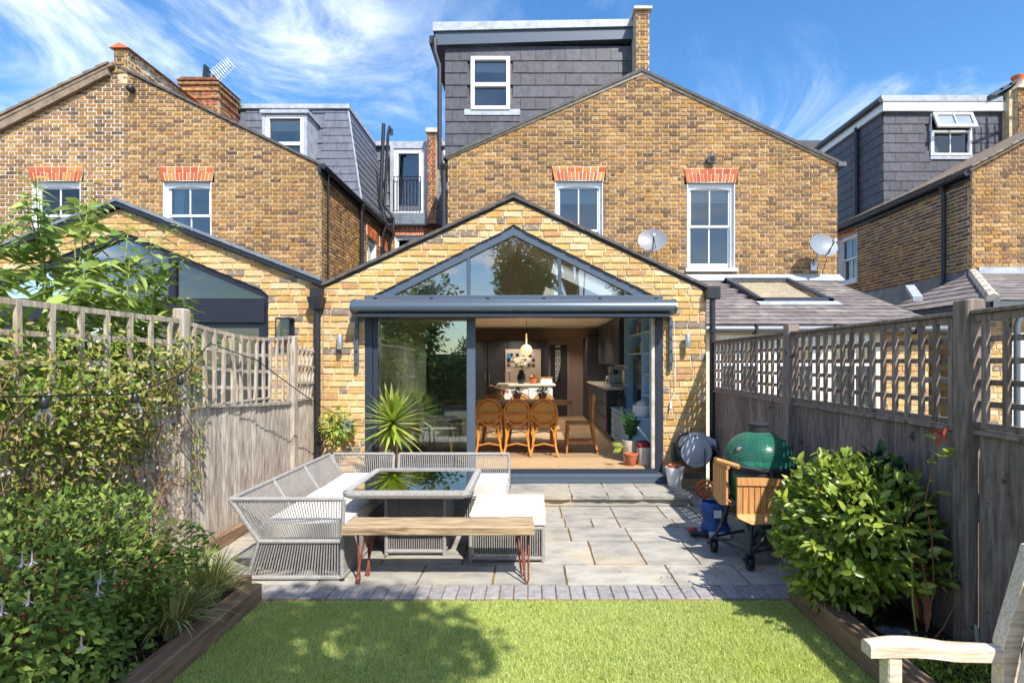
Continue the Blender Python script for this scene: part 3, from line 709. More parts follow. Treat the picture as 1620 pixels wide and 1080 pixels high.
# gutters hoppers and downpipes of the extension
pr=MB().tube([(EXR+.055,YF-.06,.1),(EXR+.055,YF-.06,2.40)],.036,10)
dp=obj('drainpipe',pr,M['black'],ext,smooth=True)
obj('pipe_collar',MB().lathe([(.047,-.03),(.047,.03)],(EXR+.055,YF-.06,2.0),10),M['black'],dp)
obj('hopper',MB().bbox(EXR-.03,EXR+.14,YF-.12,YF+.02,2.40,2.55),M['black'],ext)
obj('drainpipe',MB().tube([(-2.70,YF-.07,.1),(-2.70,YF-.07,2.30)],.042,10),M['black'],ext,smooth=True)
hp=MB().prism([(-2.80,YF-.16,2.42),(-2.60,YF-.16,2.42),(-2.64,YF-.14,2.27),(-2.76,YF-.14,2.27)],(0,.14,0)).box(-2.77,-2.63,YF-.13,YF-.02,2.421,2.53)
obj('hopper',hp,M['black'],ext)
# interior shell (setting)
struct('kitchen_floor_base',MB().box(-2.62,2.05,YF+.16,13.8,.10,.226),M['floor_oak'])
kf=struct('kitchen_floor',MB().box(-2.6,2.0,YF+.18,YF+.19,.227,.238),M['floor_oak'])
yy=YF+.192
while yy<13.6:
    w=.16
    cuts=[-2.6]+sorted(random.uniform(-2.2,1.6) for _ in range(2))+[2.0]
    for i in range(3): obj('floor_board',MB().box(cuts[i]+.001,cuts[i+1]-.001,yy,yy+w-.003,.2265,.240),M['floor_oak'],kf)
    yy+=w
struct('kitchen_wall_left',MB().box(-2.66,-2.55,YF+.2,13.8,.226,2.62),M['plaster'])
struct('kitchen_wall_right',MB().box(1.97,2.08,YF+.2,13.8,.226,2.60),M['plaster'])
struct('kitchen_wall_back',MB().box(-2.55,1.97,13.7,13.8,.226,2.46),M['mauve'])
struct('kitchen_ceiling_flat',MB().box(-2.66,2.08,10.32,13.8,2.46,2.55),M['plaster'])
struct('kitchen_ceiling_vault',pl,M['plaster'])
bk=MB().prism([(-2.66,10.30,2.46),(2.2,10.30,2.46),(2.2,10.30,2.52),(EAX,10.30,zA-.01),(-2.66,10.30,2.54)],(0,.02,0))
struct('kitchen_bulkhead',bk,M['plaster'])

# ------------------------------------------------------------------ our house: double-gabled rear wing with slate dormer
SM=82.0; YM=F/SM
house=thing('rear_wing_house','tall yellow brick double gable with two red lintelled sash windows and slate dormer','building',(2.15,YM,0))
HXL,HXR,HXA=sx(708,SM),sx(1325,SM),sx(1015,SM)
hzL,hzR,hzA=sz(250,SM),sz(260,SM),sz(116,SM)
def h_l(z): return HXL if z<=hzL else HXL+(HXA-HXL)*min(1,(z-hzL)/(hzA-hzL))
def h_r(z): return HXR if z<=hzR else HXR+(HXA-HXR)*min(1,(z-hzR)/(hzA-hzR))
WIN=[(sx(916,SM),sz(440,SM),.92,1.86),(sx(1125,SM),sz(424,SM),.92,1.63)]
holes=[rect_hole(c-w/2,c+w/2,z,z+h) for (c,z,w,h) in WIN]
lh=[rect_hole(c-w/2-.055,c+w/2+.055,z+h,z+h+.27) for (c,z,w,h) in WIN]
low=[(lambda z:-9,lambda z:2.25,0,2.55)]
brickwork(house,'F',YM,2.45,hzA,h_l,h_r,holes+lh+low,M['brick_old'],M['mortar_old'],course=.078,Ls=.228,Lh=.112,joint=.0125,n_ind=300,seed=21,rough=.004)
for (c,z,w,h) in WIN:
    sash_window(house,'F',YM,c,z,w,h,blind=.20); lintel(house,'F',YM,c,z+h+.012,w,.215)
obj('wall',MB().box(HXL,HXL+.2,YM+.13,15.6,2.5,hzL-.02).box(HXR-.2,HXR,YM+.13,15.6,0,hzR-.02),M['brick_old'],house)
rm=MB(); slope_slab(rm,HXA,hzA+.08,HXR+.08,hzR+.03,YM-.05,15.6,.06); slope_slab(rm,HXA,hzA+.08,HXL-.08,hzL+.03,YM-.05,15.6,.06)
obj('roof',rm,M['verge'],house)
vg=MB()
for (xb,zb) in ((HXR+.02,hzR-.03),(HXL-.02,hzL-.03)):
    vg.prism([(HXA,YM-.02,hzA+.018),(xb,YM-.02,zb+.045),(xb,YM-.02,zb-.0),(HXA,YM-.02,hzA-.03)],(0,.03,0))
obj('verge_mortar',vg,M['coping'],house)
obj('gutter_end',MB().box(HXR-.02,HXR+.13,YM-.08,YM+.4,hzR-.06,hzR+.02),M['grey_gutter'],house)
# party parapet
pX0,pX1=sx(1006,SM),sx(1027,SM)
brickwork(house,'F',YM-.015,hzA-.14,8.38,lambda z:pX0,lambda z:pX1,[],M['brick_old'],M['mortar'],course=.078,Ls=.228,Lh=.112,n_ind=0,thick=4.5,seed=8)
obj('coping',MB().bbox(pX0-.05,pX1+.05,YM-.06,15,8.38,8.44),M['coping'],house)
# dormer
SD=79.0; YD=F/SD
DX0,DX1=sx(704,SD),sx(1004,SD); dZt=sz(78,SD)
wx0,wx1,wz0,wz1=sx(745,SD),sx(807,SD),sz(175,SD),sz(91,SD)
hole_u=(wx0-DX0,wx1-DX0)
dor=obj('dormer',MB().box(DX0+.01,wx0,YD+.02,15,5.3,dZt).box(wx1,DX1,YD+.02,15,5.3,dZt).box(wx0,wx1,YD+.02,15,5.3,wz0).box(wx0,wx1,YD+.02,15,wz1,dZt).box(wx0,wx1,YD+.6,15,wz0,wz1),M['slate'],house)
z00=5.2
def gable_z(x): return hzA-(HXA-x)*(hzA-hzL)/(HXA-HXL) if x<HXA else hzA-(x-HXA)*(hzA-hzR)/(HXR-HXA)
slates(dor,(DX0,YD,z00),(1,0,0),(0,0,1),DX1-DX0,dZt-z00,.302,.243,M['slate'],
       skip=lambda u,v: (hole_u[0]-.0<u<hole_u[1]+.0 and wz0-.02<z00+v<wz1+.02) or (z00+v+.35<gable_z(DX0+u)))
def upvc(parent, x0,x1,z0,z1,y,split=.5,t=.075,blindf=.25,bars=False):
    f=MB().bbox(x0,x1,y-.05,y+.05,z0,z0+t,.008).bbox(x0,x1,y-.05,y+.05,z1-t,z1,.008).bbox(x0,x0+t,y-.05,y+.05,z0+t-.001,z1-t+.001,.004).bbox(x1-t,x1,y-.05,y+.05,z0+t-.001,z1-t+.001,.004)
    if split: zm=z0+(z1-z0)*split; f.bbox(x0+t-.001,x1-t+.001,y-.05,y+.05,zm-.04,zm+.04,.006)
    w=obj('window',f,M['white'],parent)
    segs=[(z0+t,z1-t)] if not split else [(z0+t,zm-.04),(zm+.04,z1-t)]
    for (a,b) in segs: obj('pane',MB().box(x0+t-.003,x1-t+.003,y+.01,y+.016,a-.003,b+.003),M['glass'],w)
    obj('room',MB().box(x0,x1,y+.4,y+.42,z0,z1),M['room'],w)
    if blindf: obj('blind',MB().box(x0+t+.01,x1-t-.01,y+.07,y+.075,z1-(z1-z0)*blindf,z1-t),M['blind'],w)
    return w
w=upvc(dor,wx0,wx1,wz0,wz1,YD-.0,.47)
obj('apron',MB().box(wx0-.13,wx1+.2,YD-.028,YD-.016,wz0-.10,wz0+.015),M['lead'],dor)
fa=MB().prism([(DX0-.18,YD-.10,sz(76,SD)),(DX1,YD-.10,sz(66,SD)),(DX1,YD-.10,sz(50,SD)),(DX0-.18,YD-.10,sz(56,SD))],(0,4.6,0))
obj('fascia',fa,M['frame'],dor)
obj('roof_edge',MB().prism([(DX0-.22,YD-.14,sz(55.5,SD)),(DX1+.02,YD-.14,sz(48,SD)),(DX1+.02,YD-.14,sz(37,SD)),(DX0-.22,YD-.14,sz(42,SD))],(0,4.7,0)),M['lead'],dor)
gx=DX0-.10
obj('drainpipe',MB().tube([(gx-.09,YD-.1,8.0),(gx-.08,YD-.1,7.75),(gx,YD-.06,7.5),(gx,YD-.06,5.45),(HXL-.06,YM-.06,5.3),(HXL-.06,YM-.06,2.6)],.045,8),M['black'],house,smooth=True)
obj('hopper',MB().lathe([(.05,0),(.08,.08),(.08,.12)],(HXL-.06,YM-.06,5.28),10),M['black'],house)
obj('gutter',MB().bbox(DX0-.30,DX0-.18,YD-.08,14.5,sz(73,SD),sz(60,SD)),M['black'],dor)
# floodlight above the window
fl=thing('floodlight','small square grey floodlight fixed above the right sash window','floodlight',(sx(1124,SM),YM,sz(253,SM)))
obj('housing',MB().bbox(sx(1118,SM),sx(1130,SM),YM-.10,YM-.03,sz(260,SM),sz(248,SM)),M['grey_gutter'],fl)
obj('lens',MB().box(sx(1120,SM),sx(1128,SM),YM-.106,YM-.101,sz(258,SM),sz(250,SM)),M['room'],fl)
obj('bracket',MB().box(sx(1122,SM),sx(1126,SM),YM-.03,YM-.002,sz(256,SM),sz(252,SM)),M['black'],fl)
def sat_dish(x,z,label,rust,rz):
    t=thing('satellite_dish',label,'satellite dish',(x,YM,z-.35))
    n=20; mb=MB(); V=[]; c=Vector((x,YM-.32,z)); nrm=Vector((math.sin(rz),-1,.42)).normalized(); a=nrm.cross(Vector((0,0,1))).normalized(); b=a.cross(nrm)*-1
    for k in range(5):
        q=k/4
        for i in range(n):
            th=2*math.pi*i/n; V.append(c+(a*math.cos(th)*.27+b*math.sin(th)*.245)*q+nrm*(.055*q*q))
    f=[(k*n+i,k*n+(i+1)%n,(k+1)*n+(i+1)%n,(k+1)*n+i) for k in range(4) for i in range(n)]
    mb.add(V,f); obj('reflector',mb,M['dish'] if rust else M['reel_light'],t,smooth=True)
    bot=c-b*.22 if b.z>0 else c+b*.22
    lnb=c+nrm*.36+Vector((0,0,-.10))
    obj('feed_arm',MB().tube([bot,lnb+Vector((0,0,-.04))],.011,6),M['black'],t)
    obj('receiver',MB().lathe([(.028,-.06),(.032,.02),(.02,.04)],lnb,10,'Y'),M['galv'],t,smooth=True)
    obj('mast',MB().tube([c+Vector((0,.03,0)),(x,YM-.14,z-.12),(x,YM-.02,z-.30)],.018,8),M['galv'],t)
    obj('wall_plate',MB().bbox(x-.06,x+.06,YM-.028,YM-.002,z-.40,z-.22),M['galv'],t)
    obj('cable',MB().tube([lnb,c+Vector((.1,.05,-.25)),(x+.16,YM-.02,z-.45),(x+.3,YM-.02,z-.52)],.006,5),M['wire'],t)
sat_dish(sx(1030,SM)-.05,sz(388,SM),'rust-stained satellite dish on the wall just above the extension roof',True,-.15)
sat_dish(sx(1303,SM)-.20,sz(396,SM),'clean grey satellite dish at the corner of the wall above the slate lean-to',False,.1)
# ------------------------------------------------------------------ house to the left
lh_=thing('left_house','brown stock brick gable with two white windows, half repointed in white mortar','building',(-8,YM,0))
LXR,LXA=sx(505,SM),sx(186,SM); LXL=LXA-(LXR-LXA)
lzE,lzA=sz(262,SM),sz(108,SM)
def l_l(z): return LXL if z<=lzE else LXL+(LXA-LXL)*min(1,(z-lzE)/(lzA-lzE))
def l_r(z): return LXR if z<=lzE else LXR+(LXA-LXR)*min(1,(z-lzE)/(lzA-lzE))
LW=[(sx(89,SM),sz(392,SM),.93,1.27),(sx(296,SM),sz(392,SM),.93,1.27)]
holes=[rect_hole(c-w/2,c+w/2,z,z+h) for (c,z,w,h) in LW]+[rect_hole(c-w/2-.055,c+w/2+.055,z+h,z+h+.27) for (c,z,w,h) in LW]
brickwork(lh_,'F',YM,2.3,lzA,l_l,l_r,holes,M['brick_old'],M['mortar_white'],course=.0768,Ls=.228,Lh=.112,joint=.0145,n_ind=300,seed=33,rough=.004,mo_split=sx(196,SM),
          keep=lambda u,z:u>-10.6)
for i,(c,z,w,h) in enumerate(LW):
    sash_window(lh_,'F',YM,c,z,w,h,blind=0,curtain=(i==1)); lintel(lh_,'F',YM,c,z+h+.012,w,.215)
SWIN=[(13.78,3.55,.80,1.2),(14.85,3.55,.70,1.15)]
sh=[rect_hole(c-w/2,c+w/2,z,z+h+.27) for (c,z,w,h) in SWIN]
brickwork(lh_,'E',LXR,2.3,lzE-.05,lambda z:YM+.013,lambda z:15.6,sh,M['brick_old'],M['mortar_old'],course=.0768,Ls=.228,Lh=.112,joint=.0125,seed=34)
for (c,z,w,h) in SWIN:
    sash_window(lh_,'E',LXR,c,z,w,h,blind=0); lintel(lh_,'E',LXR,c,z+h+.012,w,.215,n=10,splay=.02)
rm=MB(); slope_slab(rm,LXA-.02,lzA+.07,LXL-.1,lzE,YM-.10,15.6,.06); obj('roof',rm,M['tile_clay'],lh_)
rm=MB(); slope_slab(rm,LXA+.02,lzA+.06,LXR+.05,lzE+.04,YM-.03,13.05,.05); obj('roof',rm,M['verge'],lh_)
# bargeboard on the near half and mortar verge on the other
bb=MB().prism([(LXA-.12,YM-.09,lzA-.02),(LXL,YM-.09,lzE-.06),(LXL,YM-.09,lzE-.22),(LXA-.12,YM-.09,lzA-.16)],(0,.07,0)); obj('bargeboard',bb,M['tile_clay'],lh_)
for i in range(16):
    t0,t1=i/16,(i+1)/16
    p=Vector((LXA-.10+(LXL-LXA)*t0,YM-.12,lzA+.085+(lzE-lzA)*t0)); q=Vector((LXA-.10+(LXL-LXA)*t1,YM-.12,lzA+.085+(lzE-lzA)*t1))
    d=Vector((0,0,.012)); obj('verge_tile',MB().prism([p-d,q+d,q-Vector((0,0,.05)),p-Vector((0,0,.05))],(0,.5,0)),M['tile_clay'],lh_)
# party parapet with red coping
brickwork(lh_,'F',YM-.02,lzA-.1,sz(78,SM),lambda z:LXA-.06,lambda z:LXA+.20,[],M['brick_old'],M['mortar'],course=.0768,Ls=.22,Lh=.11,thick=3.0,seed=35)
brickwork(lh_,'E',LXA+.201,lzA-.3,sz(78,SM),lambda z:YM,lambda z:13.4,[],M['brick_old'],M['mortar_old'],course=.0768,Ls=.228,Lh=.112,thick=.2,seed=36)
obj('coping',MB().prism([(LXA-.12,YM-.06,sz(78,SM)),(LXA+.26,YM-.06,sz(78,SM)),(LXA+.07,YM-.06,sz(70,SM))],(0,3.1,0)),M['terracotta'],lh_)
# chimney stack
SC=68.0; YC=F/SC; cx0,cx1=sx(284,SC),sx(344,SC); cz1=sz(128,SC)
ch=obj('chimney',MB().box(cx0+.02,cx1-.02,YC+.14,YC+.84,6.2,cz1),M['mortar_old'],lh_)
brickwork(ch,'F',YC,6.2,cz1,lambda z:cx0,lambda z:cx1,[],M['brick_chim'],M['mortar_old'],course=.077,Ls=.228,Lh=.112,seed=37)
brickwork(ch,'E',cx1-.001,6.2,cz1,lambda z:YC+.013,lambda z:YC+.9,[],M['brick_chim'],M['mortar_old'],course=.077,Ls=.228,Lh=.112,seed=38)
for k,(o,z0,z1) in enumerate(((.02,cz1-.42,cz1-.36),(.03,cz1-.24,cz1-.18),(.035,cz1-.10,cz1-.03))):
    obj('corbel',MB().bbox(cx0-o,cx1+o,YC-o,YC+.9+o,z0,z1),M['brick_chim'],ch)
obj('flaunching',MB().prism([(cx0-.05,YC-.05,cz1),(cx1+.05,YC-.05,cz1),(cx1-.05,YC-.05,cz1+.06),(cx0+.08,YC-.05,cz1+.07)],(0,1.0,0)),M['brick_chim'],ch)
# mansard with slates
MX,MZ0=LXR-.03,lzE+.02; mY0,mY1=13.1,13.6; tX,tZ=MX-.52,8.0
ms=obj('mansard',MB().add([(-8.3,mY0,MZ0),(MX,mY0,MZ0),(tX,mY1,tZ),(-8.3,mY1,tZ),(MX,16.6,MZ0),(tX,16.6,tZ),(-8.3,16.6,tZ),(-8.3,16.6,MZ0)],
        [(0,1,2,3),(1,4,5,2),(3,2,5,6),(4,7,6,5),(0,3,6,7)]),M['slate_blue'],lh_)
v=Vector((0,mY1-mY0,tZ-MZ0)); hh=v.length; nrm=Vector((1,0,0)).cross(v.normalized())
wcx=sx(457,65.5)
p0=Vector((-8.0,mY0,MZ0))+nrm*.006
slates(ms,p0,(1,0,0),v,MX+8.0,hh,.62,.21,M['slate_blue'],shape=lambda q:(0.8,MX+8.0-.52*q/hh),skip=lambda u,q:abs(u-8.0-wcx)<.55 and q>.9 or q<.6 and u<2.5)
v2=Vector((tX-MX,0,tZ-MZ0)); n2=Vector((0,1,0)).cross(v2.normalized())
slates(ms,Vector((MX,mY0,MZ0))+n2*.006,(0,1,0),v2,3.4,v2.length,.62,.21,M['slate_blue'],shape=lambda q:(.5*q/v2.length,3.4))
obj('hip_roll',MB().tube([(MX+.01,mY0-.01,MZ0),(tX+.01,mY1-.01,tZ)],.02,6),M['lead'],ms)
obj('roof_edge',MB().box(-8.4,tX+.06,mY1-.08,16.6,tZ-.01,tZ+.10),M['lead'],ms)
# its box dormer window
dx0,dx1=sx(421,65.5),sx(491,65.5); dy=F/66.5; dzt=sz(186,65.5)
db=obj('dormer',MB().box(dx0,dx0+.08,dy,mY1+.6,6.2,dzt).box(dx1-.08,dx1,dy,mY1+.6,6.2,dzt).box(dx0-.03,dx1+.05,dy-.05,mY1+.6,dzt,dzt+.08),M['lead'],lh_)
upvc(db,dx0+.08,dx1-.08,6.35,dzt-.02,dy+.06,.40,.085,.3)
# gutter and pipes on the flank
obj('gutter',MB().tube([(LXR+.09,YM-.03,lzE-.02),(LXR+.09,16,lzE-.02)],.055,8),M['black'],lh_)
obj('fascia',MB().box(LXR-.02,LXR+.035,YM-.02,15.6,lzE-.16,lzE+.03),M['black'],lh_)
for yy_,r_ in ((F/(321/4.02),.018),(F/(268/4.02),.045)):
    pipe(lh_,[(LXR+.07,yy_,2.4),(LXR+.07,yy_,lzE-.2),(LXR+.09,yy_,lzE-.05)],r_,M['black'])
obj('hopper',MB().lathe([(.05,0),(.09,.1),(.09,.14)],(LXR+.08,F/(268/4.02),lzE-.2),10),M['black'],lh_)
# wall lamp dome high on the gable
cm=thing('security_camera','small black dome camera high on the left gable near the parapet','camera',(sx(211,SM),YM,sz(146,SM)))
obj('mount',MB().lathe([(.05,-.03),(.05,.0)],(sx(211,SM),YM,sz(143,SM)),12,'Y'),M['black'],cm)
obj('dome',MB().sphere((sx(212,SM),YM-.09,sz(144,SM)),.075,14,8),M['black'],cm,smooth=True)
# television aerial
at=thing('television_aerial','white spiky television aerial tilted above the left brick chimney','aerial',(sx(330,SC),YC+.35,cz1+.09))
a0=Vector((sx(318,SC),YC+.35,cz1+.20)); a1=Vector((sx(352,SC),YC+.35,sz(86,SC)))
obj('mast',MB().tube([(sx(330,SC),YC+.35,cz1+.08),(sx(331,SC),YC+.35,sz(108,SC))],.018,6),M['galv'],at)
obj('boom',MB().tube([a0,a1],.014,6),M['galv'],at)
dd=(a1-a0).normalized(); pp=Vector((-dd.z,0,dd.x))
for i in range(9):
    c=a0+(a1-a0)*(.25+.75*i/8); el=MB(); h_=.16-.006*i
    el.tube([c-pp*h_-Vector((0,.05,0)),c,c+pp*h_-Vector((0,.05,0))],.009,5).tube([c-pp*h_+Vector((0,.07,0)),c,c+pp*h_+Vector((0,.07,0))],.009,5)
    obj('element',el,M['white'],at)
for sg in (-1,1):
    c=a0+pp*(.17*sg)+dd*.02; g=MB().prism([c+Vector((-.02,-.12,-.17)),c+Vector((.02,-.12,-.17)),c+Vector((.05,-.12,.17)),c+Vector((.01,-.12,.17))],(0,.24,0)); obj('reflector',g,M['black'],at)
    obj('strut',MB().tube([c,a0+dd*.18],.008,5),M['galv'],at)

# ------------------------------------------------------------------ house behind, seen in the gap
SB=54.5; YB=F/SB
bh=thing('back_house','rear brick wall with slate mansard and white french window behind juliet railing','building',(-3,YB,0))
bw=(sx(648,SB),sz(420,SB),.86,.86)
brickwork(bh,'F',YB,3.5,sz(358,SB),lambda z:-4.2,lambda z:-1.5,[rect_hole(bw[0]-bw[2]/2,bw[0]+bw[2]/2,bw[1],bw[1]+bw[3]+.26)],M['brick_old'],M['mortar_old'],course=.077,Ls=.228,Lh=.112,seed=41)
sash_window(bh,'F',YB,bw[0],bw[1],bw[2],bw[3],blind=.0); lintel(bh,'F',YB,bw[0],bw[1]+bw[3]+.012,bw[2],.2)
bz0,bz1=sz(357,SB),sz(232,53)
bm=obj('mansard',MB().add([(-5.2,YB,bz0),(-1.2,YB,bz0),(-1.2,YB+.45,bz1),(-5.2,YB+.45,bz1),(-5.2,YB+3,bz1),(-1.2,YB+3,bz1),(-5.2,YB+3,bz0),(-1.2,YB+3,bz0)],[(0,1,2,3),(3,2,5,4),(0,3,4,6),(1,7,5,2),(4,5,7,6)]),M['slate_blue'],bh)
v=Vector((0,.45,bz1-bz0)); slates(bm,Vector((-5.2,YB,bz0))+Vector((0,-.01,.002)),(1,0,0),v,4.0,v.length,.5,.205,M['slate_blue'],skip=lambda u,q:u<.6 or 1.0<u<2.1 or 2.2<u<2.35)
obj('roof_edge',MB().box(-5.3,-1.1,YB+.3,YB+3,bz1-.02,bz1+.10),M['lead'],bh)
fx0,fx1=sx(619,SB),sx(676,SB)
fd=obj('dormer',MB().box(fx0-.04,fx0+.06,YB+.02,YB+.9,bz0+.1,bz1-.02).box(fx1-.12,fx1,YB+.02,YB+.9,bz0+.1,bz1-.02).box(fx0+.06,fx1-.12,YB+.02,YB+.9,bz1-.22,bz1-.02).box(fx0+.06,fx1-.12,YB+.03,YB+.9,bz0+.1,sz(339,SB)),M['lead'],bh)
obj('apron',MB().box(fx0-.1,fx1+.05,YB-.04,YB+.3,bz0+.02,bz0+.36),M['lead_dark'],bh)
fwz0,fwz1=sz(339,SB),bz1-.23
upvc(fd,fx0+.061,fx1-.121,fwz0,fwz1,YB+.10,0,.13,0)
rl=MB(); zt=sz(280,SB); zb=sz(334,SB); rx0,rx1=sx(624,SB),sx(666,SB); yr=YB-.04
rl.tube([(rx0,yr,zt),(rx1,yr,zt)],.013,6).tube([(rx0,yr,zb),(rx1,yr,zb)],.012,6)
rg=obj('railing',rl,M['black'],bh)
for i in range(9):
    xx=rx0+(rx1-rx0)*i/8; obj('baluster',MB().tube([(xx,yr,zb),(xx,yr,zt)],.010 if 0<i<8 else .016,5),M['black'],rg)
obj('gutter',MB().tube([(-4.1,YB-.1,bz0-.02),(-1.4,YB-.1,bz0-.02)],.05,8),M['black'],bh)
brickwork(bh,'F',YB-.25,bz0+.02,sz(216,SB),lambda z:sx(678,SB),lambda z:sx(692,SB),[],M['brick_chim'],M['mortar'],course=.077,Ls=.2,Lh=.11,thick=2.4,seed=43)
obj('coping',MB().bbox(sx(676,SB),sx(696,SB),YB-.30,YB+2,sz(216,SB),sz(209,SB)),M['coping'],bh)
obj('window',MB().box(sx(702,SB),sx(712,SB),YB-.02,YB+.3,sz(300,SB),sz(238,SB)),M['white'],bh)
vx=sx(615,56)
pipe(bh,[(vx-.05,F/58,4.3),(vx-.02,F/58,5.1),(vx+.06,F/58,5.3),(vx-.02,F/58,5.75),(vx-.09,F/58,5.95),(vx+.0,F/58,8.1)],.05,M['black'],'soil_pipe')
pipe(bh,[(vx+.10,F/57,4.0),(vx+.10,F/57,4.9),(vx+.20,F/57,5.1),(vx+.20,F/57,5.6),(vx-.05,F/57,5.95),(vx+.05,F/57,7.9),(vx+.10,F/57,8.15),(vx+.15,F/57,8.05),(vx+.15,F/57,7.9)],.04,M['black'],'soil_pipe')
obj('hopper',MB().lathe([(.06,0),(.1,.1),(.1,.15)],(vx+.12,F/57-.03,5.45),10),M['black'],bh)

# ------------------------------------------------------------------ house to the right
rh=thing('right_house','yellow brick house with shaded flank, clay tiled verge and grey slate dormer','building',(8.5,YM,0))
RX=sx(1538,SM); rzE=sz(268,SM)
brickwork(rh,'F',YM,2.2,8.0,lambda z:RX if z<rzE else RX+(z-rzE)/.54,lambda z:12.4,[],M['brick_old'],M['mortar_old'],course=.0772,Ls=.228,Lh=.112,joint=.013,n_ind=150,seed=51)
rw=(14.45,3.75,.85,1.25)
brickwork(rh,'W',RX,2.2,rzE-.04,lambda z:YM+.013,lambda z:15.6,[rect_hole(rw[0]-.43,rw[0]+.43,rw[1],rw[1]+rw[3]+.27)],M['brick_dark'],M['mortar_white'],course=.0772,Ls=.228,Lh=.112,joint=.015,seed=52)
sash_window(rh,'W',RX,rw[0],rw[1],rw[2],rw[3],blind=.0); lintel(rh,'W',RX,rw[0],rw[1]+rw[3]+.012,rw[2],.2,n=10,splay=.02)
rr=MB().prism([(RX-.08,YM-.06,rzE+.01),(RX+4.4,YM-.06,rzE+.01+4.48*.54),(RX+4.4,YM-.06,rzE-.05+4.48*.54),(RX-.08,YM-.06,rzE-.05)],(0,5.2,0)); obj('roof',rr,M['tile_clay'],rh)
for i in range(24):
    a=i*.15; p=Vector((RX-.08+a,YM-.10,rzE+.02+a*.54)); q=p+Vector((.16,0,.075)); u_=Vector((0,0,.045)); obj('verge_tile',MB().prism([p,q,q+u_,p+u_*.8],(0,.45,0)),M['tile_clay'],rh)
for j in range(26):
    y0=YM+.36+j*.19; obj('eave_tile',MB().prism([(RX-.10,y0,rzE+.012),(RX+.2,y0,rzE+.17),(RX+.2,y0,rzE+.21),(RX-.10,y0,rzE+.05)],(0,.182,0)),M['tile_clay'],rh)
obj('gutter',MB().tube([(RX-.12,YM-.02,rzE-.08),(RX-.12,15.6,rzE-.08)],.055,8),M['black'],rh)
obj('fascia',MB().box(RX-.05,RX-.016,YM-.01,15.6,rzE-.20,rzE-.02),M['black'],rh)
py_=F/(658/RX)
pipe(rh,[(RX-.12,py_,rzE-.1),(RX-.07,py_,rzE-.3),(RX-.07,py_,3.35),(RX-.12,py_-.05,3.2),(RX-.75,py_-.5,2.78)],.042,M['black'])
# slate dormer
SR=63.0; YR=F/SR; rx0,rx1=sx(1397,SR),sx(1592,SR); rz0,rz1=5.2,sz(178,SR)
ow=(sx(1472,SR),sx(1534,SR),sz(247,SR),sz(181,SR))
rd=obj('dormer',MB().box(rx0+.02,ow[0],YR+.02,17.5,rz0,rz1).box(ow[1],rx1,YR+.02,17.5,rz0,rz1).box(ow[0],ow[1],YR+.02,17.5,rz0,ow[2]).box(ow[0],ow[1],YR+.02,17.5,ow[3],rz1+.0).box(ow[0],ow[1],YR+.5,17.5,ow[2],ow[3]),M['slate'],rh)
slates(rd,(rx0,YR,rz0),(1,0,0),(0,0,1),rx1-rx0,rz1-rz0,.30,.238,M['slate'],skip=lambda u,q:(ow[0]-rx0-.02<u<ow[1]-rx0+.02 and ow[2]-.05<rz0+q<ow[3]+.02) or (rz0+q+.8<rzE+(rx0+u-RX)*.54),seed=8)
slates(rd,(rx0,17.4,rz0),(0,-1,0),(0,0,1),17.4-YR,rz1-rz0,.30,.238,M['slate'],skip=lambda u,q:u<.6,seed=9)
obj('fascia',MB().box(rx0-.06,rx1,YR-.10,YR-.02,rz1,sz(164,SR)).box(rx0-.08,rx0-.02,YR-.02,17.4,rz1,sz(164,SR)),M['white'],rd)
for i in range(4):
    w_=(rx1-rx0+.1)/4; obj('roof_edge',MB().prism([(rx0-.12+w_*i,YR-.12,sz(164,SR)+.004),(rx0-.12+w_*(i+1)-.006,YR-.12,sz(164,SR)+.004),(rx0-.08+w_*(i+1)-.006,YR-.06,sz(152.5,SR)),(rx0-.08+w_*i,YR-.06,sz(152.5,SR))],(0,3,0)),M['lead_dark'],rd)
obj('gutter',MB().tube([(rx0-.15,YR-.14,sz(163,SR)),(rx0-.15,17.5,sz(163,SR))],.06,8),M['black'],rd)
pipe(rh,[(rx0-.07,YR+1.0,rz1+.05),(rx0-.07,YR+1.0,rz0)],.05,M['black'])
w=upvc(rd,ow[0],ow[1],ow[2],ow[3]-.42,YR-.0,0,.06,0)
obj('blind',MB().box(ow[0]+.07,ow[1]-.07,YR+.05,YR+.055,ow[2]+.06,ow[3]-.52),M['blind'],w)
obj('glazing_bar',MB().box((ow[0]+ow[1])/2-.012,(ow[0]+ow[1])/2+.012,YR-.01,YR+.02,ow[2]+.05,ow[3]-.47),M['white'],w)
obj('jamb',MB().box(ow[0]-.02,ow[0]-.001,YR-.05,YR+.06,ow[2],ow[3]).box(ow[1]+.001,ow[1]+.02,YR-.05,YR+.06,ow[2],ow[3]).box(ow[0],ow[1],YR+.02,YR+.09,ow[3]-.04,ow[3]),M['white'],w)
# top-hung sash standing open
def hung(mb_fn): return mb_fn
pz1,ph,tilt=ow[3]-.01,.46,R(22)
def T(u,v,d): # v down from hinge, d outward
    return (u, YR-.05-v*math.sin(tilt)-d*math.cos(tilt), pz1-v*math.cos(tilt)+d*math.sin(tilt))
def tb(mb,u0,u1,v0,v1,d0=0,d1=.05):
    V=[T(u,v,d) for v in (v0,v1) for (u,d) in ((u0,d0),(u1,d0),(u1,d1),(u0,d1))]
    return mb.add(V,[(0,1,2,3),(7,6,5,4),(0,4,5,1),(1,5,6,2),(2,6,7,3),(3,7,4,0)])
ha,hb=ow[0]+.0,ow[1]+.0; s_=MB(); tb(s_,ha,hb,0,.07); tb(s_,ha,hb,ph-.07,ph); tb(s_,ha,ha+.07,.07,ph-.07); tb(s_,hb-.07,hb,.07,ph-.07); tb(s_,(ha+hb)/2-.012,(ha+hb)/2+.012,.07,ph-.07)
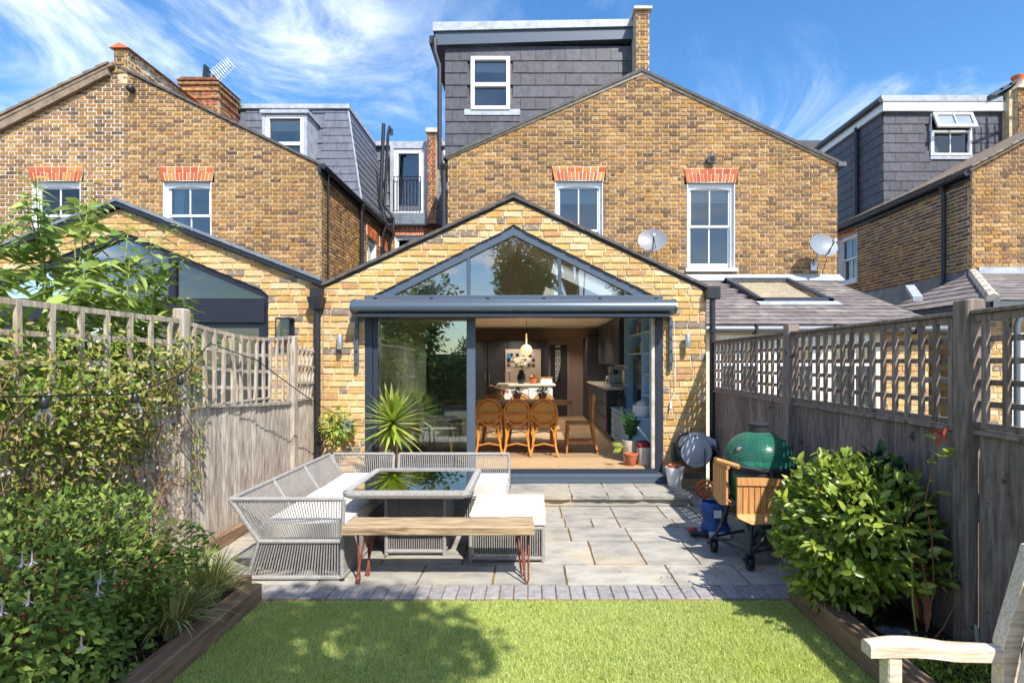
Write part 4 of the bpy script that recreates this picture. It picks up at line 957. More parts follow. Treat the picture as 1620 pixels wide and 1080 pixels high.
oh=obj('open_sash',s_,M['white'],rd); g_=MB(); tb(g_,ha+.068,hb-.068,.068,ph-.068,.02,.026); obj('pane',g_,M['glass'],oh)
obj('apron',MB().box(ow[0]-.02,ow[1]+.06,YR-.035,YR-.017,ow[2]-.09,ow[2]+.0),M['lead'],rd)
# chimney
SK=64.5; YK=F/SK; kx0=sx(1596,SK)
kc=obj('chimney',MB().box(kx0+.1,kx0+1.4,YK+.1,YK+.9,6.0,sz(140,SK)),M['mortar_old'],rh)
brickwork(kc,'F',YK,6.2,sz(140,SK),lambda z:kx0+.22,lambda z:kx0+1.5,[],M['brick_old'],M['mortar_old'],course=.077,seed=55)
brickwork(kc,'W',kx0+.221,6.2,sz(140,SK),lambda z:YK+.013,lambda z:YK+.9,[],M['brick_chim'],M['mortar_old'],course=.077,seed=56)
obj('flaunching',MB().prism([(kx0+.16,YK-.06,sz(140,SK)),(kx0+1.6,YK-.06,sz(140,SK)),(kx0+1.4,YK-.06,sz(126,SK)),(kx0+.34,YK-.06,sz(126,SK))],(0,1.0,0)),M['coping'],kc)
obj('chimney_pot',MB().lathe([(.15,0),(.13,.04),(.12,.20),(.15,.24),(.15,.28)],(kx0+.55,YK+.35,sz(127,SK)),16),M['terracotta'],kc,smooth=True)
hs_=MB()
for k in range(3): hs_.prism([(kx0-.35+k*.22,YK+.1,sz(150-k*8,SK)),(kx0-.05+k*.22,YK+.1,sz(138-k*8,SK)),(kx0-.05+k*.22,YK+.1,sz(134-k*8,SK)),(kx0-.33+k*.22,YK+.1,sz(145-k*8,SK))],(0,.9,0))
obj('ridge_tiles',hs_,M['verge'],kc)
struct('back_roof',MB().box(sx(1240,47),sx(1310,47),F/47,F/47+3,sz(236,47),sz(222,47)),M['slate'])
# aerial that throws its shadow on the dormer
ra=thing('rooftop_aerial','dark television aerial on the right house roof, seen only by its shadow on the dormer','aerial',(12.2,12.0,7.25))
obj('mast',MB().tube([(12.2,12.0,7.2),(12.2,12.0,9.7)],.03,6),M['black'],ra)
obj('boom',MB().tube([(11.7,11.9,9.1),(12.7,12.1,9.3)],.03,6),M['black'],ra)
for i in range(6):
    xx=11.75+.17*i; obj('element',MB().tube([(xx,11.95,8.85+.03*i),(xx,11.95,9.45+.03*i)],.02,5),M['black'],ra)

# ------------------------------------------------------------------ neighbour's lean-to on the right
YE=F/112; leX0,leX1=2.30,5.72
ln=thing('slate_lean_to','cream lean-to beyond the right fence with brown slate roof and skylight','building',(4,YE,0))
zE_,zT_=2.15,3.185; yT_=YM-.02
lr=obj('roof',MB().prism([(leX0,YE-.1,zE_-.04),(leX0,yT_,zT_-.02),(leX0,yT_,zT_-.12),(leX0,YE-.1,zE_-.12)],(leX1-leX0,0,0)),M['slate_brown'],ln)
v=Vector((0,yT_-YE+.12,zT_-zE_+.03)); SKX=(3.65,4.85,8.6,10.12)
slates(lr,(leX0,YE-.12,zE_-.03),(1,0,0),v,leX1-leX0,v.length,.36,.205,M['slate_brown'],
       skip=lambda u,q:SKX[0]<leX0+u<SKX[1] and SKX[2]<YE-.12+q*v.y/v.length<SKX[3],seed=13)
obj('flashing',MB().prism([(leX0,yT_-.22,zT_-.05),(leX0,yT_-.01,zT_+.03),(leX0,yT_-.01,zT_+.10),(leX0,yT_-.04,zT_+.10),(leX0,yT_-.22,zT_-.03)],(leX1-leX0+.2,0,0)),M['lead'],ln)
rz_=lambda y:zE_+(y-YE)*.379
k=MB()
for (xa,xb,ya,yb) in ((SKX[0],SKX[0]+.08,SKX[2],SKX[3]),(SKX[1]-.08,SKX[1],SKX[2],SKX[3]),(SKX[0],SKX[1],SKX[2],SKX[2]+.09),(SKX[0],SKX[1],SKX[3]-.09,SKX[3])):
    k.prism([(xa,ya,rz_(ya)-.02),(xb,ya,rz_(ya)-.02),(xb,ya,rz_(ya)+.085),(xa,ya,rz_(ya)+.085)],(0,yb-ya,rz_(yb)-rz_(ya)))
sk=obj('skylight',k,M['frame_dark'],ln)
xa,xb,ya,yb=SKX; obj('pane',MB().add([(xa+.05,ya+.05,rz_(ya+.05)+.06),(xb-.05,ya+.05,rz_(ya+.05)+.06),(xb-.05,yb-.05,rz_(yb-.05)+.06),(xa+.05,yb-.05,rz_(yb-.05)+.06)],[(0,1,2,3)]),M['glass_sky'],sk)
obj('shaft',MB().add([(xa+.05,ya+.05,rz_(ya)-.01),(xb-.05,ya+.05,rz_(ya)-.01),(xb-.05,yb-.05,rz_(yb)-.01),(xa+.05,yb-.05,rz_(yb)-.01)],[(0,1,2,3)]),M['cream'],sk)
obj('apron',MB().prism([(xa-.05,ya-.15,rz_(ya-.15)+.03),(xb+.05,ya-.15,rz_(ya-.15)+.03),(xb+.05,ya,rz_(ya)+.035),(xa-.05,ya,rz_(ya)+.035)],(0,0,.012)),M['lead'],sk)
obj('gutter',MB().tube([(leX0,YE-.17,zE_-.09),(leX1+.1,YE-.17,zE_-.09)],.05,8),M['grey_gutter'],ln)
for xx in (3.1,4.2,5.3): obj('gutter_bracket',MB().box(xx-.015,xx+.015,YE-.235,YE-.1,zE_-.16,zE_-.02),M['black'],ln)
# cream front with white french windows
cw=MB().box(2.32,5.0,YE,YE+.12,1.98,2.1).box(2.32,5.0,YE,YE+.12,-.03,.18)
pan=[2.32,2.62,3.25,3.42,4.05,4.25,4.88,5.0]
for i in range(0,len(pan),2): cw.box(pan[i],pan[i+1],YE,YE+.12,.18,1.98)
obj('wall',cw,M['cream'],ln)
for (a_,b_) in ((2.62,3.25),(3.42,4.05),(4.25,4.88)):
    f=MB().box(a_,b_,YE+.02,YE+.10,.18,.28).box(a_,b_,YE+.02,YE+.10,1.9,1.98)
    mid_=(a_+b_)/2
    for xx in (a_,mid_-.035,b_-.07): f.box(xx,xx+.07,YE+.02,YE+.10,.28,1.9)
    f.box(a_+.07,b_-.07,YE+.03,YE+.09,1.55,1.62)
    w=obj('window',f,M['white'],ln)
    obj('pane',MB().box(a_+.03,b_-.03,YE+.055,YE+.06,.25,1.93),M['glass'],w)
    obj('blind',MB().box(a_+.04,b_-.04,YE+.13,YE+.135,.2,1.2),M['blind'],w)
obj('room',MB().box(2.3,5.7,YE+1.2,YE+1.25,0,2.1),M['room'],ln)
brickwork(ln,'F',YE,-.05,2.1,lambda z:5.0,lambda z:5.62,[],M['brick_ext'],M['mortar'],course=.08,bond='mixed',seed=61)
# hipped extension beyond
hx=thing('hipped_extension','brown tiled hipped roof and brick wall of the farther extension at right','building',(6.6,7.6,0))
hxX,hxY,hzE_,hwX,hwZ=6.54,7.6,2.46,8.5,3.30
hr=MB().add([(hxX,hxY,hzE_),(hwX,YM-.02,hwZ),(hxX,YM-.02,hzE_),(12,hxY,hzE_),(12,YM-.02,hwZ),(12,YM-.02,2.2),(hxX,YM-.02,2.2),(hxX,hxY,2.4),(12,hxY,2.4)],[(0,1,2),(0,3,4,1),(2,1,4,5,6),(0,2,6,7),(0,7,8,3),(3,8,5,4)])
ho=obj('roof',hr,M['slate_brown'],hx)
v=Vector((hwX-hxX,0,hwZ-hzE_)); slates(ho,Vector((hxX-.02,YM-.05,hzE_))+Vector((-.004,0,.01)),(0,-1,0),v,YM-.05-hxY,v.length,.6,.30,M['slate_brown'],shape=lambda q:(0,(YM-.05-hxY)*(1-q/v.length)),seed=5)
v=Vector((0,YM-hxY,hwZ-hzE_)); slates(ho,Vector((hxX,hxY-.02,hzE_))+Vector((0,-.004,.01)),(1,0,0),v,4.5,v.length,.6,.26,M['slate_brown'],shape=lambda q:((hwX-hxX)*q/v.length,4.5),seed=6)
for i in range(7):
    t0,t1=i/7,(i+.97)/7; A=Vector((hxX,hxY,hzE_)); B=Vector((hwX,YM-.02,hwZ))
    obj('hip_tile',MB().tube([A+(B-A)*t0+Vector((0,0,.03)),A+(B-A)*t1+Vector((0,0,.03))],[.085,.075],8),M['coping'],hx)
obj('fascia',MB().box(hxX-.05,hxX-.012,hxY-.05,YM-.05,hzE_-.13,hzE_+.0).box(hxX-.05,12,hxY-.06,hxY-.02,hzE_-.13,hzE_-.0),M['grey_gutter'],hx)
obj('flashing',MB().box(hwX+.1,12,YM-.06,YM-.012,hwZ-.03,hwZ+.13),M['lead'],hx)
obj('flashing',MB().box(RX-.06,RX-.015,YM+.1,14,2.9,3.36),M['lead_dark'],hx)
obj('roof_box',MB().prism([(6.4,9.0,2.62),(6.9,9.9,2.95),(6.9,9.9,3.02),(6.4,9.0,2.70)],(.12,-.06,0)),M['lead'],hx)
brickwork(hx,'W',hxX+.02,-.05,2.33,lambda z:hxY+.2,lambda z:YM,[],M['brick_ext'],M['mortar'],course=.08,bond='mixed',seed=62)
brickwork(hx,'F',hxY+.2,-.05,2.33,lambda z:hxX+.02,lambda z:9.0,[rect_hole(7.0,8.2,.1,2.0)],M['brick_ext'],M['mortar'],course=.08,bond='mixed',seed=63)
obj('french_door',MB().box(7.0,8.2,hxY+.25,hxY+.3,.1,2.0),M['white'],hx)
pipe(hx,[(hxX+.35,hxY-.1,hzE_-.1),(hxX+.2,hxY-.15,hzE_-.35),(hxX+.2,hxY-.15,.1)],.04,M['grey_gutter'])

# ------------------------------------------------------------------ neighbour's extension on the left
le=thing('left_extension','neighbouring gabled brick extension with near-black glazed gable behind the left fence','building',(-5.2,YF,0))
lA,lAz=sx(190,124),sz(330,124); lR,lEz=-2.665,2.56; lL=2*lA-lR
def le_l(z): return lL if z<=lEz else lL+(lA-lL)*min(1,(z-lEz)/(lAz-lEz))
def le_r(z): return lR if z<=lEz else lR+(lA-lR)*min(1,(z-lEz)/(lAz-lEz))
gR,gz0,gz1=sx(424,124),sz(472,124),sz(364,124); gL=2*lA-gR
gside=sz(462,124)
def gl_(z): return gL if z<gside else gL+(lA-gL)*min(1,(z-gside)/(gz1-gside))
def gr_(z): return gR if z<gside else gR+(lA-gR)*min(1,(z-gside)/(gz1-gside))
brickwork(le,'F',YF,-.05,lAz,le_l,le_r,[(gl_,gr_,-.1,gz1)],M['brick_ext'],M['mortar'],course=.0832,Ls=.235,Lh=.118,joint=.012,bond='mixed',n_ind=300,thick=.2,rough=.0045,seed=71)
rf=MB(); slope_slab(rf,lA,lAz+.06,lR+.0,lEz+.045,YF+.03,10.3,.07); slope_slab(rf,lA,lAz+.06,lL,lEz+.045,YF+.03,10.3,.07); obj('roof',rf,M['slate'],le)
for sgn in (1,-1):
    xe=lA+sgn*(lR-lA)
    obj('bargeboard',MB().prism([(lA,YF-.06,lAz+.075),(xe,YF-.06,lEz+.075),(xe,YF-.06,lEz+.01),(lA,YF-.06,lAz+.01)],(0,.09,0)),M['navy'],le)
    obj('verge_trim',MB().prism([(lA,YF-.075,lAz+.115),(xe,YF-.075,lEz+.115),(xe,YF-.075,lEz+.078),(lA,YF-.075,lAz+.078)],(0,.16,0)),M['lead_dark'],le)
gm=MB(); t=.085
def gp(pts,y0=YF+.03,d=.10): gm.prism([(x,y0,z) for x,z in pts],(0,d,0))
sg_=(gz1-gside)/(gR-lA); dd_=t*math.sqrt(1+sg_**2)
gp([(lA,gz1),(gR,gside),(gR,gside-dd_),(lA,gz1-dd_)]); gp([(lA,gz1),(lA,gz1-dd_),(gL,gside-dd_),(gL,gside)])
gm.box(gR-.05,gR,YF+.032,YF+.128,.1,gside-.01).box(gL,gL+.05,YF+.032,YF+.128,.1,gside-.01).box(gL+.05,gR-.05,YF+.033,YF+.127,gz0-.04,gz0+.005)
lg=obj('gable_window',gm,M['navy'],le)
for xm in (sx(268,124),2*lA-sx(268,124)):
    obj('mullion',MB().box(xm-.035,xm+.035,YF+.034,YF+.126,gz0+.005,gz1-dd_-abs(xm-lA)*sg_+.02),M['navy'],lg)
obj('pane',MB().prism([(gL+.04,YF+.08,gz0),(gR-.04,YF+.08,gz0),(gR-.04,YF+.08,gside-.05),(lA,YF+.08,gz1-.05),(gL+.04,YF+.08,gside-.05)],(0,.012,0)),M['glass_next'],lg)
obj('beam',MB().bbox(gL+.05,gR-.05,YF+.0,YF+.13,gz0-.31,gz0-.042),M['navy'],le)
obj('door_frame',MB().box(gR-.13,gR-.051,YF+.03,YF+.13,.1,gz0-.32).box(gL+.05,gR-.13,YF+.03,YF+.13,gz0-.37,gz0-.312).box(-4.95,-4.87,YF+.03,YF+.13,.1,gz0-.37),M['navy'],le)
obj('door_pane',MB().box(gL+.06,gR-.13,YF+.07,YF+.082,.1,gz0-.37),M['glass_next'],le)
# interior of that room: pale lining and white roof-light
struct('left_room_floor',MB().box(lL,lR-.1,YF+.2,10.2,.05,.12),M['floor_oak'])
struct('left_room_wall_back',MB().prism([(lL,9.8,.12),(lR-.1,9.8,.12),(lR-.1,9.8,2.5),(lA,9.8,lAz-.03),(lL,9.8,2.5)],(0,.1,0)),M['plaster'])
struct('left_room_ceiling',MB().box(lR-.14,lR-.1,YF+.2,9.8,.12,2.5).prism([(lA,YF+.21,lAz-.03),(lR-.1,YF+.21,lEz-.06),(lR-.1,YF+.21,lEz-.08),(lA,YF+.21,lAz-.05)],(0,2.6,0)),M['plaster'])
rl_=MB(); P=lambda t,o:(lA+(lR-lA)*t,lAz+(lEz-lAz)*t-.06-o)
for (t0,t1,ya,yb) in ((.25,.29,7.6,8.6),(.62,.66,7.6,8.6),(.29,.62,7.6,7.68),(.29,.62,8.52,8.6)):
    (x0,z0),(x1,z1)=P(t0,0),P(t1,0); rl_.prism([(x0,ya,z0),(x1,ya,z1),(x1,ya,z1-.16),(x0,ya,z0-.16)],(0,yb-ya,0))
obj('skylight_lining',rl_,M['white'],le)
# corner window at the side return
def wall_lamp(x,z,label):
    t=thing('wall_lamp',label,'wall lamp',(x,YF,z))
    obj('tube',MB().lathe([(.032,-.09),(.034,-.085),(.034,.085),(.032,.09)],(x,YF-.085,z),16),M['galv'],t,smooth=True)
    obj('rim',MB().lathe([(.0345,-.085),(.0345,-.06)],(x,YF-.085,z),16),M['chrome'],t)
    obj('mount',MB().bbox(x-.02,x+.02,YF-.055,YF-.002,z-.03,z+.03),M['galv'],t)
wall_lamp(sx(539,125),sz(541,125),'steel up-down wall lamp on the brick pier nearest the yucca')
wall_lamp(sx(1087,125),sz(540,125),'steel up-down wall lamp on the brick pier above the hose reel')
lt=thing('wall_lantern','black box lantern with clear glass on the neighbouring extension wall','lantern',(sx(449,126),YF,sz(520,126)))
lx,lz=sx(449,126),sz(520,126)
fm=MB().box(lx-.09,lx+.09,YF-.012,YF-.001,lz-.14,lz+.14).box(lx-.09,lx+.09,YF-.15,YF-.012,lz+.12,lz+.14).box(lx-.09,lx+.09,YF-.15,YF-.012,lz-.14,lz-.12)
for a_ in (-.09,.08):
    fm.box(lx+a_,lx+a_+.01,YF-.15,YF-.14,lz-.12,lz+.12)
obj('frame',fm,M['navy'],lt)
obj('pane',MB().box(lx-.08,lx+.08,YF-.147,YF-.143,lz-.12,lz+.12),M['glass_bulb'],lt)
obj('bulb',MB().sphere((lx,YF-.08,lz-.03),.028,10,8).lathe([(.014,-.09),(.014,-.055)],(lx,YF-.08,lz),8),M['filament'],lt,smooth=True)
# ------------------------------------------------------------------ fences
def fence_board(par,X,y0,y1,z0,z1,mat,th=.016,proud=0,r=random):
    s=1 if X>0 else -1
    b=MB(); e=r.uniform(0,.006); xi=X-s*proud
    V=[(xi,y0,z0),(xi-s*th*.45,y0,z0)]
    # feather-edge profile: thin at one edge
    A=[(xi,y0),(xi,y1),(xi-s*th*1.3,y1),(xi-s*th*.6,y0)]
    zt=[z1+r.uniform(-.006,.004)]*4
    b.add([(x,y,z0) for x,y in A]+[(x,y,z) for (x,y),z in zip(A,zt)],[(0,1,2,3),(7,6,5,4),(0,4,5,1),(1,5,6,2),(2,6,7,3),(3,7,4,0)])
    return obj('fence_board',b,mat,par)
RXF=2.34
rfn=thing('right_fence','weathered brown board fence topped with square trellis on the shaded right side','fence',(RXF,4.3,0))
posts=[.9,2.84,4.78]
y=.35; rr_=random.Random(4)
while y<6.80:
    w=rr_.uniform(.098,.112)
    if not any(abs(y+w/2-p)<.045 for p in posts): fence_board(rfn,RXF,y+.002,min(y+w-.002,6.84),-.02,1.225,M['fence_r'],.020,rr_.choice((0,.004,.009)),rr_)
    y+=w
for p in posts:
    obj('light_stop_strip',MB().box(RXF+.033,RXF+.045,p-.14,p+.14,-.02,1.22),M['fence_r'],rfn)  # added behind each post to block sun leaking through the board gaps
    po=obj('post',MB().bbox(RXF-.075,RXF+.025,p-.05,p+.05,-.03,1.93,.006),M['fence_r'],rfn)
for z_ in (.3,1.0): obj('arris_rail',MB().box(RXF+.047,RXF+.075,.35,6.84,z_,z_+.08),M['fence_r'],rfn)
obj('gravel_board',MB().box(RXF+.001,RXF+.03,.35,6.84,-.03,.16),M['fence_r'],rfn)
def trellis(par,X,ya,yb,z0,z1,mat,nv,nh,s,sag=lambda t:0,base=lambda t:0,jit=.0):
    th=.022; w=.030
    def zz(t,f): return z0+base(t)+(z1-z0+sag(t)-base(t))*f
    for (f,nm) in ((0,'rail'),(1,'rail')):
        m=max(1,int(6 if (sag(.5) or base(.5)) else 1))
        b=MB()
        for i in range(m):
            t0,t1=i/m,(i+1)/m
            b.bar((X,ya+(yb-ya)*t0,zz(t0,f)),(X,ya+(yb-ya)*t1,zz(t1,f)),.036,.034)
        obj('trellis_rail',b,mat,par)
    for k in range(1,nh+1):
        f=k/(nh+1); m=6 if (sag(.5) or base(.5)) else 1; b=MB()
        for i in range(m):
            t0,t1=i/m,(i+1)/m
            b.bar((X+s*.012,ya+(yb-ya)*t0,zz(t0,f)),(X+s*.012,ya+(yb-ya)*t1,zz(t1,f)),.020,.030)
        obj('trellis_slat',b,mat,par)
    for k in range(nv):
        t=(k+.5)/nv; y=ya+(yb-ya)*t; q=random.uniform(-jit,jit)
        obj('trellis_slat',MB().bar((X-s*.010,y+q,zz(t,0)-.01),(X-s*.010,y-q*.6,zz(t,1)+.012),.030,.022,(1,0,0)),mat,par)
for (a,b,n) in ((4.83,6.80,16),(2.89,4.73,16),(.95,2.79,15)):
    trellis(rfn,RXF-.02,a,b,1.275,1.83,M['fence_r'],n,4,1)
    obj('capping',MB().bbox(RXF-.06,RXF+.02,a,b,1.85,1.872,.004),M['fence_r'],rfn)
    obj('capping',MB().bbox(RXF-.05,RXF+.02,a,b,1.226,1.252,.004),M['fence_r'],rfn)
nm=MB(); r_=random.Random(77); y=.40
while y<6.8:
    for z_ in (.34,1.04): nm.lathe([(.0045,-.001),(.0045,.0)],(RXF-.034,y+r_.uniform(-.012,.012),z_+r_.uniform(-.02,.02)),6,'X')
    y+=.105
tag(obj('nail_heads',nm,M['black'],rfn),kind='stuff')
LXF=-2.77
lfn=thing('left_fence','sun-bleached board fence with sagging open trellis along the left side','fence',(LXF,4,0))
def ltop(y): return 1.25 if y<4.2 else 1.25-.08*min(1,(y-4.2)/1.0)
lposts=[2.30,4.22,6.18]
y=1.2; rr_=random.Random(9)
while y<6.74:
    w=rr_.uniform(.088,.105)
    if not any(abs(y+w/2-p)<.045 for p in lposts): fence_board(lfn,LXF,y+.0015,min(y+w-.0015,6.80),-.02,ltop(y),M['fence_l'],.018,rr_.choice((0,.004,.009)),rr_)
    y+=w
for p in lposts: obj('light_stop_strip',MB().box(LXF-.045,LXF-.033,p-.14,p+.14,-.02,1.16),M['fence_l'],lfn)  # same added strips on the left, closing the gaps against sunlight
for i,p in enumerate(lposts): obj('post',MB().bbox(LXF-.02,LXF+.07,p-.05,p+.05,-.03,(2.02,2.02,1.90)[i],.01),M['fence_l'],lfn)
obj('capping',MB().bbox(LXF-.01,LXF+.05,4.28,5.6,1.22,1.238,.003),M['fence_l'],lfn)
trellis(lfn,LXF+.03,4.28,6.12,1.24,1.87,M['fence_l'],13,3,-1,sag=lambda t:.04-.06*math.sin(math.pi*t)-.03*t,base=lambda t:.03-.13*t**.7,jit=.03)
trellis(lfn,LXF+.03,2.36,4.16,1.27,1.92,M['fence_l'],9,3,-1,sag=lambda t:.0,jit=.01)
trellis(lfn,LXF+.03,1.2,2.24,1.27,1.90,M['fence_l'],5,3,-1)
# splayed fan of slats at the wall end
for i in range(6):
    f=i/5; obj('trellis_slat',MB().bar((LXF+.03,6.24+.42*f,1.14),(LXF+.03,6.26+.62*f,1.80-.03*f),.026,.020,(1,0,0)),M['fence_l'],lfn)
for k in range(4): obj('trellis_slat',MB().bar((LXF+.045,6.22,1.16+.2*k),(LXF+.045,6.70+.035*k,1.16+.19*k),.018,.024),M['fence_l'],lfn)
obj('trellis_slat',MB().bar((LXF+.05,4.98,1.24),(LXF+.05,4.86,1.82),.034,.02,(1,0,0)),M['fence_l'],lfn)
# ------------------------------------------------------------------ sleepers
def sleeper(x0,x1,y0,y1,z1,label):
    o=obj('sleeper',MB().bbox(x0,x1,y0,y1,-.03,z1,.008),M['sleeper']); return tag(o,label,'timber edging')
sleeper(-1.925,-1.80,1.0,3.60,.125,'long weathered timber sleeper edging the left planting bed')
sleeper(-2.42,-1.928,3.60,3.72,.135,'short timber sleeper closing the end of the left bed by the sofa')
sleeper(1.73,1.845,.6,3.50,.155,'long weathered timber sleeper edging the right planting bed')
sleeper(1.735,2.30,3.505,3.62,.17,'short timber sleeper closing the patio end of the right bed')
sleeper(-2.735,-2.66,3.75,6.6,.11,'low timber board laid along the foot of the left fence')
# ------------------------------------------------------------------ rope furniture
def strands(mb,a0,a1,b0,b1,n,r=.0045,k=4,slack=0):
    """n strands from line a0-a1 to line b0-b1"""
    a0,a1,b0,b1=map(Vector,(a0,a1,b0,b1))
    for i in range(n):
        t=(i+.5)/n; mb.tube([a0+(a1-a0)*t,b0+(b1-b0)*t],r,k,False)
    return mb
def tubes(par,name,segs,r,mat):
    mb=MB()
    for s in segs: mb.tube(s,r,8)
    return obj(name,mb,mat,par,smooth=True)
def cushion(name,x0,x1,y0,y1,z0,z1,label,tilt=0,seed=0):
    nx,ny=10,10; r=random.Random(seed); mb=MB(); V=[]
    def pt(i,j,k):
        u,v=i/nx,j/ny; e=min(u,1-u,v,1-v); bulge=(z1-z0)*.10*(1-math.exp(-e*14))-(z1-z0)*.10
        dz_=(bulge if k else -bulge*.3)+ (r.uniform(-.003,.003) if k else 0)
        ex=.012*math.cos(u*math.pi*2)*0
        return (x0+(x1-x0)*u,y0+(y1-y0)*v,(z1 if k else z0)+dz_+tilt*(v-.5))
    top=[[len(V)+0 for _ in range(1)] for __ in range(1)]
    ids={}
    for k in (0,1):
        for j in range(ny+1):
            for i in range(nx+1): ids[i,j,k]=len(V); V.append(pt(i,j,k))
    f=[]
    for j in range(ny):
        for i in range(nx):
            f.append((ids[i,j,1],ids[i+1,j,1],ids[i+1,j+1,1],ids[i,j+1,1])); f.append((ids[i,j,0],ids[i,j+1,0],ids[i+1,j+1,0],ids[i+1,j,0]))
    for i in range(nx):
        f.append((ids[i,0,0],ids[i+1,0,0],ids[i+1,0,1],ids[i,0,1])); f.append((ids[i,ny,1],ids[i+1,ny,1],ids[i+1,ny,0],ids[i,ny,0]))
    for j in range(ny):
        f.append((ids[0,j,1],ids[0,j+1,1],ids[0,j+1,0],ids[0,j,0])); f.append((ids[nx,j,0],ids[nx,j+1,0],ids[nx,j+1,1],ids[nx,j,1]))
    mb.add(V,f); o=obj(name,mb,M['cushion'])
    bv=o.modifiers.new('bevel','BEVEL'); bv.width=.018; bv.segments=3; bv.limit_method='ANGLE'; bv.angle_limit=R(50)
    o.data.polygons.foreach_set('use_smooth',[True]*len(o.data.polygons)); o.data.set_sharp_from_angle(angle=R(60))
    pp=MB()
    for zq in (z0+.014,z1-.016):
        L_=[(x0+.012,y0+.001),(x1-.012,y0+.001),(x1-.001,y0+.012),(x1-.001,y1-.012),(x1-.012,y1-.001),(x0+.012,y1-.001),(x0+.001,y1-.012),(x0+.001,y0+.012)]
        pp.tube([(a,b,zq+tilt*((b-y0)/(y1-y0)-.5)) for a,b in L_+L_[:1]],.0045,5,False)
    pz=obj('piping',pp,M['cushion'],o,smooth=True)
    return tag(o,label,'cushion')
# long left sofa: its back leans out to the fence, arm at the near end
sf=thing('corner_sofa','grey rope-woven sofa with slanted arm facing the lawn, along the left fence','sofa',(-1.8,4.8,0))
xb,xt,xf=-2.06,-2.20,-1.39; y0,y1=3.95,5.10; zs,zt=.285,.60; y2=5.86
fr=[[(xb-.02,y0,.02),(xf,y0,.02)],[(xb+.06,y0,zs),(xf,y0,zs)],[(xt,y0-.02,zt),(xf+.02,y0-.02,zt)],[(xt,y0-.02,zt),(xb+.06,y0,zs),(xb-.02,y0,.02)],[(xf,y0,.02),(xf,y0,zs),(xf+.02,y0-.02,zt)],
    [(xt,y0-.02,zt),(xt,y2,zt)],[(xb+.06,y0,zs),(xb+.06,y2,zs)],[(xb-.02,y0,.02),(xb-.02,y2,.02)],[(xf,y0,zs),(xf,y1,zs)],[(xf,y0,.02),(xf,y1,.02)],
    [(xf,y1,.02),(xf,y1,zs)],[(xt,4.58,zt),(xb+.06,4.58,zs)],[(xt,5.2,zt),(xb+.06,5.2,zs)],[(xt,y2,zt),(xb+.06,y2,zs),(xb-.02,y2,.02)]]
tubes(sf,'frame',fr,.017,M['rope'])
w_=MB(); strands(w_,(xb+.075,y0,zs),(xf-.02,y0,zs),(xt+.03,y0-.02,zt),(xf,y0-.02,zt),38,.0042)
tag(obj('arm_weave',w_,M['rope'],sf),kind='stuff')
w_=MB(); strands(w_,(xb,y0,.03),(xf-.02,y0,.03),(xb+.08,y0,zs),(xf-.02,y0,zs),30,.0062)
tag(obj('end_weave',w_,M['rope'],sf),kind='stuff')
w_=MB(); strands(w_,(xb+.06,y0,zs),(xb+.06,y2,zs),(xt,y0,zt),(xt,y2,zt),96,.0038); tag(obj('back_weave',w_,M['rope'],sf),kind='stuff')
w_=MB(); strands(w_,(xf,y0,.03),(xf,y1,.03),(xf,y0,zs),(xf,y1,zs),70,.0075); strands(w_,(xb-.02,y0,.03),(xb-.02,y2,.03),(xb+.06,y0,zs),(xb+.06,y2,zs),80); tag(obj('base_weave',w_,M['rope'],sf),kind='stuff')
obj('seat_deck',MB().box(xb+.08,xf-.02,y0+.03,y1,zs-.01,zs+.008),M['steel_black'],sf)
for (a,b) in ((xb-.02,y0),(xf,y0),(xf,y1),(xb-.02,y2)): obj('foot',MB().lathe([(.02,0),(.02,.02)],(a,b,0),10),M['black'],sf)
# back sofa with its back to the house
s2=thing('back_sofa','grey rope-woven sofa backing on to the step in front of the doors','sofa',(-1.0,5.5,0))
bx0,bx1=-2.03,-.24; by=5.88; bf=5.22
fr=[]
for (a,b) in ((-2.16,-1.50),(-1.44,-.82),(-.82,bx1)):
    fr+=[[(a,by,.60),(b,by,.60)],[(a,by,.60),(a+.0,by-.06,zs)],[(b,by,.60),(b,by-.06,zs)]]
fr+=[[(bx0,by-.06,zs),(bx1,by-.06,zs)],[(xf+.03,bf,zs),(bx1,bf,zs)],[(bx1,bf,zs),(bx1,by-.06,zs)],[(bx1,bf,.02),(bx1,bf,zs)],[(bx1,by-.06,.02),(bx1,by-.06,zs)],[(xf+.03,bf,.02),(bx1,bf,.02)],[(bx1,bf,.02),(bx1,by-.06,.02)],[(bx0,by-.06,.02),(bx1,by-.06,.02)],[(xf+.03,bf,.02),(xf+.03,bf,zs)]]
tubes(s2,'frame',fr,.016,M['rope'])
w_=MB(); strands(w_,(-2.14,by-.06,zs),(-1.52,by-.06,zs),(-2.14,by,.60),(-1.52,by,.60),30,.0055); strands(w_,(-1.42,by-.06,zs),(bx1-.02,by-.06,zs),(-1.42,by,.60),(bx1-.02,by,.60),56,.0055)
tag(obj('back_weave',w_,M['rope'],s2),kind='stuff')
w_=MB(); strands(w_,(xf+.05,bf,.03),(bx1-.02,bf,.03),(xf+.05,bf,zs),(bx1-.02,bf,zs),50,.0065); strands(w_,(bx1,bf+.02,.03),(bx1,by-.08,.03),(bx1,bf+.02,zs),(bx1,by-.08,zs),28,.0065)
tag(obj('base_weave',w_,M['rope'],s2),kind='stuff')
obj('seat_deck',MB().box(bx0+.05,bx1-.02,bf+.02,by-.08,zs-.01,zs+.008),M['steel_black'],s2)
for (a,b) in ((bx1,bf),(bx1,by-.06),(bx0,by-.06),(xf+.03,bf)): obj('foot',MB().lathe([(.02,0),(.02,.02)],(a,b,0),10),M['black'],s2)
cz=zs+.010
cushion('seat_cushion',xb+.06,xf+.01,y0+.03,y1-.01,cz,cz+.125,'long off-white seat cushion nearest the lawn on the left sofa',0,1)
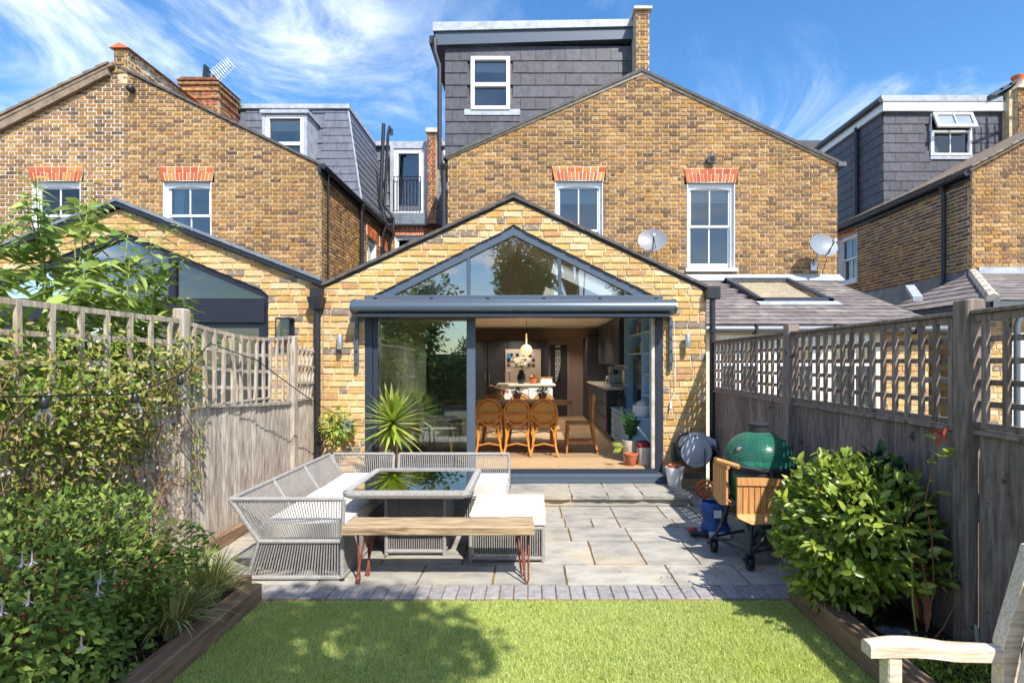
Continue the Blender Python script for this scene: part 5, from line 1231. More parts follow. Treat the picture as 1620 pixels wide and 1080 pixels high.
cushion('seat_cushion',xb+.06,-1.30,y1+.01,by-.10,cz,cz+.125,'off-white corner seat cushion behind the glass table',.01,2)
cushion('seat_cushion',-1.285,bx1+.0,bf-.02,by-.10,cz,cz+.125,'off-white seat cushion at the free end of the back sofa',0,3)
# glass table
tb_=thing('rope_table','low square grey rope table with dark glass top on a woven pedestal','table',(-.97,4.62,0))
tx0,tx1,ty0,ty1,tz=-1.44,-.495,4.17,5.06,.605
rim=MB()
rr2=.028; c=[(tx0,ty0),(tx1,ty0),(tx1,ty1),(tx0,ty1)]
loop=[]
for (x_,y_),(sx_,sy_) in zip(c,((1,1),(-1,1),(-1,-1),(1,-1))): loop.append((x_,y_))
def rrect(x0,x1,y0,y1,r,z,n=4):
    P=[]
    for (cx,cy,a0) in ((x1-r,y0+r,-90),(x1-r,y1-r,0),(x0+r,y1-r,90),(x0+r,y0+r,180)):
        for k in range(n+1): a=R(a0+90*k/n); P.append((cx+r*math.cos(a),cy+r*math.sin(a),z))
    return P
P=rrect(tx0,tx1,ty0,ty1,.05,tz-.03); rim.tube(P+[P[0]],.030,8,False)
for i in range(len(P)):   # rope turns give the rim its knobbly edge
    pass
obj('rim',rim,M['rope'],tb_,smooth=True)
wr=MB(); 
def rope_wrap(mb,a,b,r,n):
    a,b=Vector(a),Vector(b); d=(b-a); u=d.normalized(); e=u.orthogonal().normalized(); f=u.cross(e)
    for i in range(n):
        c=a+d*((i+.5)/n); pts=[]
        for k in range(9):
            t=2*math.pi*k/8; pts.append(c+(e*math.cos(t)+f*math.sin(t))*r+u*(d.length/n*(k/8-.5)))
        mb.tube(pts,.0042,4,False)
for (a,b) in zip(c,c[1:]+c[:1]): rope_wrap(wr,(a[0]*.97+b[0]*.03,a[1]*.97+b[1]*.03,tz-.03),(a[0]*.03+b[0]*.97,a[1]*.03+b[1]*.97,tz-.03),.031,95)
tag(obj('rim_weave',wr,M['rope'],tb_),kind='stuff')
obj('glass_top',MB().box(tx0+.028,tx1-.028,ty0+.028,ty1-.028,tz-.022,tz-.014),M['glass_table'],tb_)
obj('under_frame',MB().box(tx0+.04,tx1-.04,ty0+.15,ty0+.17,tz-.07,tz-.03).box(tx0+.04,tx1-.04,ty1-.17,ty1-.15,tz-.07,tz-.03),M['steel_black'],tb_)
ux0,ux1,uy0,uy1=-1.20,-.72,4.46,4.86
fr=[]
for (a,b) in ((ux0,uy0),(ux1,uy0),(ux1,uy1),(ux0,uy1)): fr.append([(a,b,.0),(a,b,tz-.06)])
fr+=[[(ux0,uy0,.035),(ux1,uy0,.035)],[(ux0,uy1,.035),(ux1,uy1,.035)],[(ux0,uy0,.035),(ux0,uy1,.035)],[(ux1,uy0,.035),(ux1,uy1,.035)]]
tubes(tb_,'pedestal_frame',fr,.017,M['rope'])
w_=MB()
for (a,b) in (((ux0,uy0),(ux1,uy0)),((ux1,uy0),(ux1,uy1)),((ux0,uy0),(ux0,uy1)),((ux0,uy1),(ux1,uy1))):
    strands(w_,(a[0],a[1],.04),(b[0],b[1],.04),(a[0],a[1],tz-.06),(b[0],b[1],tz-.06),26,.0055)
tag(obj('pedestal_weave',w_,M['rope'],tb_),kind='stuff')
# stool
st=thing('rope_stool','grey rope-woven footstool with thick off-white cushion beside the glass table','stool',(-.2,4.6,0))
ux0,ux1,uy0,uy1,uz=-.485,.095,4.31,4.92,.27
fr=[]
for (a,b) in ((ux0,uy0),(ux1,uy0),(ux1,uy1),(ux0,uy1)): fr.append([(a,b,0),(a,b,uz)])
for z_ in (.03,uz): fr+=[[(ux0,uy0,z_),(ux1,uy0,z_)],[(ux1,uy0,z_),(ux1,uy1,z_)],[(ux1,uy1,z_),(ux0,uy1,z_)],[(ux0,uy1,z_),(ux0,uy0,z_)]]
tubes(st,'frame',fr,.016,M['rope'])
w_=MB()
for (a,b) in (((ux0,uy0),(ux1,uy0)),((ux1,uy0),(ux1,uy1)),((ux0,uy0),(ux0,uy1)),((ux0,uy1),(ux1,uy1))): strands(w_,(a[0],a[1],.035),(b[0],b[1],.035),(a[0],a[1],uz),(b[0],b[1],uz),32,.0055)
tag(obj('weave',w_,M['rope'],st),kind='stuff')
obj('seat_deck',MB().box(ux0,ux1,uy0,uy1,uz+.0,uz+.012),M['steel_black'],st)
cushion('stool_cushion',ux0-.01,ux1+.02,uy0-.01,uy1+.08,uz+.018,uz+.115,'square off-white cushion on the rope footstool',0,5)
# bench
bn=thing('timber_bench','thick reclaimed timber bench on rusty hairpin legs at the lawn edge','bench',(-.66,3.96,0))
def plank(x0,x1,y0,y1,z0,z1,seed):
    r=random.Random(seed); n=24; mb=MB(); V=[]
    for i in range(n+1):
        x=x0+(x1-x0)*i/n; q=lambda a:r.uniform(-a,a)
        V+=[(x,y0+q(.002)+.006,z0+q(.002)),(x,y0+q(.002),z0+.006),(x,y0+q(.002),z1-.006),(x,y0+.006+q(.002),z1+q(.0012)),(x,(y0+y1)/2,z1+q(.001)),(x,y1-.005,z1+q(.0012)),(x,y1,z1-.006),(x,y1,z0)]
    f=[(i*8+k,i*8+(k+1)%8,(i+1)*8+(k+1)%8,(i+1)*8+k) for i in range(n) for k in range(8)]+[tuple(range(8))[::-1],tuple(range(n*8,n*8+8))]
    return mb.add(V,f)
obj('seat_plank',plank(-1.345,.025,3.83,3.952,.365,.43,3),M['bench'],bn)
obj('seat_plank',plank(-1.335,.015,3.957,4.075,.368,.428,4),M['bench'],bn)
for (lx_,ly_) in ((-1.25,3.885),(-1.22,4.02),(-.03,3.885),(-.06,4.02)):
    s_=1 if lx_>-.6 else -1
    pts=[(lx_-s_*.055,ly_-.0,.362),(lx_-.012,ly_,.03),(lx_-.006,ly_,.012),(lx_+.0,ly_,.006),(lx_+.006,ly_,.012),(lx_+.012,ly_,.03),(lx_+s_*.012,ly_+.03,.362)]
    obj('leg',MB().tube(pts,.0075,7),M['rust'],bn,smooth=True)
    obj('leg_plate',MB().box(lx_-.07,lx_+.05,ly_-.02,ly_+.05,.358,.365),M['rust'],bn)
# ------------------------------------------------------------------ kamado barbecue
bq=thing('kamado_barbecue','green egg-shaped ceramic barbecue with teak side shelves on a wheeled stand','barbecue',(1.885,4.45,0))
bc=Vector((1.885,4.45,0)); zr=.79
low_=[(.10,.36),(.17,.40),(.225,.50),(.262,.62),(.276,.72),(.278,zr-.015)]
obj('base',MB().lathe(low_,bc,40),M['egg'],bq,smooth=True)
dome=[(.290,zr+.0),(.295,zr+.02),(.29,zr+.05)]
for k in range(1,11):
    a=R(90*k/10.5); dome.append((.285*math.cos(a)**.85+.0,zr+.05+.245*math.sin(a)))
lid=obj('lid',MB().lathe(dome,bc,48),M['egg'],bq,smooth=True)
dim=MB(); r_=random.Random(2)      # raised pebble texture of the glaze
for k in range(27):
    a=R(8+2.9*k); rad=.287*math.cos(a)**.85; z_=zr+.05+.246*math.sin(a); n_=max(6,int(2*math.pi*rad/.0135))
    for i in range(n_):
        t=2*math.pi*(i+.5*(k%2)+r_.uniform(-.2,.2))/n_
        if math.sin(t)>.3: continue
        c_=bc+Vector((rad*math.cos(t),rad*math.sin(t),z_)); dim.sphere(c_,.0052,6,4,(1,1,.8))
tag(obj('glaze_pebbles',dim,M['egg'],lid,smooth=True),kind='stuff')
obj('band',MB().lathe([(.297,zr-.002),(.303,zr-.002),(.303,zr+.026),(.297,zr+.026)],bc,40).lathe([(.284,zr-.05),(.290,zr-.05),(.290,zr-.022),(.284,zr-.022)],bc,40),M['steel_black'],bq)
obj('gasket',MB().lathe([(.28,zr-.02),(.288,zr-.02),(.288,zr-.004),(.28,zr-.004)],bc,40),M['black'],bq)
obj('chimney_cap',MB().lathe([(.088,zr+.275),(.088,zr+.285),(.082,zr+.29),(.082,zr+.345),(.09,zr+.35),(.09,zr+.362),(.06,zr+.372),(.001,zr+.374)],bc,28),M['steel_black'],bq,smooth=True)
obj('thermometer',MB().lathe([(.03,-.02),(.034,0),(.03,.012)],bc+Vector((-.21,-.13,zr+.17)),14),M['chrome'],bq)
obj('handle_bracket',MB().tube([bc+Vector((-.10,-.29,zr+.01)),bc+Vector((-.26,-.22,zr+.03)),bc+Vector((-.34,-.16,zr+.04))],.011,6),M['steel_black'],bq)
obj('handle_bracket',MB().tube([bc+Vector((.15,-.26,zr+.0)),bc+Vector((.30,-.16,zr-.01)),bc+Vector((.30,-.05,zr-.03))],.016,6),M['steel_black'],bq)
obj('handle',MB().tube([bc+Vector((-.27,-.26,zr+.035)),bc+Vector((-.40,-.12,zr+.065))],.020,10),M['teak'],bq,smooth=True)
obj('hinge',MB().tube([bc+Vector((-.02,-.305,zr+.02)),bc+Vector((-.02,-.305,zr-.05))],.014,6).tube([bc+Vector((.30,-.02,zr+.02)),bc+Vector((.36,.0,zr+.0)),bc+Vector((.30,-.02,zr-.05))],.014,6),M['steel_black'],bq)
# folded-down slatted shelves
def shelf(par,c,u,w,h,z1,n,curve):
    c=Vector(c); u=Vector(u).normalized(); nrm=Vector((u.y,-u.x,0))
    sh=obj('shelf',MB().prism([c-u*w/2+nrm*.012+Vector((0,0,z1-.04)),c+u*w/2+nrm*.012+Vector((0,0,z1-.055)),c+u*w/2+nrm*.012+Vector((0,0,z1+.0)),c+u*.02+nrm*.012+Vector((0,0,z1+.014)),c-u*w/2+nrm*.012+Vector((0,0,z1+.02))],-nrm*.022),M['teak'],par)
    for i in range(n):
        a=-w/2+w*i/n+.004; b=-w/2+w*(i+1)/n-.004
        bow=lambda q: .06*(abs(q/(w/2)))**2*curve
        obj('shelf_slat',MB().prism([c+u*a+Vector((0,0,z1-h+bow(a))),c+u*b+Vector((0,0,z1-h+bow(b))),c+u*b+Vector((0,0,z1-.045)),c+u*a+Vector((0,0,z1-.045))],-nrm*.018),M['teak'],sh)
    obj('shelf_end',MB().prism([c-u*w/2+nrm*.03+Vector((0,0,z1-h+.06)),c-u*.1+nrm*.05+Vector((0,0,z1-h+.015)),c+u*.1+nrm*.05+Vector((0,0,z1-h+.012)),c+u*w/2+nrm*.03+Vector((0,0,z1-h+.05)),c+u*w/2+Vector((0,0,z1-h+.085)),c-u*w/2+Vector((0,0,z1-h+.085))],-nrm*.02+Vector((0,0,.0))),M['teak'],sh)
shelf(bq,(1.76,4.115,0),(1,.10,0),.40,.36,.735,8,.6)
shelf(bq,(1.585,4.52,0),(.0,1,0),.34,.38,.815,6,.6)
# stand with four braced legs and castors
stn=MB(); feet=[(1.885-.21,4.45-.32),(1.885-.36,4.45+.10),(1.885+.15,4.45+.36),(1.885+.33,4.45-.06)]
for (fx,fy) in feet:
    d=Vector((fx-bc.x,fy-bc.y,0)); n_=d.normalized()
    obj('leg',MB().tube([bc+n_*.24+Vector((0,0,.52)),bc+n_*.26+Vector((0,0,.40)),bc+d*.86+Vector((0,0,.22)),Vector((fx,fy,.115))],.016,8),M['steel_black'],bq,smooth=True)
obj('ring',MB().lathe([(.235,.36),(.25,.36),(.25,.385),(.235,.385)],bc,32),M['steel_black'],bq)
for (a,b) in ((0,1),(1,2),(2,3),(3,0),(0,2)):
    obj('brace',MB().tube([(feet[a][0],feet[a][1],.135),(feet[b][0],feet[b][1],.135)],.013,6),M['steel_black'],bq)
obj('diagonal',MB().tube([bc+Vector((-.16,-.1,.37)),(feet[0][0]+.12,feet[0][1]+.16,.14)],.013,6).tube([bc+Vector((.05,-.2,.37)),(feet[0][0]+.05,feet[0][1]+.03,.14)],.013,6),M['steel_black'],bq)
for (fx,fy) in feet:
    cs=obj('castor',MB().lathe([(.02,-.024),(.048,-.022),(.052,-.012),(.052,.012),(.048,.022),(.02,.024)],(fx,fy-.01,.053),18,'X'),M['black'],bq,smooth=True)
    obj('fork',MB().box(fx-.034,fx-.028,fy-.03,fy+.02,.05,.115).box(fx+.028,fx+.034,fy-.03,fy+.02,.05,.115).box(fx-.034,fx+.034,fy-.03,fy+.02,.112,.122).bbox(fx-.075,fx-.03,fy-.06,fy-.02,.09,.105,.003),M['black'],cs)
bq.scale=(.95,.95,.95)
# ------------------------------------------------------------------ small things near the right pier
hr_=thing('hose_reel','grey wall-mounted hose reel with round drum on the right brick pier','hose reel',(2.02,YF,.5))
hc=Vector((2.03,YF-.17,.50))
obj('drum',MB().lathe([(.13,-.10),(.185,-.09),(.20,-.06),(.20,.06),(.185,.09),(.13,.10)],hc,36,'Y'),M['reel_dark'],hr_,smooth=True)
obj('face',MB().lathe([(.19,-.095),(.19,-.108),(.165,-.118),(.16,-.112),(.145,-.112),(.13,-.122),(.001,-.128)],hc,36,'Y'),M['reel_grey'],hr_,smooth=True)
obj('shell',MB().prism([hc+Vector((-.20,-.085,.06)),hc+Vector((-.10,-.085,.21)),hc+Vector((.08,-.085,.225)),hc+Vector((.24,-.085,.15)),hc+Vector((.26,-.085,.03)),hc+Vector((.20,-.085,.05)),hc+Vector((.12,-.085,.16)),hc+Vector((0,-.085,.202)),hc+Vector((-.13,-.085,.152))],(0,.17,0)),M['reel_grey'],hr_)
obj('handle',MB().tube([hc+Vector((-.20,-.03,.0)),hc+Vector((-.23,-.03,.10)),hc+Vector((-.18,-.03,.19)),hc+Vector((-.08,-.03,.23))],.018,8),M['reel_dark'],hr_,smooth=True)
obj('bracket',MB().box(hc.x-.24,hc.x-.16,YF-.10,YF-.002,.36,.58).box(hc.x+.16,hc.x+.24,YF-.10,YF-.002,.40,.66),M['reel_dark'],hr_)
obj('nozzle',MB().tube([hc+Vector((.18,-.10,.08)),hc+Vector((.26,-.13,.02)),hc+Vector((.27,-.13,-.08))],.02,8),M['reel_dark'],hr_,smooth=True)
def pot(name,c,r0,r1,h,mat,label,cat='pot',soil=True,rim=0):
    t=thing(name,label,cat,c)
    pr=[(r0*.9,0),(r0,.01),(r1,h-.02),(r1+rim,h-.018),(r1+rim,h),(r1-.012,h),(r1-.016,h-.03)]
    obj('body',MB().lathe(pr,c,28),mat,t,smooth=True)
    if soil: obj('soil',MB().lathe([(r1-.017,h-.031),(r1-.018,h-.029)],c,24),M['soil'],t)
    return t
wp=pot('white_pot',(sx(1065,131),6.42,.118),.078,.108,.235,M['pot_white'],'tall white pot on the step beside the right door jamb',soil=False)
obj('inner_pot',MB().lathe([(.055,.20),(.072,.262),(.066,.262),(.05,.21)],(sx(1065,131)-.01,6.42,.118),20),M['terracotta'],wp,smooth=True)
og=thing('orange_toy','round orange plastic lattice toy leaning beside the right drainpipe','toy',(sx(1114,134),6.30,0))
oc=Vector((sx(1114,134),6.32,.115))
ring=lambda rad:[oc+Vector((rad*math.cos(2*math.pi*k/20),-.02*math.sin(2*math.pi*k/20),rad*math.sin(2*math.pi*k/20))) for k in range(21)]
obj('rim',MB().tube(ring(.10),.014,6,False).tube(ring(.045),.012,6,False),M['orange'],og,smooth=True)
for k in range(8):
    a=2*math.pi*k/8; obj('spoke',MB().tube([oc+Vector((.04*math.cos(a),0,.04*math.sin(a))),oc+Vector((.10*math.cos(a+.2),0,.10*math.sin(a+.2)))],.011,6),M['orange'],og)
obj('stick',MB().tube([oc+Vector((0,.02,.09)),oc+Vector((.04,.12,.45))],.008,6),M['black'],og)
bgx,bgy=1.72,5.02
bag=thing('blue_bag','crumpled blue woven bag standing behind the barbecue legs','bag',(bgx,bgy,0))
b_=MB(); V=[]; r_=random.Random(3)
for j in range(7):
    z_=.30*j/6; rad=.12+.015*math.sin(j*1.7)
    for i in range(16):
        t=2*math.pi*i/16; q=rad*(1+r_.uniform(-.09,.09)); V.append((bgx+q*math.cos(t),bgy+q*.8*math.sin(t),z_+r_.uniform(-.01,.01)+.002))
b_.add(V,[(j*16+i,j*16+(i+1)%16,(j+1)*16+(i+1)%16,(j+1)*16+i) for j in range(6) for i in range(16)]+[tuple(range(16))[::-1]])
obj('body',b_,M['blue_bag'],bag,smooth=True); obj('print',MB().prism([(bgx-.05,bgy-.118,.18),(bgx+.02,bgy-.122,.18),(bgx+.02,bgy-.122,.25),(bgx-.05,bgy-.118,.25)],(0,.004,0)),M['white'],bag)
tr=thing('garden_trowel_set','red and black hand tool lying on the paving by the blue bag','hand tool',(1.52,4.95,0))
obj('grip',MB().tube([(1.46,4.93,.035),(1.62,4.90,.03)],.024,8),M['black'],tr,smooth=True); obj('head',MB().sphere((1.50,4.98,.04),.038,12,8,(1.2,1,.9)),M['red'],tr,smooth=True)
obj('shaft',MB().tube([(1.62,4.90,.03),(1.80,4.86,.03)],.03,10),M['reel_grey'],tr,smooth=True)
pot('planter_tub',(1.97,4.80,0),.12,.17,.30,M['grey_pot'],'grey-green tub standing under the barbecue stand',soil=True)
# rope ties / door pull cord on the right pier
cd=thing('pull_cord','white cord hanging from the awning bracket on the right pier','cord',(1.84,YF-.03,1.2))
obj('cord',MB().tube([(1.81,YF-.05,2.15),(1.83,YF-.04,1.7),(1.84,YF-.03,1.25),(1.78,YF-.03,1.12),(1.76,YF-.03,.95)],.004,5),M['white'],cd)
obj('toggle',MB().lathe([(.008,-.05),(.02,-.03),(.012,.05)],(1.775,YF-.03,1.05),8),M['white'],cd)
# ------------------------------------------------------------------ garden armchair, bottom right
gc=thing('garden_armchair','silvered teak garden armchair turned to the lawn at the lower right','chair',(1.45,1.65,0))
def armrest(yc):
    n=14; w=.075; V=[]; mb=MB()
    for i in range(n+1):
        u=i/n; x=1.185+.50*u; zt_=.615+.012*math.sin(math.pi*min(1,u*1.7))-.018*u; th=.046; ww=w*(.75+.25*min(1,u*5)) if u<.2 else w*(1-.30*max(0,(u-.25)/.75))
        V+=[(x,yc-ww/2,zt_-th),(x,yc+ww/2,zt_-th),(x,yc+ww/2,zt_-.008),(x,yc+ww/2-.01,zt_),(x,yc-ww/2+.01,zt_),(x,yc-ww/2,zt_-.008)]
    mb.add(V,[(i*6+k,i*6+(k+1)%6,(i+1)*6+(k+1)%6,(i+1)*6+k) for i in range(n) for k in range(6)]+[tuple(range(6))[::-1],tuple(range(n*6,n*6+6))])
    return mb
for yc in (1.90,1.36):
    obj('armrest',armrest(yc),M['teak_grey'],gc,smooth=True)
    obj('leg',MB().bbox(1.245,1.295,yc-.03,yc+.025,0,.575,.005),M['teak_grey'],gc)
    s_=MB(); pf=[(1.62,0),(1.675,0),(1.70,.45),(1.70,.60),(1.80,.94),(1.785,.96),(1.745,.955),(1.645,.62),(1.64,.45)]
    s_.prism([(x_,yc-.035,z_) for x_,z_ in pf],(0,.05,0)); obj('back_post',s_,M['teak_grey'],gc)
    obj('side_rail',MB().bbox(1.295,1.64,yc-.02,yc+.015,.36,.42,.004),M['teak_grey'],gc)
obj('front_rail',MB().bbox(1.255,1.285,1.386,1.868,.355,.42,.004),M['teak_grey'],gc)
for i in range(5): obj('seat_slat',MB().bbox(1.26+.078*i,1.325+.078*i,1.345,1.915,.421,.439,.004),M['teak_grey'],gc)
obj('top_rail',MB().prism([(1.725,1.386,.86),(1.762,1.386,.86),(1.79,1.386,.94),(1.755,1.386,.94)],(0,.478,0)),M['teak_grey'],gc)
for i in range(6): yq=1.42+.075*i; obj('back_slat',MB().prism([(1.655,yq,.44),(1.673,yq,.44),(1.758,yq,.862),(1.74,yq,.862)],(0,.05,0)),M['teak_grey'],gc)
# ------------------------------------------------------------------ festoon lights
fs=thing('festoon_string','black festoon cable sagging along the left fence with clear bulbs','string lights',(LXF+.12,3,1.4))
fx=LXF+.25
cab=[(fx-.04,2.0,1.50),(fx,2.45,1.44),(fx,2.9,1.42),(fx,3.4,1.40),(fx,3.9,1.52),(fx-.02,4.25,1.75),(fx+.02,4.9,1.62),(fx+.03,5.6,1.35),(fx+.03,6.3,1.10),(fx+.12,6.78,.92)]
obj('cable',MB().tube(cab,.005,5),M['wire'],fs)
for (yy_,zz2) in ((2.78,1.42),(3.42,1.40),(3.86,1.50)):
    sk_=obj('bulb_holder',MB().lathe([(.012,-.0),(.020,-.012),(.022,-.055),(.018,-.06)],(fx,yy_,zz2),10),M['black'],fs,smooth=True)
    bb_=MB().lathe([(.018,-.06),(.026,-.075),(.040,-.10),(.042,-.12),(.036,-.145),(.018,-.162),(.002,-.166)],(fx,yy_,zz2),14); obj('bulb',bb_,M['glass_bulb'],sk_,smooth=True)
    obj('filament',MB().tube([(fx-.012,yy_,zz2-.075),(fx-.008,yy_,zz2-.13),(fx+.008,yy_,zz2-.13),(fx+.012,yy_,zz2-.075)],.003,4),M['filament'],sk_)
# black half-buried lamp under the shrub, and a plant label
sb=thing('black_basin','shiny black upturned bowl lying in the right bed under the shrub','bowl',(2.02,2.93,.1))
obj('bowl',MB().lathe([(.15,0),(.155,.02),(.14,.07),(.10,.11),(.05,.13),(.001,.135)],(2.02,2.93,.095),28),M['screen'],sb,smooth=True)
obj('rim',MB().lathe([(.150,-.004),(.165,.0),(.165,.014),(.152,.016)],(2.02,2.93,.098),28),M['black'],sb,smooth=True)
pl_=thing('plant_stake','thin grey plastic plant stake leaning against the right fence','plant stake',(2.27,2.62,.1)); obj('stake',MB().bar((2.20,2.63,.09),(2.17,2.62,.32),.022,.004,(1,0,0)),M['grey_pot'],pl_); obj('tip',MB().bar((2.205,2.632,.05),(2.2,2.63,.09),.01,.004,(1,0,0)),M['grey_pot'],pl_)
# ------------------------------------------------------------------ plants
def tmpl(w=.42, fold=.10, droop=.12, t1=.30, t2=.66):
    V=np.array([(0,0,0),(-w*.46,t1,fold*.5),(0,t1,-fold*.2),(w*.46,t1,fold*.5),(-w*.40,t2,fold*.4-droop*.4),(0,t2,-fold*.2-droop*.4),(w*.40,t2,fold*.4-droop*.4),(0,1,-droop)],float)
    Fx=np.array([(0,2,1),(0,3,2),(1,2,4),(2,5,4),(2,3,5),(3,6,5),(4,5,7),(5,6,7)])
    return V,Fx
def norm(a): return a/np.maximum(np.linalg.norm(a,axis=-1,keepdims=True),1e-9)
def foliage(name, parent, pos, axis, up, size, tm, mat, n_ind=0, part='leaf'):
    pos=np.asarray(pos,float); y=norm(np.asarray(axis,float)); up=np.asarray(up,float)
    z=up-(up*y).sum(1,keepdims=True)*y; bad=np.linalg.norm(z,axis=1)<1e-4; z[bad]=np.array([1,0,.01]); z=norm(z); x=np.cross(y,z)
    V,Fx=tm; size=np.asarray(size,float)
    order=np.argsort(((pos-np.array([0,0,H]))**2).sum(1)-size*3) if n_ind else np.arange(len(pos))
    ind=order[:n_ind]; rest=order[n_ind:]
    b=base_of(parent)
    if len(rest):
        W=pos[rest][:,None,:]+size[rest][:,None,None]*(x[rest][:,None,:]*V[None,:,0:1]+y[rest][:,None,:]*V[None,:,1:2]+z[rest][:,None,:]*V[None,:,2:3])
        n=len(rest); k=len(V)
        Fi=(Fx[None]+(np.arange(n)*k)[:,None,None]).reshape(-1,3)
        me=np_mesh(name,W.reshape(-1,3),Fi,mat,True); o=bpy.data.objects.new(name,me); link(o,parent); o.location=-b; o['kind']='stuff'
    if len(ind):
        me=np_mesh(part,V,Fx,mat,True)
        for i in ind:
            o=bpy.data.objects.new(part,me); COL.objects.link(o); o.parent=parent
            Rm=Matrix(((x[i][0],y[i][0],z[i][0]),(x[i][1],y[i][1],z[i][1]),(x[i][2],y[i][2],z[i][2])))
            o.matrix_basis=Matrix.Translation(Vector(pos[i])-b)@Rm.to_4x4()@Matrix.Scale(size[i],4)
def bush_points(c, rad, n, shell=.35, lump=.16, nl=40, seed=1):
    r=np.random.default_rng(seed)
    L=norm(r.standard_normal((nl,3))); lh=r.uniform(-1,1,nl)*lump
    d=norm(r.standard_normal((n,3)))
    f=1+ (np.exp(-((d[:,None,:]-L[None])**2).sum(2)/.10)*lh[None]).sum(1)
    rr=f*(1-shell*r.random(n)**1.6)
    return np.array(c)+d*rr[:,None]*np.array(rad), d, r
# -- glossy evergreen shrub on the right
sh=thing('evergreen_shrub','rounded glossy green shrub overhanging the right sleeper by the barbecue','shrub',(1.98,3.22,.1))
P,d,r=bush_points((1.93,3.24,.58),(.40,.46,.455),4300,.40,.24,60,5)
SP=[];SD=[]
for q in range(18):   # young shoots standing proud of the dome
    dv=norm(r.standard_normal((1,3))*np.array([1,1,.7])+np.array([-.1,-.2,.75]))[0]; b0=np.array([1.93,3.24,.58])+dv*np.array([.40,.46,.455])*.95
    for t in np.linspace(.1,1,8): SP.append(b0+(dv+np.array([0,0,.5]))*.075*t*r.uniform(.6,1.1)); SD.append(norm(dv[None]+r.standard_normal((1,3))*.5)[0])
P=np.concatenate([P,np.array(SP)]); d=np.concatenate([d,np.array(SD)])
k=(P[:,0]<2.27)&(P[:,2]>.14); P,d=P[k],d[k]; n=len(P)
foliage('foliage',sh,P,d*.8+np.array([0,0,.15])+r.standard_normal((n,3))*.55,d+np.array([0.1,-.2,.7])+r.standard_normal((n,3))*.35,r.uniform(.042,.086,n),tmpl(.48,.12,.18),M['leaf_camellia'],300)
sm=MB()
for i in range(14):
    a=random.uniform(0,6.28); sm.tube([(2.0+.03*math.cos(a),3.2+.03*math.sin(a),.09),(1.98+.15*math.cos(a),3.2+.18*math.sin(a),.45),(1.97+.36*math.cos(a),3.22+.38*math.sin(a),.62+random.uniform(0,.3))],[.012,.008,.003],5)
obj('stems',sm,M['stem'],sh)
P,d,r=bush_points((2.11,3.30,.68),(.14,.28,.38),520,.5,.2,30,6); k=P[:,0]<2.30; P,d=P[k],d[k]; n=len(P)
sh2=thing('camellia_bush','darker large-leaved bush between the round shrub and the right fence','shrub',(2.17,2.98,.1))
foliage('foliage',sh2,P+np.array([0,-.02,0]),d*.6+np.array([-.2,-.2,.3])+r.standard_normal((n,3))*.5,d+np.array([-.3,-.3,.7])+r.standard_normal((n,3))*.3,r.uniform(.075,.115,n),tmpl(.5,.1,.2),M['leaf_house'],60)
obj('stems',MB().tube([(2.12,2.92,.09),(2.10,2.95,.35),(2.14,3.02,.75)],[.013,.011,.006],6).tube([(2.14,2.9,.09),(2.15,2.93,.4),(2.2,3.1,.8)],[.014,.011,.005],6).tube([(2.16,2.95,.09),(2.12,3.0,.5),(2.16,3.2,.85)],[.012,.009,.005],6),M['stem_red'],sh2)
# -- rose
rs=thing('young_rose','lanky young rose with red-tipped leaves rising in front of the right fence','rose',(2.10,2.84,.1))
cane=[(2.07,2.84,.10),(2.13,2.84,.40),(2.11,2.83,.70),(2.07,2.82,.88),(2.10,2.82,1.02),(2.15,2.82,1.22)]
obj('cane',MB().tube(cane,[.0045,.004,.0035,.003,.003,.002],6),M['stem_red'],rs)
arch=[(2.04,2.83,.10),(1.99,2.80,.35),(1.97,2.78,.58),(1.90,2.76,.76),(1.80,2.75,.78),(1.72,2.74,.70)]
obj('cane',MB().tube(arch,[.005,.0045,.004,.0035,.003,.002],6),M['stem_green'],rs)
obj('cane',MB().tube([(2.06,2.83,.1),(2.10,2.82,.28),(2.04,2.80,.55),(1.98,2.79,.62)],[.004,.0035,.003,.002],5).tube([(2.10,2.84,.1),(2.18,2.84,.2),(2.24,2.83,.34)],[.005,.004,.002],5),M['stem_red'],rs)
lp=[(2.15,2.82,1.20,-1),(2.14,2.82,1.12,-1),(2.15,2.82,1.13,1),(2.16,2.82,1.14,1.2),(2.13,2.82,1.08,-1.2),(2.14,2.82,1.10,1),(2.11,2.82,.98,-1),(2.12,2.82,.92,1),(2.10,2.82,.86,-1),(2.10,2.83,.80,1),(1.98,2.78,.50,-1),(1.97,2.78,.46,-1),(1.99,2.78,.42,1),(1.96,2.78,.54,-1),(1.90,2.76,.74,1),(1.80,2.75,.77,-1)]
A=np.array(lp); n=len(A); rg_=np.random.default_rng(3)
foliage('leaves',rs,A[:,:3],np.stack([A[:,3],-.4+.3*rg_.standard_normal(n),.15+.3*rg_.standard_normal(n)],1),np.tile([0,-.4,1.],(n,1)),rg_.uniform(.06,.085,n),tmpl(.55,.06,.1),M['leaf_rose'],n)
A=np.array([(2.15,2.82,1.23),(2.15,2.82,1.21),(2.14,2.82,1.22),(2.155,2.82,1.24)])
foliage('leaves',rs,A,np.array([(-1,-.2,.2),(-.6,-.3,-.6),(.7,-.2,.6),(.3,-.3,-.8)]),np.tile([0,-1,.5],(4,1)),np.full(4,.06),tmpl(.5,.06,.1),M['leaf_redrose'],4)
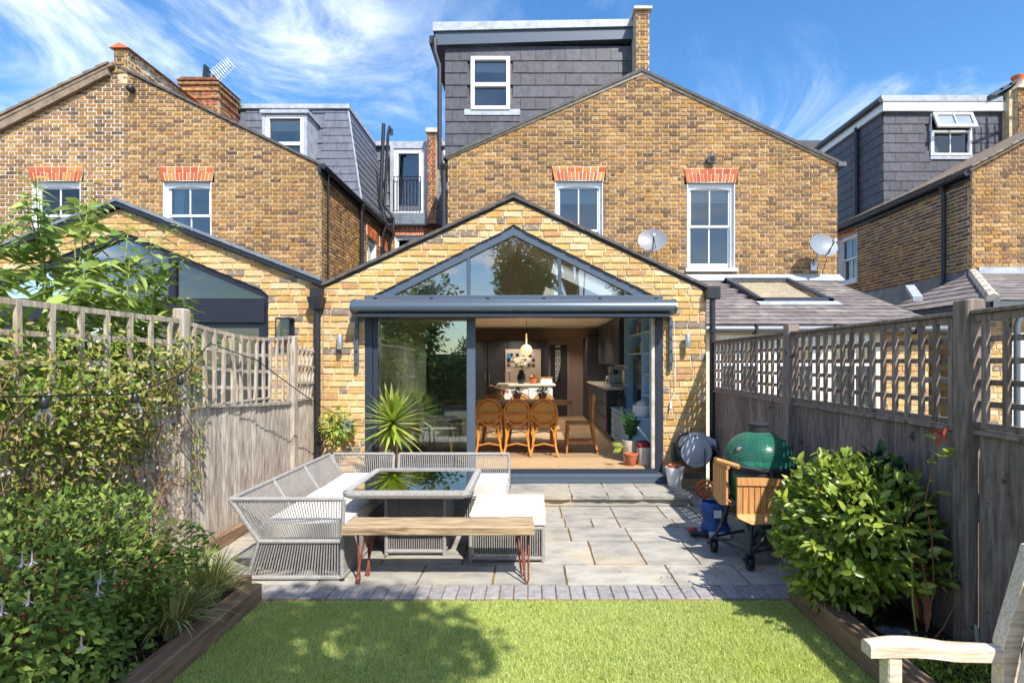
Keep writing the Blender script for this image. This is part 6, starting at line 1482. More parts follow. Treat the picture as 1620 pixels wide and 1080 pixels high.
# -- ground cover in the right bed
gc_=thing('ground_cover','low bright green creeping plants filling the right bed','ground cover',(2.05,2.2,.1)); n=5200; r=np.random.default_rng(8)
P=np.stack([r.uniform(1.86,2.30,n),1.2+1.65*r.random(n)**.8,.10+.05*r.random(n)**2],1); P[:,2]+=.03*np.sin(P[:,0]*21)*np.sin(P[:,1]*13)
foliage('foliage',gc_,P,np.stack([r.standard_normal(n)*.7,r.standard_normal(n)*.7,np.full(n,.8)],1),r.standard_normal((n,3)),r.uniform(.018,.042,n),tmpl(.30,.05,.2),M['leaf_ground'])
gc_['kind']='stuff'
# -- fuchsia on the left
fu=thing('fuchsia_bush','big leafy fuchsia with pale pink hanging flowers in the left bed','shrub',(-2.28,2.55,.1))
P,d,r=bush_points((-2.28,2.52,.44),(.50,.86,.46),12500,.42,.26,90,9)
k=(P[:,0]>-2.73)&(P[:,2]>.10); P,d=P[k],d[k]; n=len(P)
foliage('foliage',fu,P,d*.7+np.array([.1,-.1,.05])+r.standard_normal((n,3))*.6,d+np.array([0,-.1,.7])+r.standard_normal((n,3))*.35,r.uniform(.024,.056,n),tmpl(.46,.12,.25),M['leaf_fuchsia'],300)
sm=MB()
for i in range(34):
    a=random.uniform(0,6.28); e=random.uniform(.55,1.08); zz3=.42+random.uniform(0,.5)*1.0; sm.tube([(-2.3,2.55,.08),(-2.3+.2*math.cos(a),2.55+.3*math.sin(a),.35),(-2.28+.48*e*math.cos(a),2.52+.84*e*math.sin(a),zz3)],[.009,.006,.002],4)
obj('stems',sm,M['stem_red'],fu)
r2=np.random.default_rng(12); cnt=0
for i in range(60):
    a=r2.uniform(-.2,2*np.pi); dd=norm(np.array([[abs(math.cos(a))*r2.uniform(.3,1),-abs(r2.uniform(.2,1)),r2.uniform(-.1,.9)]]))[0]
    p=np.array([-2.28,2.52,.44])+dd*np.array([.52,.88,.48])
    if cnt>=17: break
    cnt+=1; f=MB(); p=Vector(p); f.tube([p+Vector((0,0,.025)),p,p-Vector((0,0,.022))],[.001,.0025,.004],5)
    for q in range(4):
        t=q*math.pi/2+.4; o_=Vector((math.cos(t),math.sin(t),0)); f.add([p-Vector((0,0,.02)),p-Vector((0,0,.03))+o_*.012+o_.cross(Vector((0,0,1)))*.005,p-Vector((0,0,.034))+o_*.022,p-Vector((0,0,.03))+o_*.012-o_.cross(Vector((0,0,1)))*.005],[(0,1,2,3)])
    f.tube([p-Vector((0,0,.02)),p-Vector((0,0,.048))],.0014,4); obj('flower',f,M['petal_pink'],fu)
# -- jasmine climber on the fence
jz=thing('star_jasmine','tangled star jasmine with tiny white flowers smothering the left fence trellis','climber',(-2.70,3.3,.1))
r=np.random.default_rng(14); pts=[]; 
def dens(y,z):
    return np.exp(-((y-3.20)/.62)**2-((z-1.32)/.34)**2)+.42*np.exp(-((y-3.15)/.5)**2-((z-.92)/.28)**2)+.45*np.exp(-((y-4.15)/.25)**2-((z-1.55)/.22)**2)
while len(pts)<4500:
    y=r.uniform(1.9,4.5,4000); z=r.uniform(.45,1.85,4000); k=r.random(4000)<dens(y,z)
    pts+=list(zip(y[k],z[k]))
pts=np.array(pts[:4500]); n=len(pts)
P=np.stack([-2.74+.20*r.random(n)**1.3*np.clip(dens(pts[:,0],pts[:,1])*1.3,.25,1),pts[:,0],pts[:,1]],1)
foliage('foliage',jz,P,np.stack([.6+.5*r.standard_normal(n),-.15+.6*r.standard_normal(n),-.1+.6*r.standard_normal(n)],1),np.stack([.7+.4*r.standard_normal(n),-.2+.4*r.standard_normal(n),.8+.4*r.standard_normal(n)],1),r.uniform(.024,.055,n),tmpl(.46,.08,.15),M['leaf_jasmine'],300)
sm=MB()
for i in range(150):
    y0_=r.uniform(2.2,4.2); z0_=r.uniform(.5,1.5); p=[(-2.735+r.uniform(0,.14),y0_,z0_)]
    for k in range(4): p.append((-2.735+r.uniform(0,.18),p[-1][1]+r.normal()*.11,p[-1][2]+r.normal()*.11))
    sm.tube(p,.0022,4,False)
for i in range(6): y0_=2.7+.25*i; sm.tube([(-2.71,y0_,.08),(-2.70,y0_+.05,.5),(-2.71,y0_-.08,1.0),(-2.70,y0_+.12,1.4)],[.007,.006,.005,.003],5)
for i in range(4): sm.tube([(-2.70,4.28+.05*i,1.1),(-2.72,4.33+.04*i,.85),(-2.70,4.27+.06*i,.62-.03*i)],.0025,4)
obj('stems',sm,M['stem'],jz)
n=70; P=np.stack([-2.72+.04*r.random(n),4.24+.20*r.random(n),.55+.6*r.random(n)],1)
foliage('foliage',jz,P,np.stack([.5+.4*r.standard_normal(n),.5*r.standard_normal(n),-.5+.4*r.standard_normal(n)],1),np.tile([1,-.2,.6],(n,1)),r.uniform(.03,.05,n),tmpl(.4,.08,.15),M['leaf_jasmine'])
n=90; idx=r.integers(0,len(pts),n); P=np.stack([-2.60+.13*r.random(n),pts[idx,0],pts[idx,1]],1)
Pf=np.repeat(P,5,0); m=len(Pf); ang=np.tile(np.arange(5)*2*np.pi/5,n)+np.repeat(r.random(n)*6,5)
foliage('flowers',jz,Pf,np.stack([np.full(m,.35),np.cos(ang),np.sin(ang)],1),np.tile([1,-.1,.1],(m,1)),np.full(m,.013),tmpl(.5,.02,.05),M['petal_white'])
# -- buddleia behind the fence
bd=thing('buddleia','tall long-leaved buddleia leaning over the left fence from next door','shrub',(-3.25,3.9,0))
r=np.random.default_rng(21); pos=[];axs=[];upv=[];siz=[]; sm=MB(); sg=MB()
stems=[((-3.28,3.55,0),(-3.22,3.52,2.62)),((-3.3,3.75,0),(-3.15,3.85,2.86)),((-3.25,3.95,0),(-3.10,4.15,2.72)),((-3.3,4.1,0),(-3.05,4.45,2.45)),((-3.3,3.7,0),(-3.30,3.60,2.75)),((-3.25,4.0,0),(-3.2,4.6,2.2)),((-3.3,3.4,0),(-3.25,3.15,2.4)),((-3.2,3.3,0),(-3.1,2.95,2.15)),((-3.2,4.2,0),(-2.98,4.25,2.25)),((-3.25,3.6,0),(-2.95,3.55,2.2)),((-3.3,3.9,0),(-3.4,4.0,2.6)),((-3.2,3.8,0),(-2.95,3.95,2.35)),((-3.4,4.3,0),(-3.35,4.75,2.3)),((-3.2,4.3,0),(-2.98,4.7,1.95))]
def twig(p,q,n,l0,l1):
    p=Vector(p); q=Vector(q); dv=(q-p)
    for i in range(n):
        t=(i+1)/n; c=p+dv*t+Vector((0,0,.05*math.sin(t*3)))
        a=i*math.pi/2+r.uniform(-.4,.4)
        for s_ in (0,math.pi):
            o_=Vector((math.cos(a+s_),math.sin(a+s_),0)); e=dv.normalized()
            pos.append(c); axs.append(o_*.85+e*.35+Vector((r.normal()*.28,r.normal()*.28,.05-.45*(1-t)+r.normal()*.2))); upv.append(e+Vector((0,0,.8))); siz.append(r.uniform(l0*.8,l1*1.1)*(1-.45*t*(t>.75)))
for (a,b) in stems:
    a,b=Vector(a),Vector(b); mid=a.lerp(b,.5)+Vector((r.normal()*.05,r.normal()*.05,0))
    sg.tube([a,mid,b],[.010,.008,.003],6)
    A=a.lerp(b,.45); twig(A,b,15,.12,.20)
    for k in range(8):
        t=r.uniform(.42,.92); c=a.lerp(b,t); e=c+Vector((r.normal()*.16+.08,r.normal()*.22,r.uniform(.12,.38))); sm.tube([c,e],[.006,.002],4); twig(c,e,8,.10,.18)
obj('stems',sg,M['stem_green'],bd,smooth=True); obj('twigs',sm,M['stem_green'],bd)
foliage('foliage',bd,np.array([tuple(v) for v in pos]),np.array([tuple(v) for v in axs]),np.array([tuple(v) for v in upv]),np.array(siz),tmpl(.38,.08,.42,.28,.62),M['leaf_buddleia'],300)
# neighbour's lower planting seen through the left trellis
nb=thing('hedge_shrub','dense green shrub growing behind the left trellis next door','shrub',(-3.2,3.4,0))
P,d,r=bush_points((-3.25,3.4,.95),(.36,1.0,.80),3000,.5,.2,40,23); n=len(P)
foliage('foliage',nb,P,d+r.standard_normal((n,3))*.6,d+np.array([0,0,.7]),r.uniform(.06,.12,n),tmpl(.42,.1,.2),M['leaf_fuchsia'],0)
obj('stems',MB().tube([(-3.25,3.4,0),(-3.25,3.4,1.2)],.02,6),M['stem'],nb)
# -- sedges
def sedge(x,y,n,l,label,seed):
    t=thing('sedge_grass',label,'ornamental grass',(x,y,.08)); r=np.random.default_rng(seed); V=[];Fq=[]
    for i in range(n):
        a=r.uniform(0,2*np.pi); L=l*r.uniform(.6,1.1); lean=r.uniform(.25,1.0); w=r.uniform(.003,.0055); o_=np.array([math.cos(a),math.sin(a),0]); sd_=np.array([-o_[1],o_[0],0])*w
        b=np.array([x,y,.08])+o_*r.uniform(0,.05); k=6; i0=len(V)
        for j in range(k+1):
            q=j/k; p=b+o_*(lean*L*.75*q**1.4)+np.array([0,0,L*(q*(1.05-.25*lean)-q**2.3*.62*lean)]); ww=sd_*(1-q**2)+sd_*.05
            p[2]=max(p[2],.01); V+= [p-ww,p+ww]
        for j in range(k): Fq.append((i0+2*j,i0+2*j+1,i0+2*j+3,i0+2*j+2))
    me=np_mesh('blades',np.array(V),np.array(Fq),M['leaf_grass'],True); o=bpy.data.objects.new('blades',me); link(o,t); o.location=-base_of(t); o['kind']='stuff'
    obj('crown',MB().sphere((x,y,.08),.05,8,6,(1,1,.6)),M['stem'],t)
sedge(-2.02,3.38,420,.50,'tufted green sedge at the far end of the left bed by the sofa',1)
sedge(-1.99,2.98,420,.48,'pale striped sedge arching over the middle of the left sleeper',2)
sedge(-2.25,3.5,220,.46,'upright sedge tuft against the left fence behind the others',3)
# -- yucca
yu=thing('potted_yucca','spiky yellow-green yucca in a dark pot behind the sofa corner','yucca',(-1.62,6.30,.115))
yc=Vector((-1.62,6.30,.115))
obj('pot',MB().lathe([(.11,0),(.13,.01),(.16,.28),(.165,.30),(.15,.30),(.145,.27)],yc,24),M['frame_dark'],yu,smooth=True)
obj('trunk',MB().tube([yc+Vector((0,0,.2)),yc+Vector((.02,0,.5)),yc+Vector((.0,0,.78))],[.05,.042,.036],10),M['stem'],yu,smooth=True)
r=random.Random(6)
for i in range(96):
    f=i/96; el_=R(80-118*f**1.05); a=i*2.39996+r.uniform(-.2,.2); L=r.uniform(.34,.50)*(1-.15*abs(f-.4)); w=r.uniform(.022,.034)
    d0=Vector((math.cos(a)*math.cos(el_),math.sin(a)*math.cos(el_),math.sin(el_))); sd_=Vector((-math.sin(a),math.cos(a),0)); b=yc+Vector((0,0,.86-.14*f))
    V=[]; k=6; dr=.05+.16*f
    for j in range(k+1):
        q=j/k; p=b+d0*(L*q)-Vector((0,0,dr*L*q*q)); ww=w*(.55+.9*q if q<.35 else .87*(1-((q-.35)/.65)**1.6)+.01); nn=d0.cross(sd_)*(.35*ww)
        V+=[p-sd_*ww-nn,p,p+sd_*ww-nn]
    fs_=[(3*j+c_,3*j+c_+1,3*j+c_+4,3*j+c_+3) for j in range(k) for c_ in (0,1)]
    obj('leaf',MB().add(V,fs_),M['leaf_yucca'],yu,smooth=True)
# -- little wall pot with trailing plant
wp_=thing('wall_planter','small grey wall pot with trailing leafy plant by the left drainpipe','planter',(-2.42,YF,.7))
obj('pot',MB().lathe([(.06,-.07),(.10,.06),(.105,.07),(.09,.07)],(-2.32,YF-.11,.80),18),M['grey_pot'],wp_,smooth=True)
P,d,r=bush_points((-2.42,YF-.17,.80),(.22,.13,.22),420,.7,.2,20,31); n=len(P); P[:,1]=np.minimum(P[:,1],YF-.03)
foliage('foliage',wp_,P,d+r.standard_normal((n,3))*.5+np.array([0,0,-.2]),d+np.array([0,-.3,.8]),r.uniform(.04,.07,n),tmpl(.45,.1,.2),M['leaf_ground'],0)
# -- trees behind the camera (they shade the lawn and stand in the window reflections)
def tree(name,label,base,h,crown,rad,n,seed,ls=(.10,.18),clumps=26):
    t=thing(name,label,'tree',base); r=np.random.default_rng(seed); b=Vector(base); c=Vector(crown)
    tr_=MB().tube([b,b.lerp(c,.45)+Vector((r.normal()*.1,r.normal()*.1,0)),c],[.17,.12,.04],10)
    P=[];D=[]
    cc=norm(r.standard_normal((clumps,3)))*np.array(rad)*(.35+.6*r.random((clumps,1))**.6)+np.array(c)
    for q in cc:
        tr_.tube([b.lerp(c,r.uniform(.45,.9)),Vector(q)],[.04,.008],5)
        dd=norm(r.standard_normal((n//clumps,3))); P.append(q+dd*np.array(rad)*.36*(r.random((n//clumps,1))**.4)); D.append(dd)
    P=np.concatenate(P); D=np.concatenate(D); m=len(P)
    obj('trunk',tr_,M['stem'],t,smooth=True)
    foliage('crown',t,P,D+r.standard_normal((m,3))*.6,D+np.array([0,0,.7]),r.uniform(ls[0],ls[1],m),tmpl(.5,.1,.2),M['leaf_tree'])
tree('garden_tree','slender tree just behind the viewpoint whose shadow dapples the lawn',(2.0,-2.6,0),6,(.85,-1.05,5.3),(1.0,.66,.66),4600,41,(.07,.13),34)
tree('young_tree','small young tree beside the viewpoint with a light crown shading the left bed',(-1.2,-2.4,0),5,(-.35,-1.15,4.9),(.75,.55,.5),900,45,(.07,.12),16)
tree('small_tree','tree at the garden end mirrored in the glazed gable',(-.5,-13,0),8,(-.2,-13,5.0),(1.9,1.7,2.7),5000,42,(.2,.36),34)
tree('broad_tree','broad tree beyond the garden mirrored in the sliding door',(-7.5,-11,0),7,(-6.8,-11,4.0),(2.8,2.4,3.0),7000,43,(.2,.36),34)
tree('far_tree','tall tree to one side beyond the garden mirrored in the upper windows',(6.5,-16,0),9,(6.5,-16,6.6),(3.0,2.4,3.6),6000,44,(.2,.36),30)
hg=thing('rear_hedge','leafy hedge closing the garden behind the viewpoint','hedge',(0,-6,0)); r=np.random.default_rng(50); n=9000
P=np.stack([r.uniform(-6,6,n),-6+.5*r.standard_normal(n)*.6,2.5*r.random(n)**.8],1); P[:,2]*=.85+.2*np.sin(P[:,0]*2.3)
foliage('foliage',hg,P,r.standard_normal((n,3)),r.standard_normal((n,3))+np.array([0,.6,.7]),r.uniform(.12,.22,n),tmpl(.5,.1,.2),M['leaf_tree'])
obj('stems',MB().box(-6,6,-6.15,-5.95,0,1.9),M['leaf_house'],hg)

# -- scattered fallen leaves on lawn edge and paving
r=np.random.default_rng(90); n=150
fx_=np.concatenate([r.uniform(.9,2.2,60),r.uniform(-1.7,1.7,60),r.uniform(-2.6,2.2,30)]); fy_=np.concatenate([r.uniform(3.65,4.3,60),r.uniform(1.6,3.6,60),r.uniform(4.0,5.9,30)])
P=np.stack([fx_,fy_,np.where(fy_<3.62,.022,.006)],1)
fl_=bpy.data.objects.new('fallen_leaves',None); COL.objects.link(fl_); tag(fl_,'small dry leaves and bits scattered over the paving and lawn','leaf litter',kind='stuff')
foliage('litter',fl_,P,np.stack([r.standard_normal(n),r.standard_normal(n),.1*r.standard_normal(n)],1),np.tile([0,0,1.],(n,1))+.25*r.standard_normal((n,3)),r.uniform(.008,.026,n),tmpl(.5,.15,.2),M['stem'])
# ------------------------------------------------------------------ kitchen interior
FZ=.241
# dark tall cupboards on the back wall
cb=thing('tall_cupboards','dark navy tall panelled cupboards along the back kitchen wall','cupboard',(-.9,13.2,FZ))
cx_=-2.5
obj('carcass',MB().box(-2.5,.42,13.1,13.69,FZ,2.12),M['cab_dark'],cb)
while cx_<-.55:
    dr=obj('door',MB().bbox(cx_+.01,cx_+.47,13.07,13.099,FZ+.1,2.10,.004).box(cx_+.07,cx_+.41,13.06,13.069,FZ+.18,2.02),M['cab_dark'],cb)
    obj('handle',MB().tube([(cx_+.43,13.03,1.15),(cx_+.43,13.03,1.35)],.008,6).tube([(cx_+.06,13.03,1.15),(cx_+.06,13.03,1.35)],.008,6),M['chrome'],dr); cx_+=.48
# splashback alcove with pinboard
pb=thing('pinboard','pale pinboard covered in small prints behind the island','pinboard',(-.35,13.06,1.0))
obj('board',MB().box(-.62,.24,13.03,13.065,.90,1.92),M['paper'],pb)
r=random.Random(4)
for i in range(22):
    a=-.58+.10*(i%7)+r.uniform(-.01,.01); z_=1.82-.13*(i//7); w=r.uniform(.05,.085); h=r.uniform(.05,.10)
    if i==0: w,h=.12,.16
    obj('print',MB().box(a,a+w,13.022,13.028,z_-h,z_),M['photo_a'] if i==0 else (M['photo_b'] if i%3 else M['blind']),pb)
# hall door with patterned pane
hd=thing('hall_door','dark hall door with a narrow patterned white glass pane','door',(.72,13.6,FZ))
obj('leaf',MB().bbox(.50,.92,13.62,13.66,FZ,2.05,.004),M['cab_dark'],hd)
obj('frame',MB().box(.44,.50,13.60,13.69,FZ,2.13).box(.92,.98,13.60,13.69,FZ,2.13).box(.50,.92,13.60,13.69,2.05,2.13),M['mauve'],hd)
obj('pane',MB().box(.615,.745,13.605,13.618,1.12,1.92),M['stained'],hd)
for k in range(5):
    obj('leadwork',MB().lathe([(.05,-.003),(.05,.003),(.036,.003),(.036,-.003)],(.68,13.60,1.2+.15*k),14,'Y',False),M['black'],hd)
obj('leadwork',MB().prism([(.745,13.60,1.12),(.745,13.60,1.5),(.66,13.60,1.12)],(0,.003,0)),M['black'],hd)
obj('transom',MB().box(.62,.74,13.60,13.618,1.98,2.03),M['stained'],hd)
# dark base and wall units down the right side
ku=thing('kitchen_units','dark kitchen base and wall units with white worktop along the right wall','kitchen units',(1.6,11,FZ))
obj('carcass',MB().box(1.34,1.96,9.35,12.6,FZ+.1,1.12).box(1.40,1.96,9.36,12.6,FZ,FZ+.1),M['cab_dark'],ku)
obj('worktop',MB().bbox(1.31,1.965,9.32,12.62,1.121,1.155,.004),M['worktop'],ku)
for i in range(5):
    y0_=9.38+.64*i
    for (za,zb) in ((FZ+.13,.62),(.63,.86),(.87,1.10)):
        d_=obj('drawer',MB().bbox(1.318,1.339,y0_+.01,y0_+.62,za,zb-.01,.003),M['cab_dark'],ku); obj('handle',MB().tube([(1.30,y0_+.24,zb-.06),(1.30,y0_+.40,zb-.06)],.008,6),M['chrome'],d_)
obj('wall_unit',MB().box(1.60,1.96,9.6,12.6,1.55,2.40),M['cab_dark'],ku)
for i in range(4): obj('unit_door',MB().bbox(1.578,1.599,9.62+.74*i,10.34+.74*i,1.57,2.38,.003),M['cab_dark'],ku)
obj('tall_end',MB().box(1.32,1.96,12.62,13.6,FZ,2.2),M['cab_dark'],ku)
cmach=thing('coffee_machine','chrome coffee machine standing on the dark units worktop','coffee machine',(1.55,9.75,1.156))
obj('body',MB().bbox(1.44,1.68,9.72,10.02,1.157,1.22).bbox(1.44,1.68,9.88,10.02,1.22,1.50).bbox(1.43,1.69,9.72,10.02,1.46,1.53),M['chrome'],cmach)
obj('portafilter',MB().tube([(1.56,9.80,1.40),(1.50,9.66,1.39)],.016,8).lathe([(.035,1.39),(.035,1.46)],(1.56,9.82,0),14),M['steel_black'],cmach)
obj('steam_wand',MB().tube([(1.45,9.78,1.46),(1.42,9.74,1.40),(1.42,9.74,1.26)],.007,6),M['chrome'],cmach)
kt=thing('kettle','round steel kettle beside the coffee machine on the worktop','kettle',(1.5,10.3,1.156))
obj('body',MB().lathe([(.08,0),(.09,.02),(.085,.12),(.05,.19),(.015,.20)],(1.5,10.3,1.157),18),M['chrome'],kt,smooth=True); obj('handle',MB().tube([(1.5,10.22,1.30),(1.5,10.16,1.33),(1.5,10.2,1.38),(1.5,10.3,1.39)],.01,6),M['black'],kt)
# island
il=thing('kitchen_island','white kitchen island with drawers behind the dining table','island',(-.2,11.2,FZ))
obj('carcass',MB().box(-.62,.44,10.9,11.6,FZ,1.12),M['white'],il); obj('worktop',MB().bbox(-.70,.50,10.85,11.65,1.121,1.16,.004),M['worktop'],il)
for k in range(3): d_=obj('drawer',MB().bbox(-.05,.42,10.88,10.899,FZ+.1+.26*k,FZ+.34+.26*k,.004),M['white'],il); obj('handle',MB().tube([(.12,10.865,FZ+.28+.26*k),(.26,10.865,FZ+.28+.26*k)],.007,6),M['chrome'],d_)
def vase(x,y,z): 
    t=thing('flower_vase','dark vase of white lilies standing on the island','vase',(x,y,z))
    obj('vase',MB().lathe([(.05,0),(.085,.05),(.09,.14),(.05,.24),(.06,.28)],(x,y,z),18),M['vase'],t,smooth=True)
    r=np.random.default_rng(5); n=26; a=r.uniform(0,6.28,n); P=np.stack([x+.17*np.cos(a)*r.random(n),y+.17*np.sin(a)*r.random(n),z+.36+.16*r.random(n)],1)
    for p in P[:9]: obj('stalk',MB().tube([(x,y,z+.2),tuple(p)],.004,4),M['stem_green'],t)
    Pf=np.repeat(P,5,0); m=len(Pf); an=np.tile(np.arange(5)*1.2566,n)
    foliage('petals',t,Pf,np.stack([np.cos(an),np.sin(an)*.6-.4,np.full(m,.55)],1),np.tile([0,-1,1.],(m,1)),np.full(m,.075),tmpl(.45,.05,.3),M['petal_white'])
    foliage('leaves',t,P-np.array([0,0,.10]),np.stack([np.cos(a),np.sin(a),.1+0*a],1),np.tile([0,0,1.],(n,1)),np.full(n,.12),tmpl(.3,.05,.3),M['leaf_house'])
vase(-.20,11.05,1.161)
cp=thing('copper_pan','round copper pot beside the vase on the island','pan',(.06,11.2,1.161)); obj('body',MB().lathe([(.07,0),(.09,.02),(.10,.13),(.09,.13)],(.06,11.2,1.161),18),M['copper'],cp,smooth=True); obj('lid',MB().lathe([(.10,.131),(.06,.16),(.012,.165),(.015,.19),(.001,.195)],(.06,11.2,1.161),18),M['copper'],cp,smooth=True)
tray=thing('bread_bin','white bread bin on the island worktop','bread bin',(.32,11.2,1.161)); obj('body',MB().bbox(.20,.44,11.1,11.3,1.161,1.27,.02),M['white'],tray); obj('lid',MB().bbox(.19,.45,11.09,11.31,1.271,1.29,.006),M['oak'],tray)
# dining table
dt=thing('dining_table','long oak dining table with rounded end behind the rattan chairs','table',(-.45,8.5,FZ))
pts=[(-1.35,8.1)]+[(.42+.22*math.cos(R(a)),8.42+.32*math.sin(R(a))) for a in range(-90,91,15)]+[(-1.35,8.74)]
obj('top',MB().prism([(x,y,.955) for x,y in pts],(0,0,.042)),M['oak'],dt)
for xx in (-1.15,.35): obj('leg',MB().prism([(xx-.05,8.30,FZ),(xx+.05,8.30,FZ),(xx+.05,8.30,.954),(xx-.05,8.30,.954)],(0,.24,0)),M['oak'],dt)
obj('apron',MB().box(-1.1,.3,8.38,8.46,.88,.954),M['oak'],dt)
rg=thing('jute_rug','large brown woven rug under the dining table','rug',(-.2,8.6,FZ)); obj('pile',MB().box(-1.9,.98,7.72,9.5,FZ,FZ+.006),M['rug'],rg); obj('binding',MB().box(-1.92,1.0,7.70,7.72,FZ,FZ+.007).box(.98,1.0,7.72,9.5,FZ,FZ+.007),M['rug'],rg)
# rattan chairs, back towards us (local: seat centre at origin, back at -y)
def rattan(label,loc,rz):
    t=thing('rattan_chair',label,'chair',loc,rz,'rattan dining chairs')
    ringp=lambda rad,y,zc,n=24:[(rad*math.cos(2*math.pi*k/n),y-.06*math.sin(2*math.pi*k/n)*0-.02*(math.sin(2*math.pi*k/n)),zc+rad*math.sin(2*math.pi*k/n)) for k in range(n+1)]
    obj('back_ring',MB().tube(ringp(.185,-.21,.635),.016,8,False).tube(ringp(.150,-.205,.635),.012,6,False),M['rattan'],t,True,True)
    n=24; obj('back_panel',MB().add([(.148*math.cos(2*math.pi*k/n),-.205-.02*math.sin(2*math.pi*k/n),.635+.148*math.sin(2*math.pi*k/n)) for k in range(n)],[tuple(range(n))]),M['cane'],t,False,True)
    obj('back_rail',MB().tube([(-.18,-.215,.61),(.18,-.215,.61)],.012,6),M['rattan'],t,True,True)
    obj('seat',MB().lathe([(.01,.425),(.19,.425),(.205,.44),(.19,.455),(.01,.458)],(0,0,0),24),M['cane'],t,True,True)
    for s_ in (-1,1):
        obj('leg',MB().tube([(s_*.19,-.20,.62),(s_*.17,-.19,.46),(s_*.155,-.18,.30),(s_*.165,-.20,.14),(s_*.20,-.24,.0)],.017,8),M['rattan'],t,True,True)
        obj('leg',MB().tube([(s_*.16,.15,.43),(s_*.17,.17,.0)],.016,8),M['rattan'],t,True,True)
    obj('arch',MB().tube([(-.145,-.19,.22),(-.13,-.19,.36),(-.08,-.185,.42),(0,-.18,.44),(.08,-.185,.42),(.13,-.19,.36),(.145,-.19,.22)],.010,6),M['rattan'],t,True,True)
    obj('stretcher',MB().tube([(-.16,-.195,.15),(0,-.17,.18),(.16,-.195,.15)],.010,6).tube([(-.16,-.19,.16),(-.165,.16,.18)],.010,6).tube([(.16,-.19,.16),(.165,.16,.18)],.010,6),M['rattan'],t,True,True)
    return t
for (x,y,rz,lb) in ((-.62,7.96,.06,'rattan round-back chair nearest the sliding pane on the near side of the table'),(-.20,7.94,.0,'middle rattan round-back chair on the near side of the table'),(.20,7.92,-.05,'rattan round-back chair at the right of the near row of three'),
                    (-.62,8.98,math.pi,'rattan chair across the table behind the left herb pot'),(-.18,8.98,math.pi,'rattan chair across the table behind the middle herb pot'),(.22,8.98,math.pi,'rattan chair across the table behind the right herb pot')):
    rattan(lb,(x,y,FZ+.007),rz)
def oak_chair(label,loc,rz):
    t=thing('oak_chair',label,'chair',loc,rz)
    for s_ in (-1,1):
        obj('back_leg',MB().prism([(s_*.19-.018,-.195,.45),(s_*.19-.018,-.168,.45),(s_*.19-.018,-.18,.85),(s_*.19-.018,-.215,.85)],(.036,0,0)).prism([(s_*.19-.018,-.27,0),(s_*.19-.018,-.245,0),(s_*.19-.018,-.165,.452),(s_*.19-.018,-.20,.452)],(.036,0,0)),M['oak'],t,False,True)
        obj('leg',MB().prism([(s_*.19-.018,.19,0),(s_*.19-.018,.215,0),(s_*.19-.018,.19,.425),(s_*.19-.018,.155,.425)],(.036,0,0)),M['oak'],t,False,True)
        obj('stretcher',MB().bar((s_*.19,-.23,.16),(s_*.19,.21,.16),.018,.03),M['oak'],t,False,True)
    obj('seat',MB().bbox(-.21,.21,-.20,.20,.425,.45,.006),M['oak'],t,False,True)
    obj('back_rest',MB().bbox(-.205,.205,-.232,-.208,.76,.87,.008),M['oak'],t,False,True)
oak_chair('plain oak chair at the rounded right end of the table',(.73,8.15,FZ+.007),R(90))
oak_chair('plain oak chair seen through the fixed glass pane',(-1.36,8.05,FZ+.007),R(-90))
for i,(x,nm) in enumerate(((-.62,'left'),(-.22,'middle'),(.18,'right'))):
    t=thing('herb_pot',('herb in terracotta pot on the table behind the left rattan chair','herb in terracotta pot in the middle of the dining table','herb in terracotta pot nearest the rounded table end')[i],'potted herb',(x,8.42,.998))
    obj('pot',MB().lathe([(.045,0),(.062,.09),(.068,.09),(.068,.115),(.055,.115)],(x,8.42,.998),16),M['terracotta'],t,smooth=True)
    P,d,r=bush_points((x,8.42,1.15),(.09,.09,.06),170,.8,.2,10,60+i); n=len(P)
    foliage('foliage',t,P,d+r.standard_normal((n,3))*.4,d+np.array([0,0,.7]),np.full(n,.035),tmpl(.5,.08,.1),M['leaf_herb'])
hc_=thing('high_chair','tilted pale wood high chair tray beside the island','high chair',(-.62,9.9,FZ)); obj('tray',MB().prism([(-.78,9.9,1.13),(-.42,9.9,1.03),(-.42,9.9,1.07),(-.78,9.9,1.18)],(0,.3,0)),M['oak'],hc_); obj('leg',MB().bar((-.75,9.95,1.1),(-.62,9.95,FZ),.03,.03).bar((-.5,9.95,1.05),(-.66,9.95,FZ),.03,.03),M['oak'],hc_)
# pendant
pd_=thing('pendant_lamp','round pale wooden pendant lamp hanging in front of the island','pendant lamp',(-.09,10.6,1.85))
obj('globe',MB().sphere((-.09,10.6,1.84),.115,20,14,(1,1,1)),M['lampshade'],pd_,smooth=True); obj('neck',MB().lathe([(.016,0),(.010,.22)],(-.09,10.6,1.95),10),M['lampshade'],pd_); obj('flex',MB().tube([(-.09,10.6,2.15),(-.09,10.6,2.46)],.004,5),M['wire'],pd_)
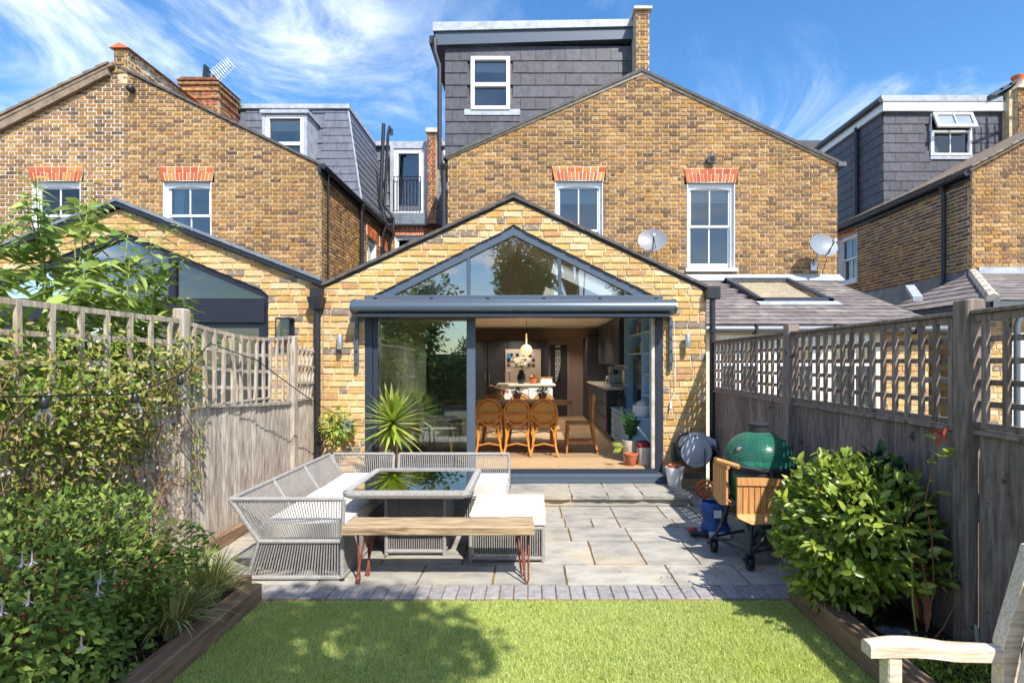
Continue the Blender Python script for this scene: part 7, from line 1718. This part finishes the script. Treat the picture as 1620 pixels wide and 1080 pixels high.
# blue shelving wall
bs=thing('blue_dresser','powder blue built-in dresser with open shelves and drawers on the right wall','dresser',(1.7,8.2,FZ))
obj('base_unit',MB().box(1.40,1.965,7.35,9.25,FZ+.06,.80).box(1.44,1.965,7.36,9.25,FZ,FZ+.06),M['cab_blue'],bs); obj('top',MB().bbox(1.375,1.966,7.33,9.27,.80,.835,.004),M['cab_blue'],bs)
for i in range(4):
    for (za,zb) in ((FZ+.09,.53),(.54,.785)):
        d_=obj('drawer',MB().bbox(1.378,1.399,7.38+.465*i,7.825+.465*i,za,zb,.003).box(1.371,1.377,7.43+.465*i,7.775+.465*i,za+.05,zb-.05),M['cab_blue'],bs); obj('handle',MB().tube([(1.355,7.54+.465*i,zb-.09),(1.355,7.67+.465*i,zb-.09)],.009,6),M['chrome'],d_)
for yq in (7.33,7.85,9.0,9.3): obj('upright',MB().box(1.62,1.965,yq,yq+.035,.836,2.44),M['cab_blue'],bs)
obj('back_panel',MB().box(1.945,1.966,7.366,9.3,.836,2.44),M['cab_blue'],bs)
for (ya,yb,zs_) in ((7.366,7.849,(1.12,1.42,1.72,2.02,2.3)),(7.886,8.999,(1.72,2.02,2.3)),(9.036,9.299,(1.2,1.5,1.8,2.1))):
    for z_ in zs_: obj('shelf',MB().box(1.63,1.944,ya,yb,z_,z_+.025),M['cab_blue'],bs)
obj('cornice',MB().bbox(1.60,1.966,7.30,9.34,2.40,2.455,.006),M['cab_blue'],bs)
tv=thing('television','black flat television standing in the blue dresser','television',(1.75,8.45,.836)); obj('screen',MB().bbox(1.70,1.74,7.92,8.97,.95,1.66,.004),M['screen'],tv); obj('stand',MB().box(1.68,1.80,8.3,8.6,.836,.852).box(1.715,1.735,8.42,8.48,.852,.95),M['black'],tv)
def book(y,z,h,w,m,lab): 
    o=thing('shelf_ornament',lab,'ornament',(1.75,y,z)); obj('body',MB().bbox(1.68,1.82,y,y+w,z,z+h,.004),m,o); obj('trim',MB().box(1.678,1.6795,y+.1*w,y+.9*w,z+h*.7,z+h*.8),M['paper'],o)
for a in ((7.42,1.446,.20,.05,M['red'],'red book upright on the blue dresser shelf'),(7.52,1.146,.17,.12,M['oak'],'wooden frame on the lower narrow shelf'),(7.45,1.746,.24,.03,M['cloth_red'],'slim maroon book on the narrow upper shelf'),(8.1,1.746,.16,.20,M['paper'],'pale lantern box on the shelf above the television'),(8.4,2.046,.12,.14,M['orange'],'orange bowl-shaped box on the upper wide shelf'),(8.2,2.046,.24,.18,M['photo_b'],'dark picture frame on the upper wide shelf'),(8.65,1.746,.09,.10,M['leaf_ground'],'green jar on the shelf above the television')): book(*a)
nbk=thing('white_basket','soft white basket on the dresser top beside the television','basket',(1.55,7.55,.836)); obj('body',MB().lathe([(.10,0),(.12,.02),(.13,.16),(.12,.16)],(1.56,7.56,.836),18),M['pot_white'],nbk,smooth=True); obj('cloth',MB().sphere((1.56,7.56,1.0),.09,12,8,(1,1,.7)),M['cushion'],nbk,smooth=True)
for k,(x,y,h) in enumerate(((1.50,9.05,.24),(1.56,9.12,.30))):
    o=thing('glass_bottle',('short clear bottle at the far end of the dresser top','tall clear bottle at the far end of the dresser top')[k],'bottle',(x,y,.836)); obj('body',MB().lathe([(.035,0),(.04,.01),(.04,h*.6),(.014,h*.8),(.014,h)],(x,y,.836),14),M['glass_bulb'],o,smooth=True); obj('stopper',MB().lathe([(.012,h),(.016,h+.03)],(x,y,.836),10),M['oak'],o)
# pots by the door
tp=pot('terracotta_pot',(1.32,7.10,FZ),.062,.088,.16,M['terracotta'],'small terracotta pot just inside the right door jamb',rim=.006)
zp=pot('cream_pot',(1.36,7.36,FZ),.09,.11,.30,M['pot_cream'],'woven cream pot holding the dark leafy houseplant',cat='potted plant')
r=np.random.default_rng(77)
for k in range(7):
    a=r.uniform(2,5.2); e=(1.36+.18*math.cos(a)*r.uniform(.4,1),7.36+.16*math.sin(a),FZ+.30+r.uniform(.25,.5)); b=(1.36,7.36,FZ+.28)
    st_=obj('stalk',MB().tube([b,e],[.008,.004],6),M['leaf_house'],zp)
    for q in range(6):
        t=.25+.125*q
        for s_ in (-1,1): 
            p=np.array(b)+(np.array(e)-np.array(b))*t; foliage('leaf',zp,p[None],np.array([[s_*.7+.1,-.4,.45]]),np.array([[0,-1,.6]]),np.array([.085]),tmpl(.42,.06,.1),M['leaf_house'],1)
bk_=pot('storage_basket',(1.52,7.16,FZ),.10,.115,.24,M['pot_cream'],'cream basket stuffed with a dark red cloth by the door jamb',cat='basket',soil=False); obj('cloth',MB().sphere((1.50,7.15,FZ+.25),.10,12,8,(1,1,.75)),M['cloth_red'],bk_,smooth=True); obj('handle',MB().bar((1.42,7.14,FZ+.5),(1.60,7.16,FZ+.28),.02,.02),M['white'],bk_)
yp=thing('yellow_plant','bright yellow-green palm leaf leaning out by the terracotta pot','potted plant',(1.2,7.12,FZ))
obj('stalk',MB().tube([(1.32,7.10,FZ+.14),(1.25,7.05,FZ+.26),(1.12,7.0,FZ+.24)],.005,5),M['stem_green'],yp)
A=[]; 
for k in range(9): A.append((1.20-.012*k,7.02,FZ+.25))
A=np.array(A); foliage('leaf',yp,A,np.stack([-.5+0*A[:,0],-.2+0*A[:,0],np.array([1,-1]*5)[:9]*.8],1),np.tile([0,-1,.3],(9,1)),np.full(9,.09),tmpl(.25,.05,.1),M['leaf_yucca'],9)

# recessed ceiling downlights, switched on
for k,(x,y) in enumerate(((-1.7,11.0),(-.35,11.0),(.95,11.0),(-1.7,12.6),(-.35,12.6),(.95,12.6))):
    t=thing('ceiling_downlight',('lit recessed downlight nearest the left side of the front kitchen row','lit recessed downlight in the middle of the front kitchen row','lit recessed downlight above the dark units, front row','lit recessed downlight at the left of the back kitchen row','lit recessed downlight in the middle of the back kitchen row','lit recessed downlight above the dark units, back row')[k],'downlight',(x,y,2.46))
    obj('trim',MB().lathe([(.034,-.006),(.045,-.006),(.045,0),(.034,0)],(x,y,2.459),16),M['white'],t)
    obj('lens',MB().lathe([(.033,-.004),(.001,-.0035)],(x,y,2.459),16),M['lampshade'],t)
    ld=bpy.data.lights.new('downlight_beam','SPOT'); ld.energy=27; ld.spot_size=R(130); ld.spot_blend=.6; ld.color=(1,.86,.70); ld.shadow_soft_size=.05
    lo_=bpy.data.objects.new('downlight_beam',ld); COL.objects.link(lo_); lo_.parent=t; lo_.location=(0,0,-.03)
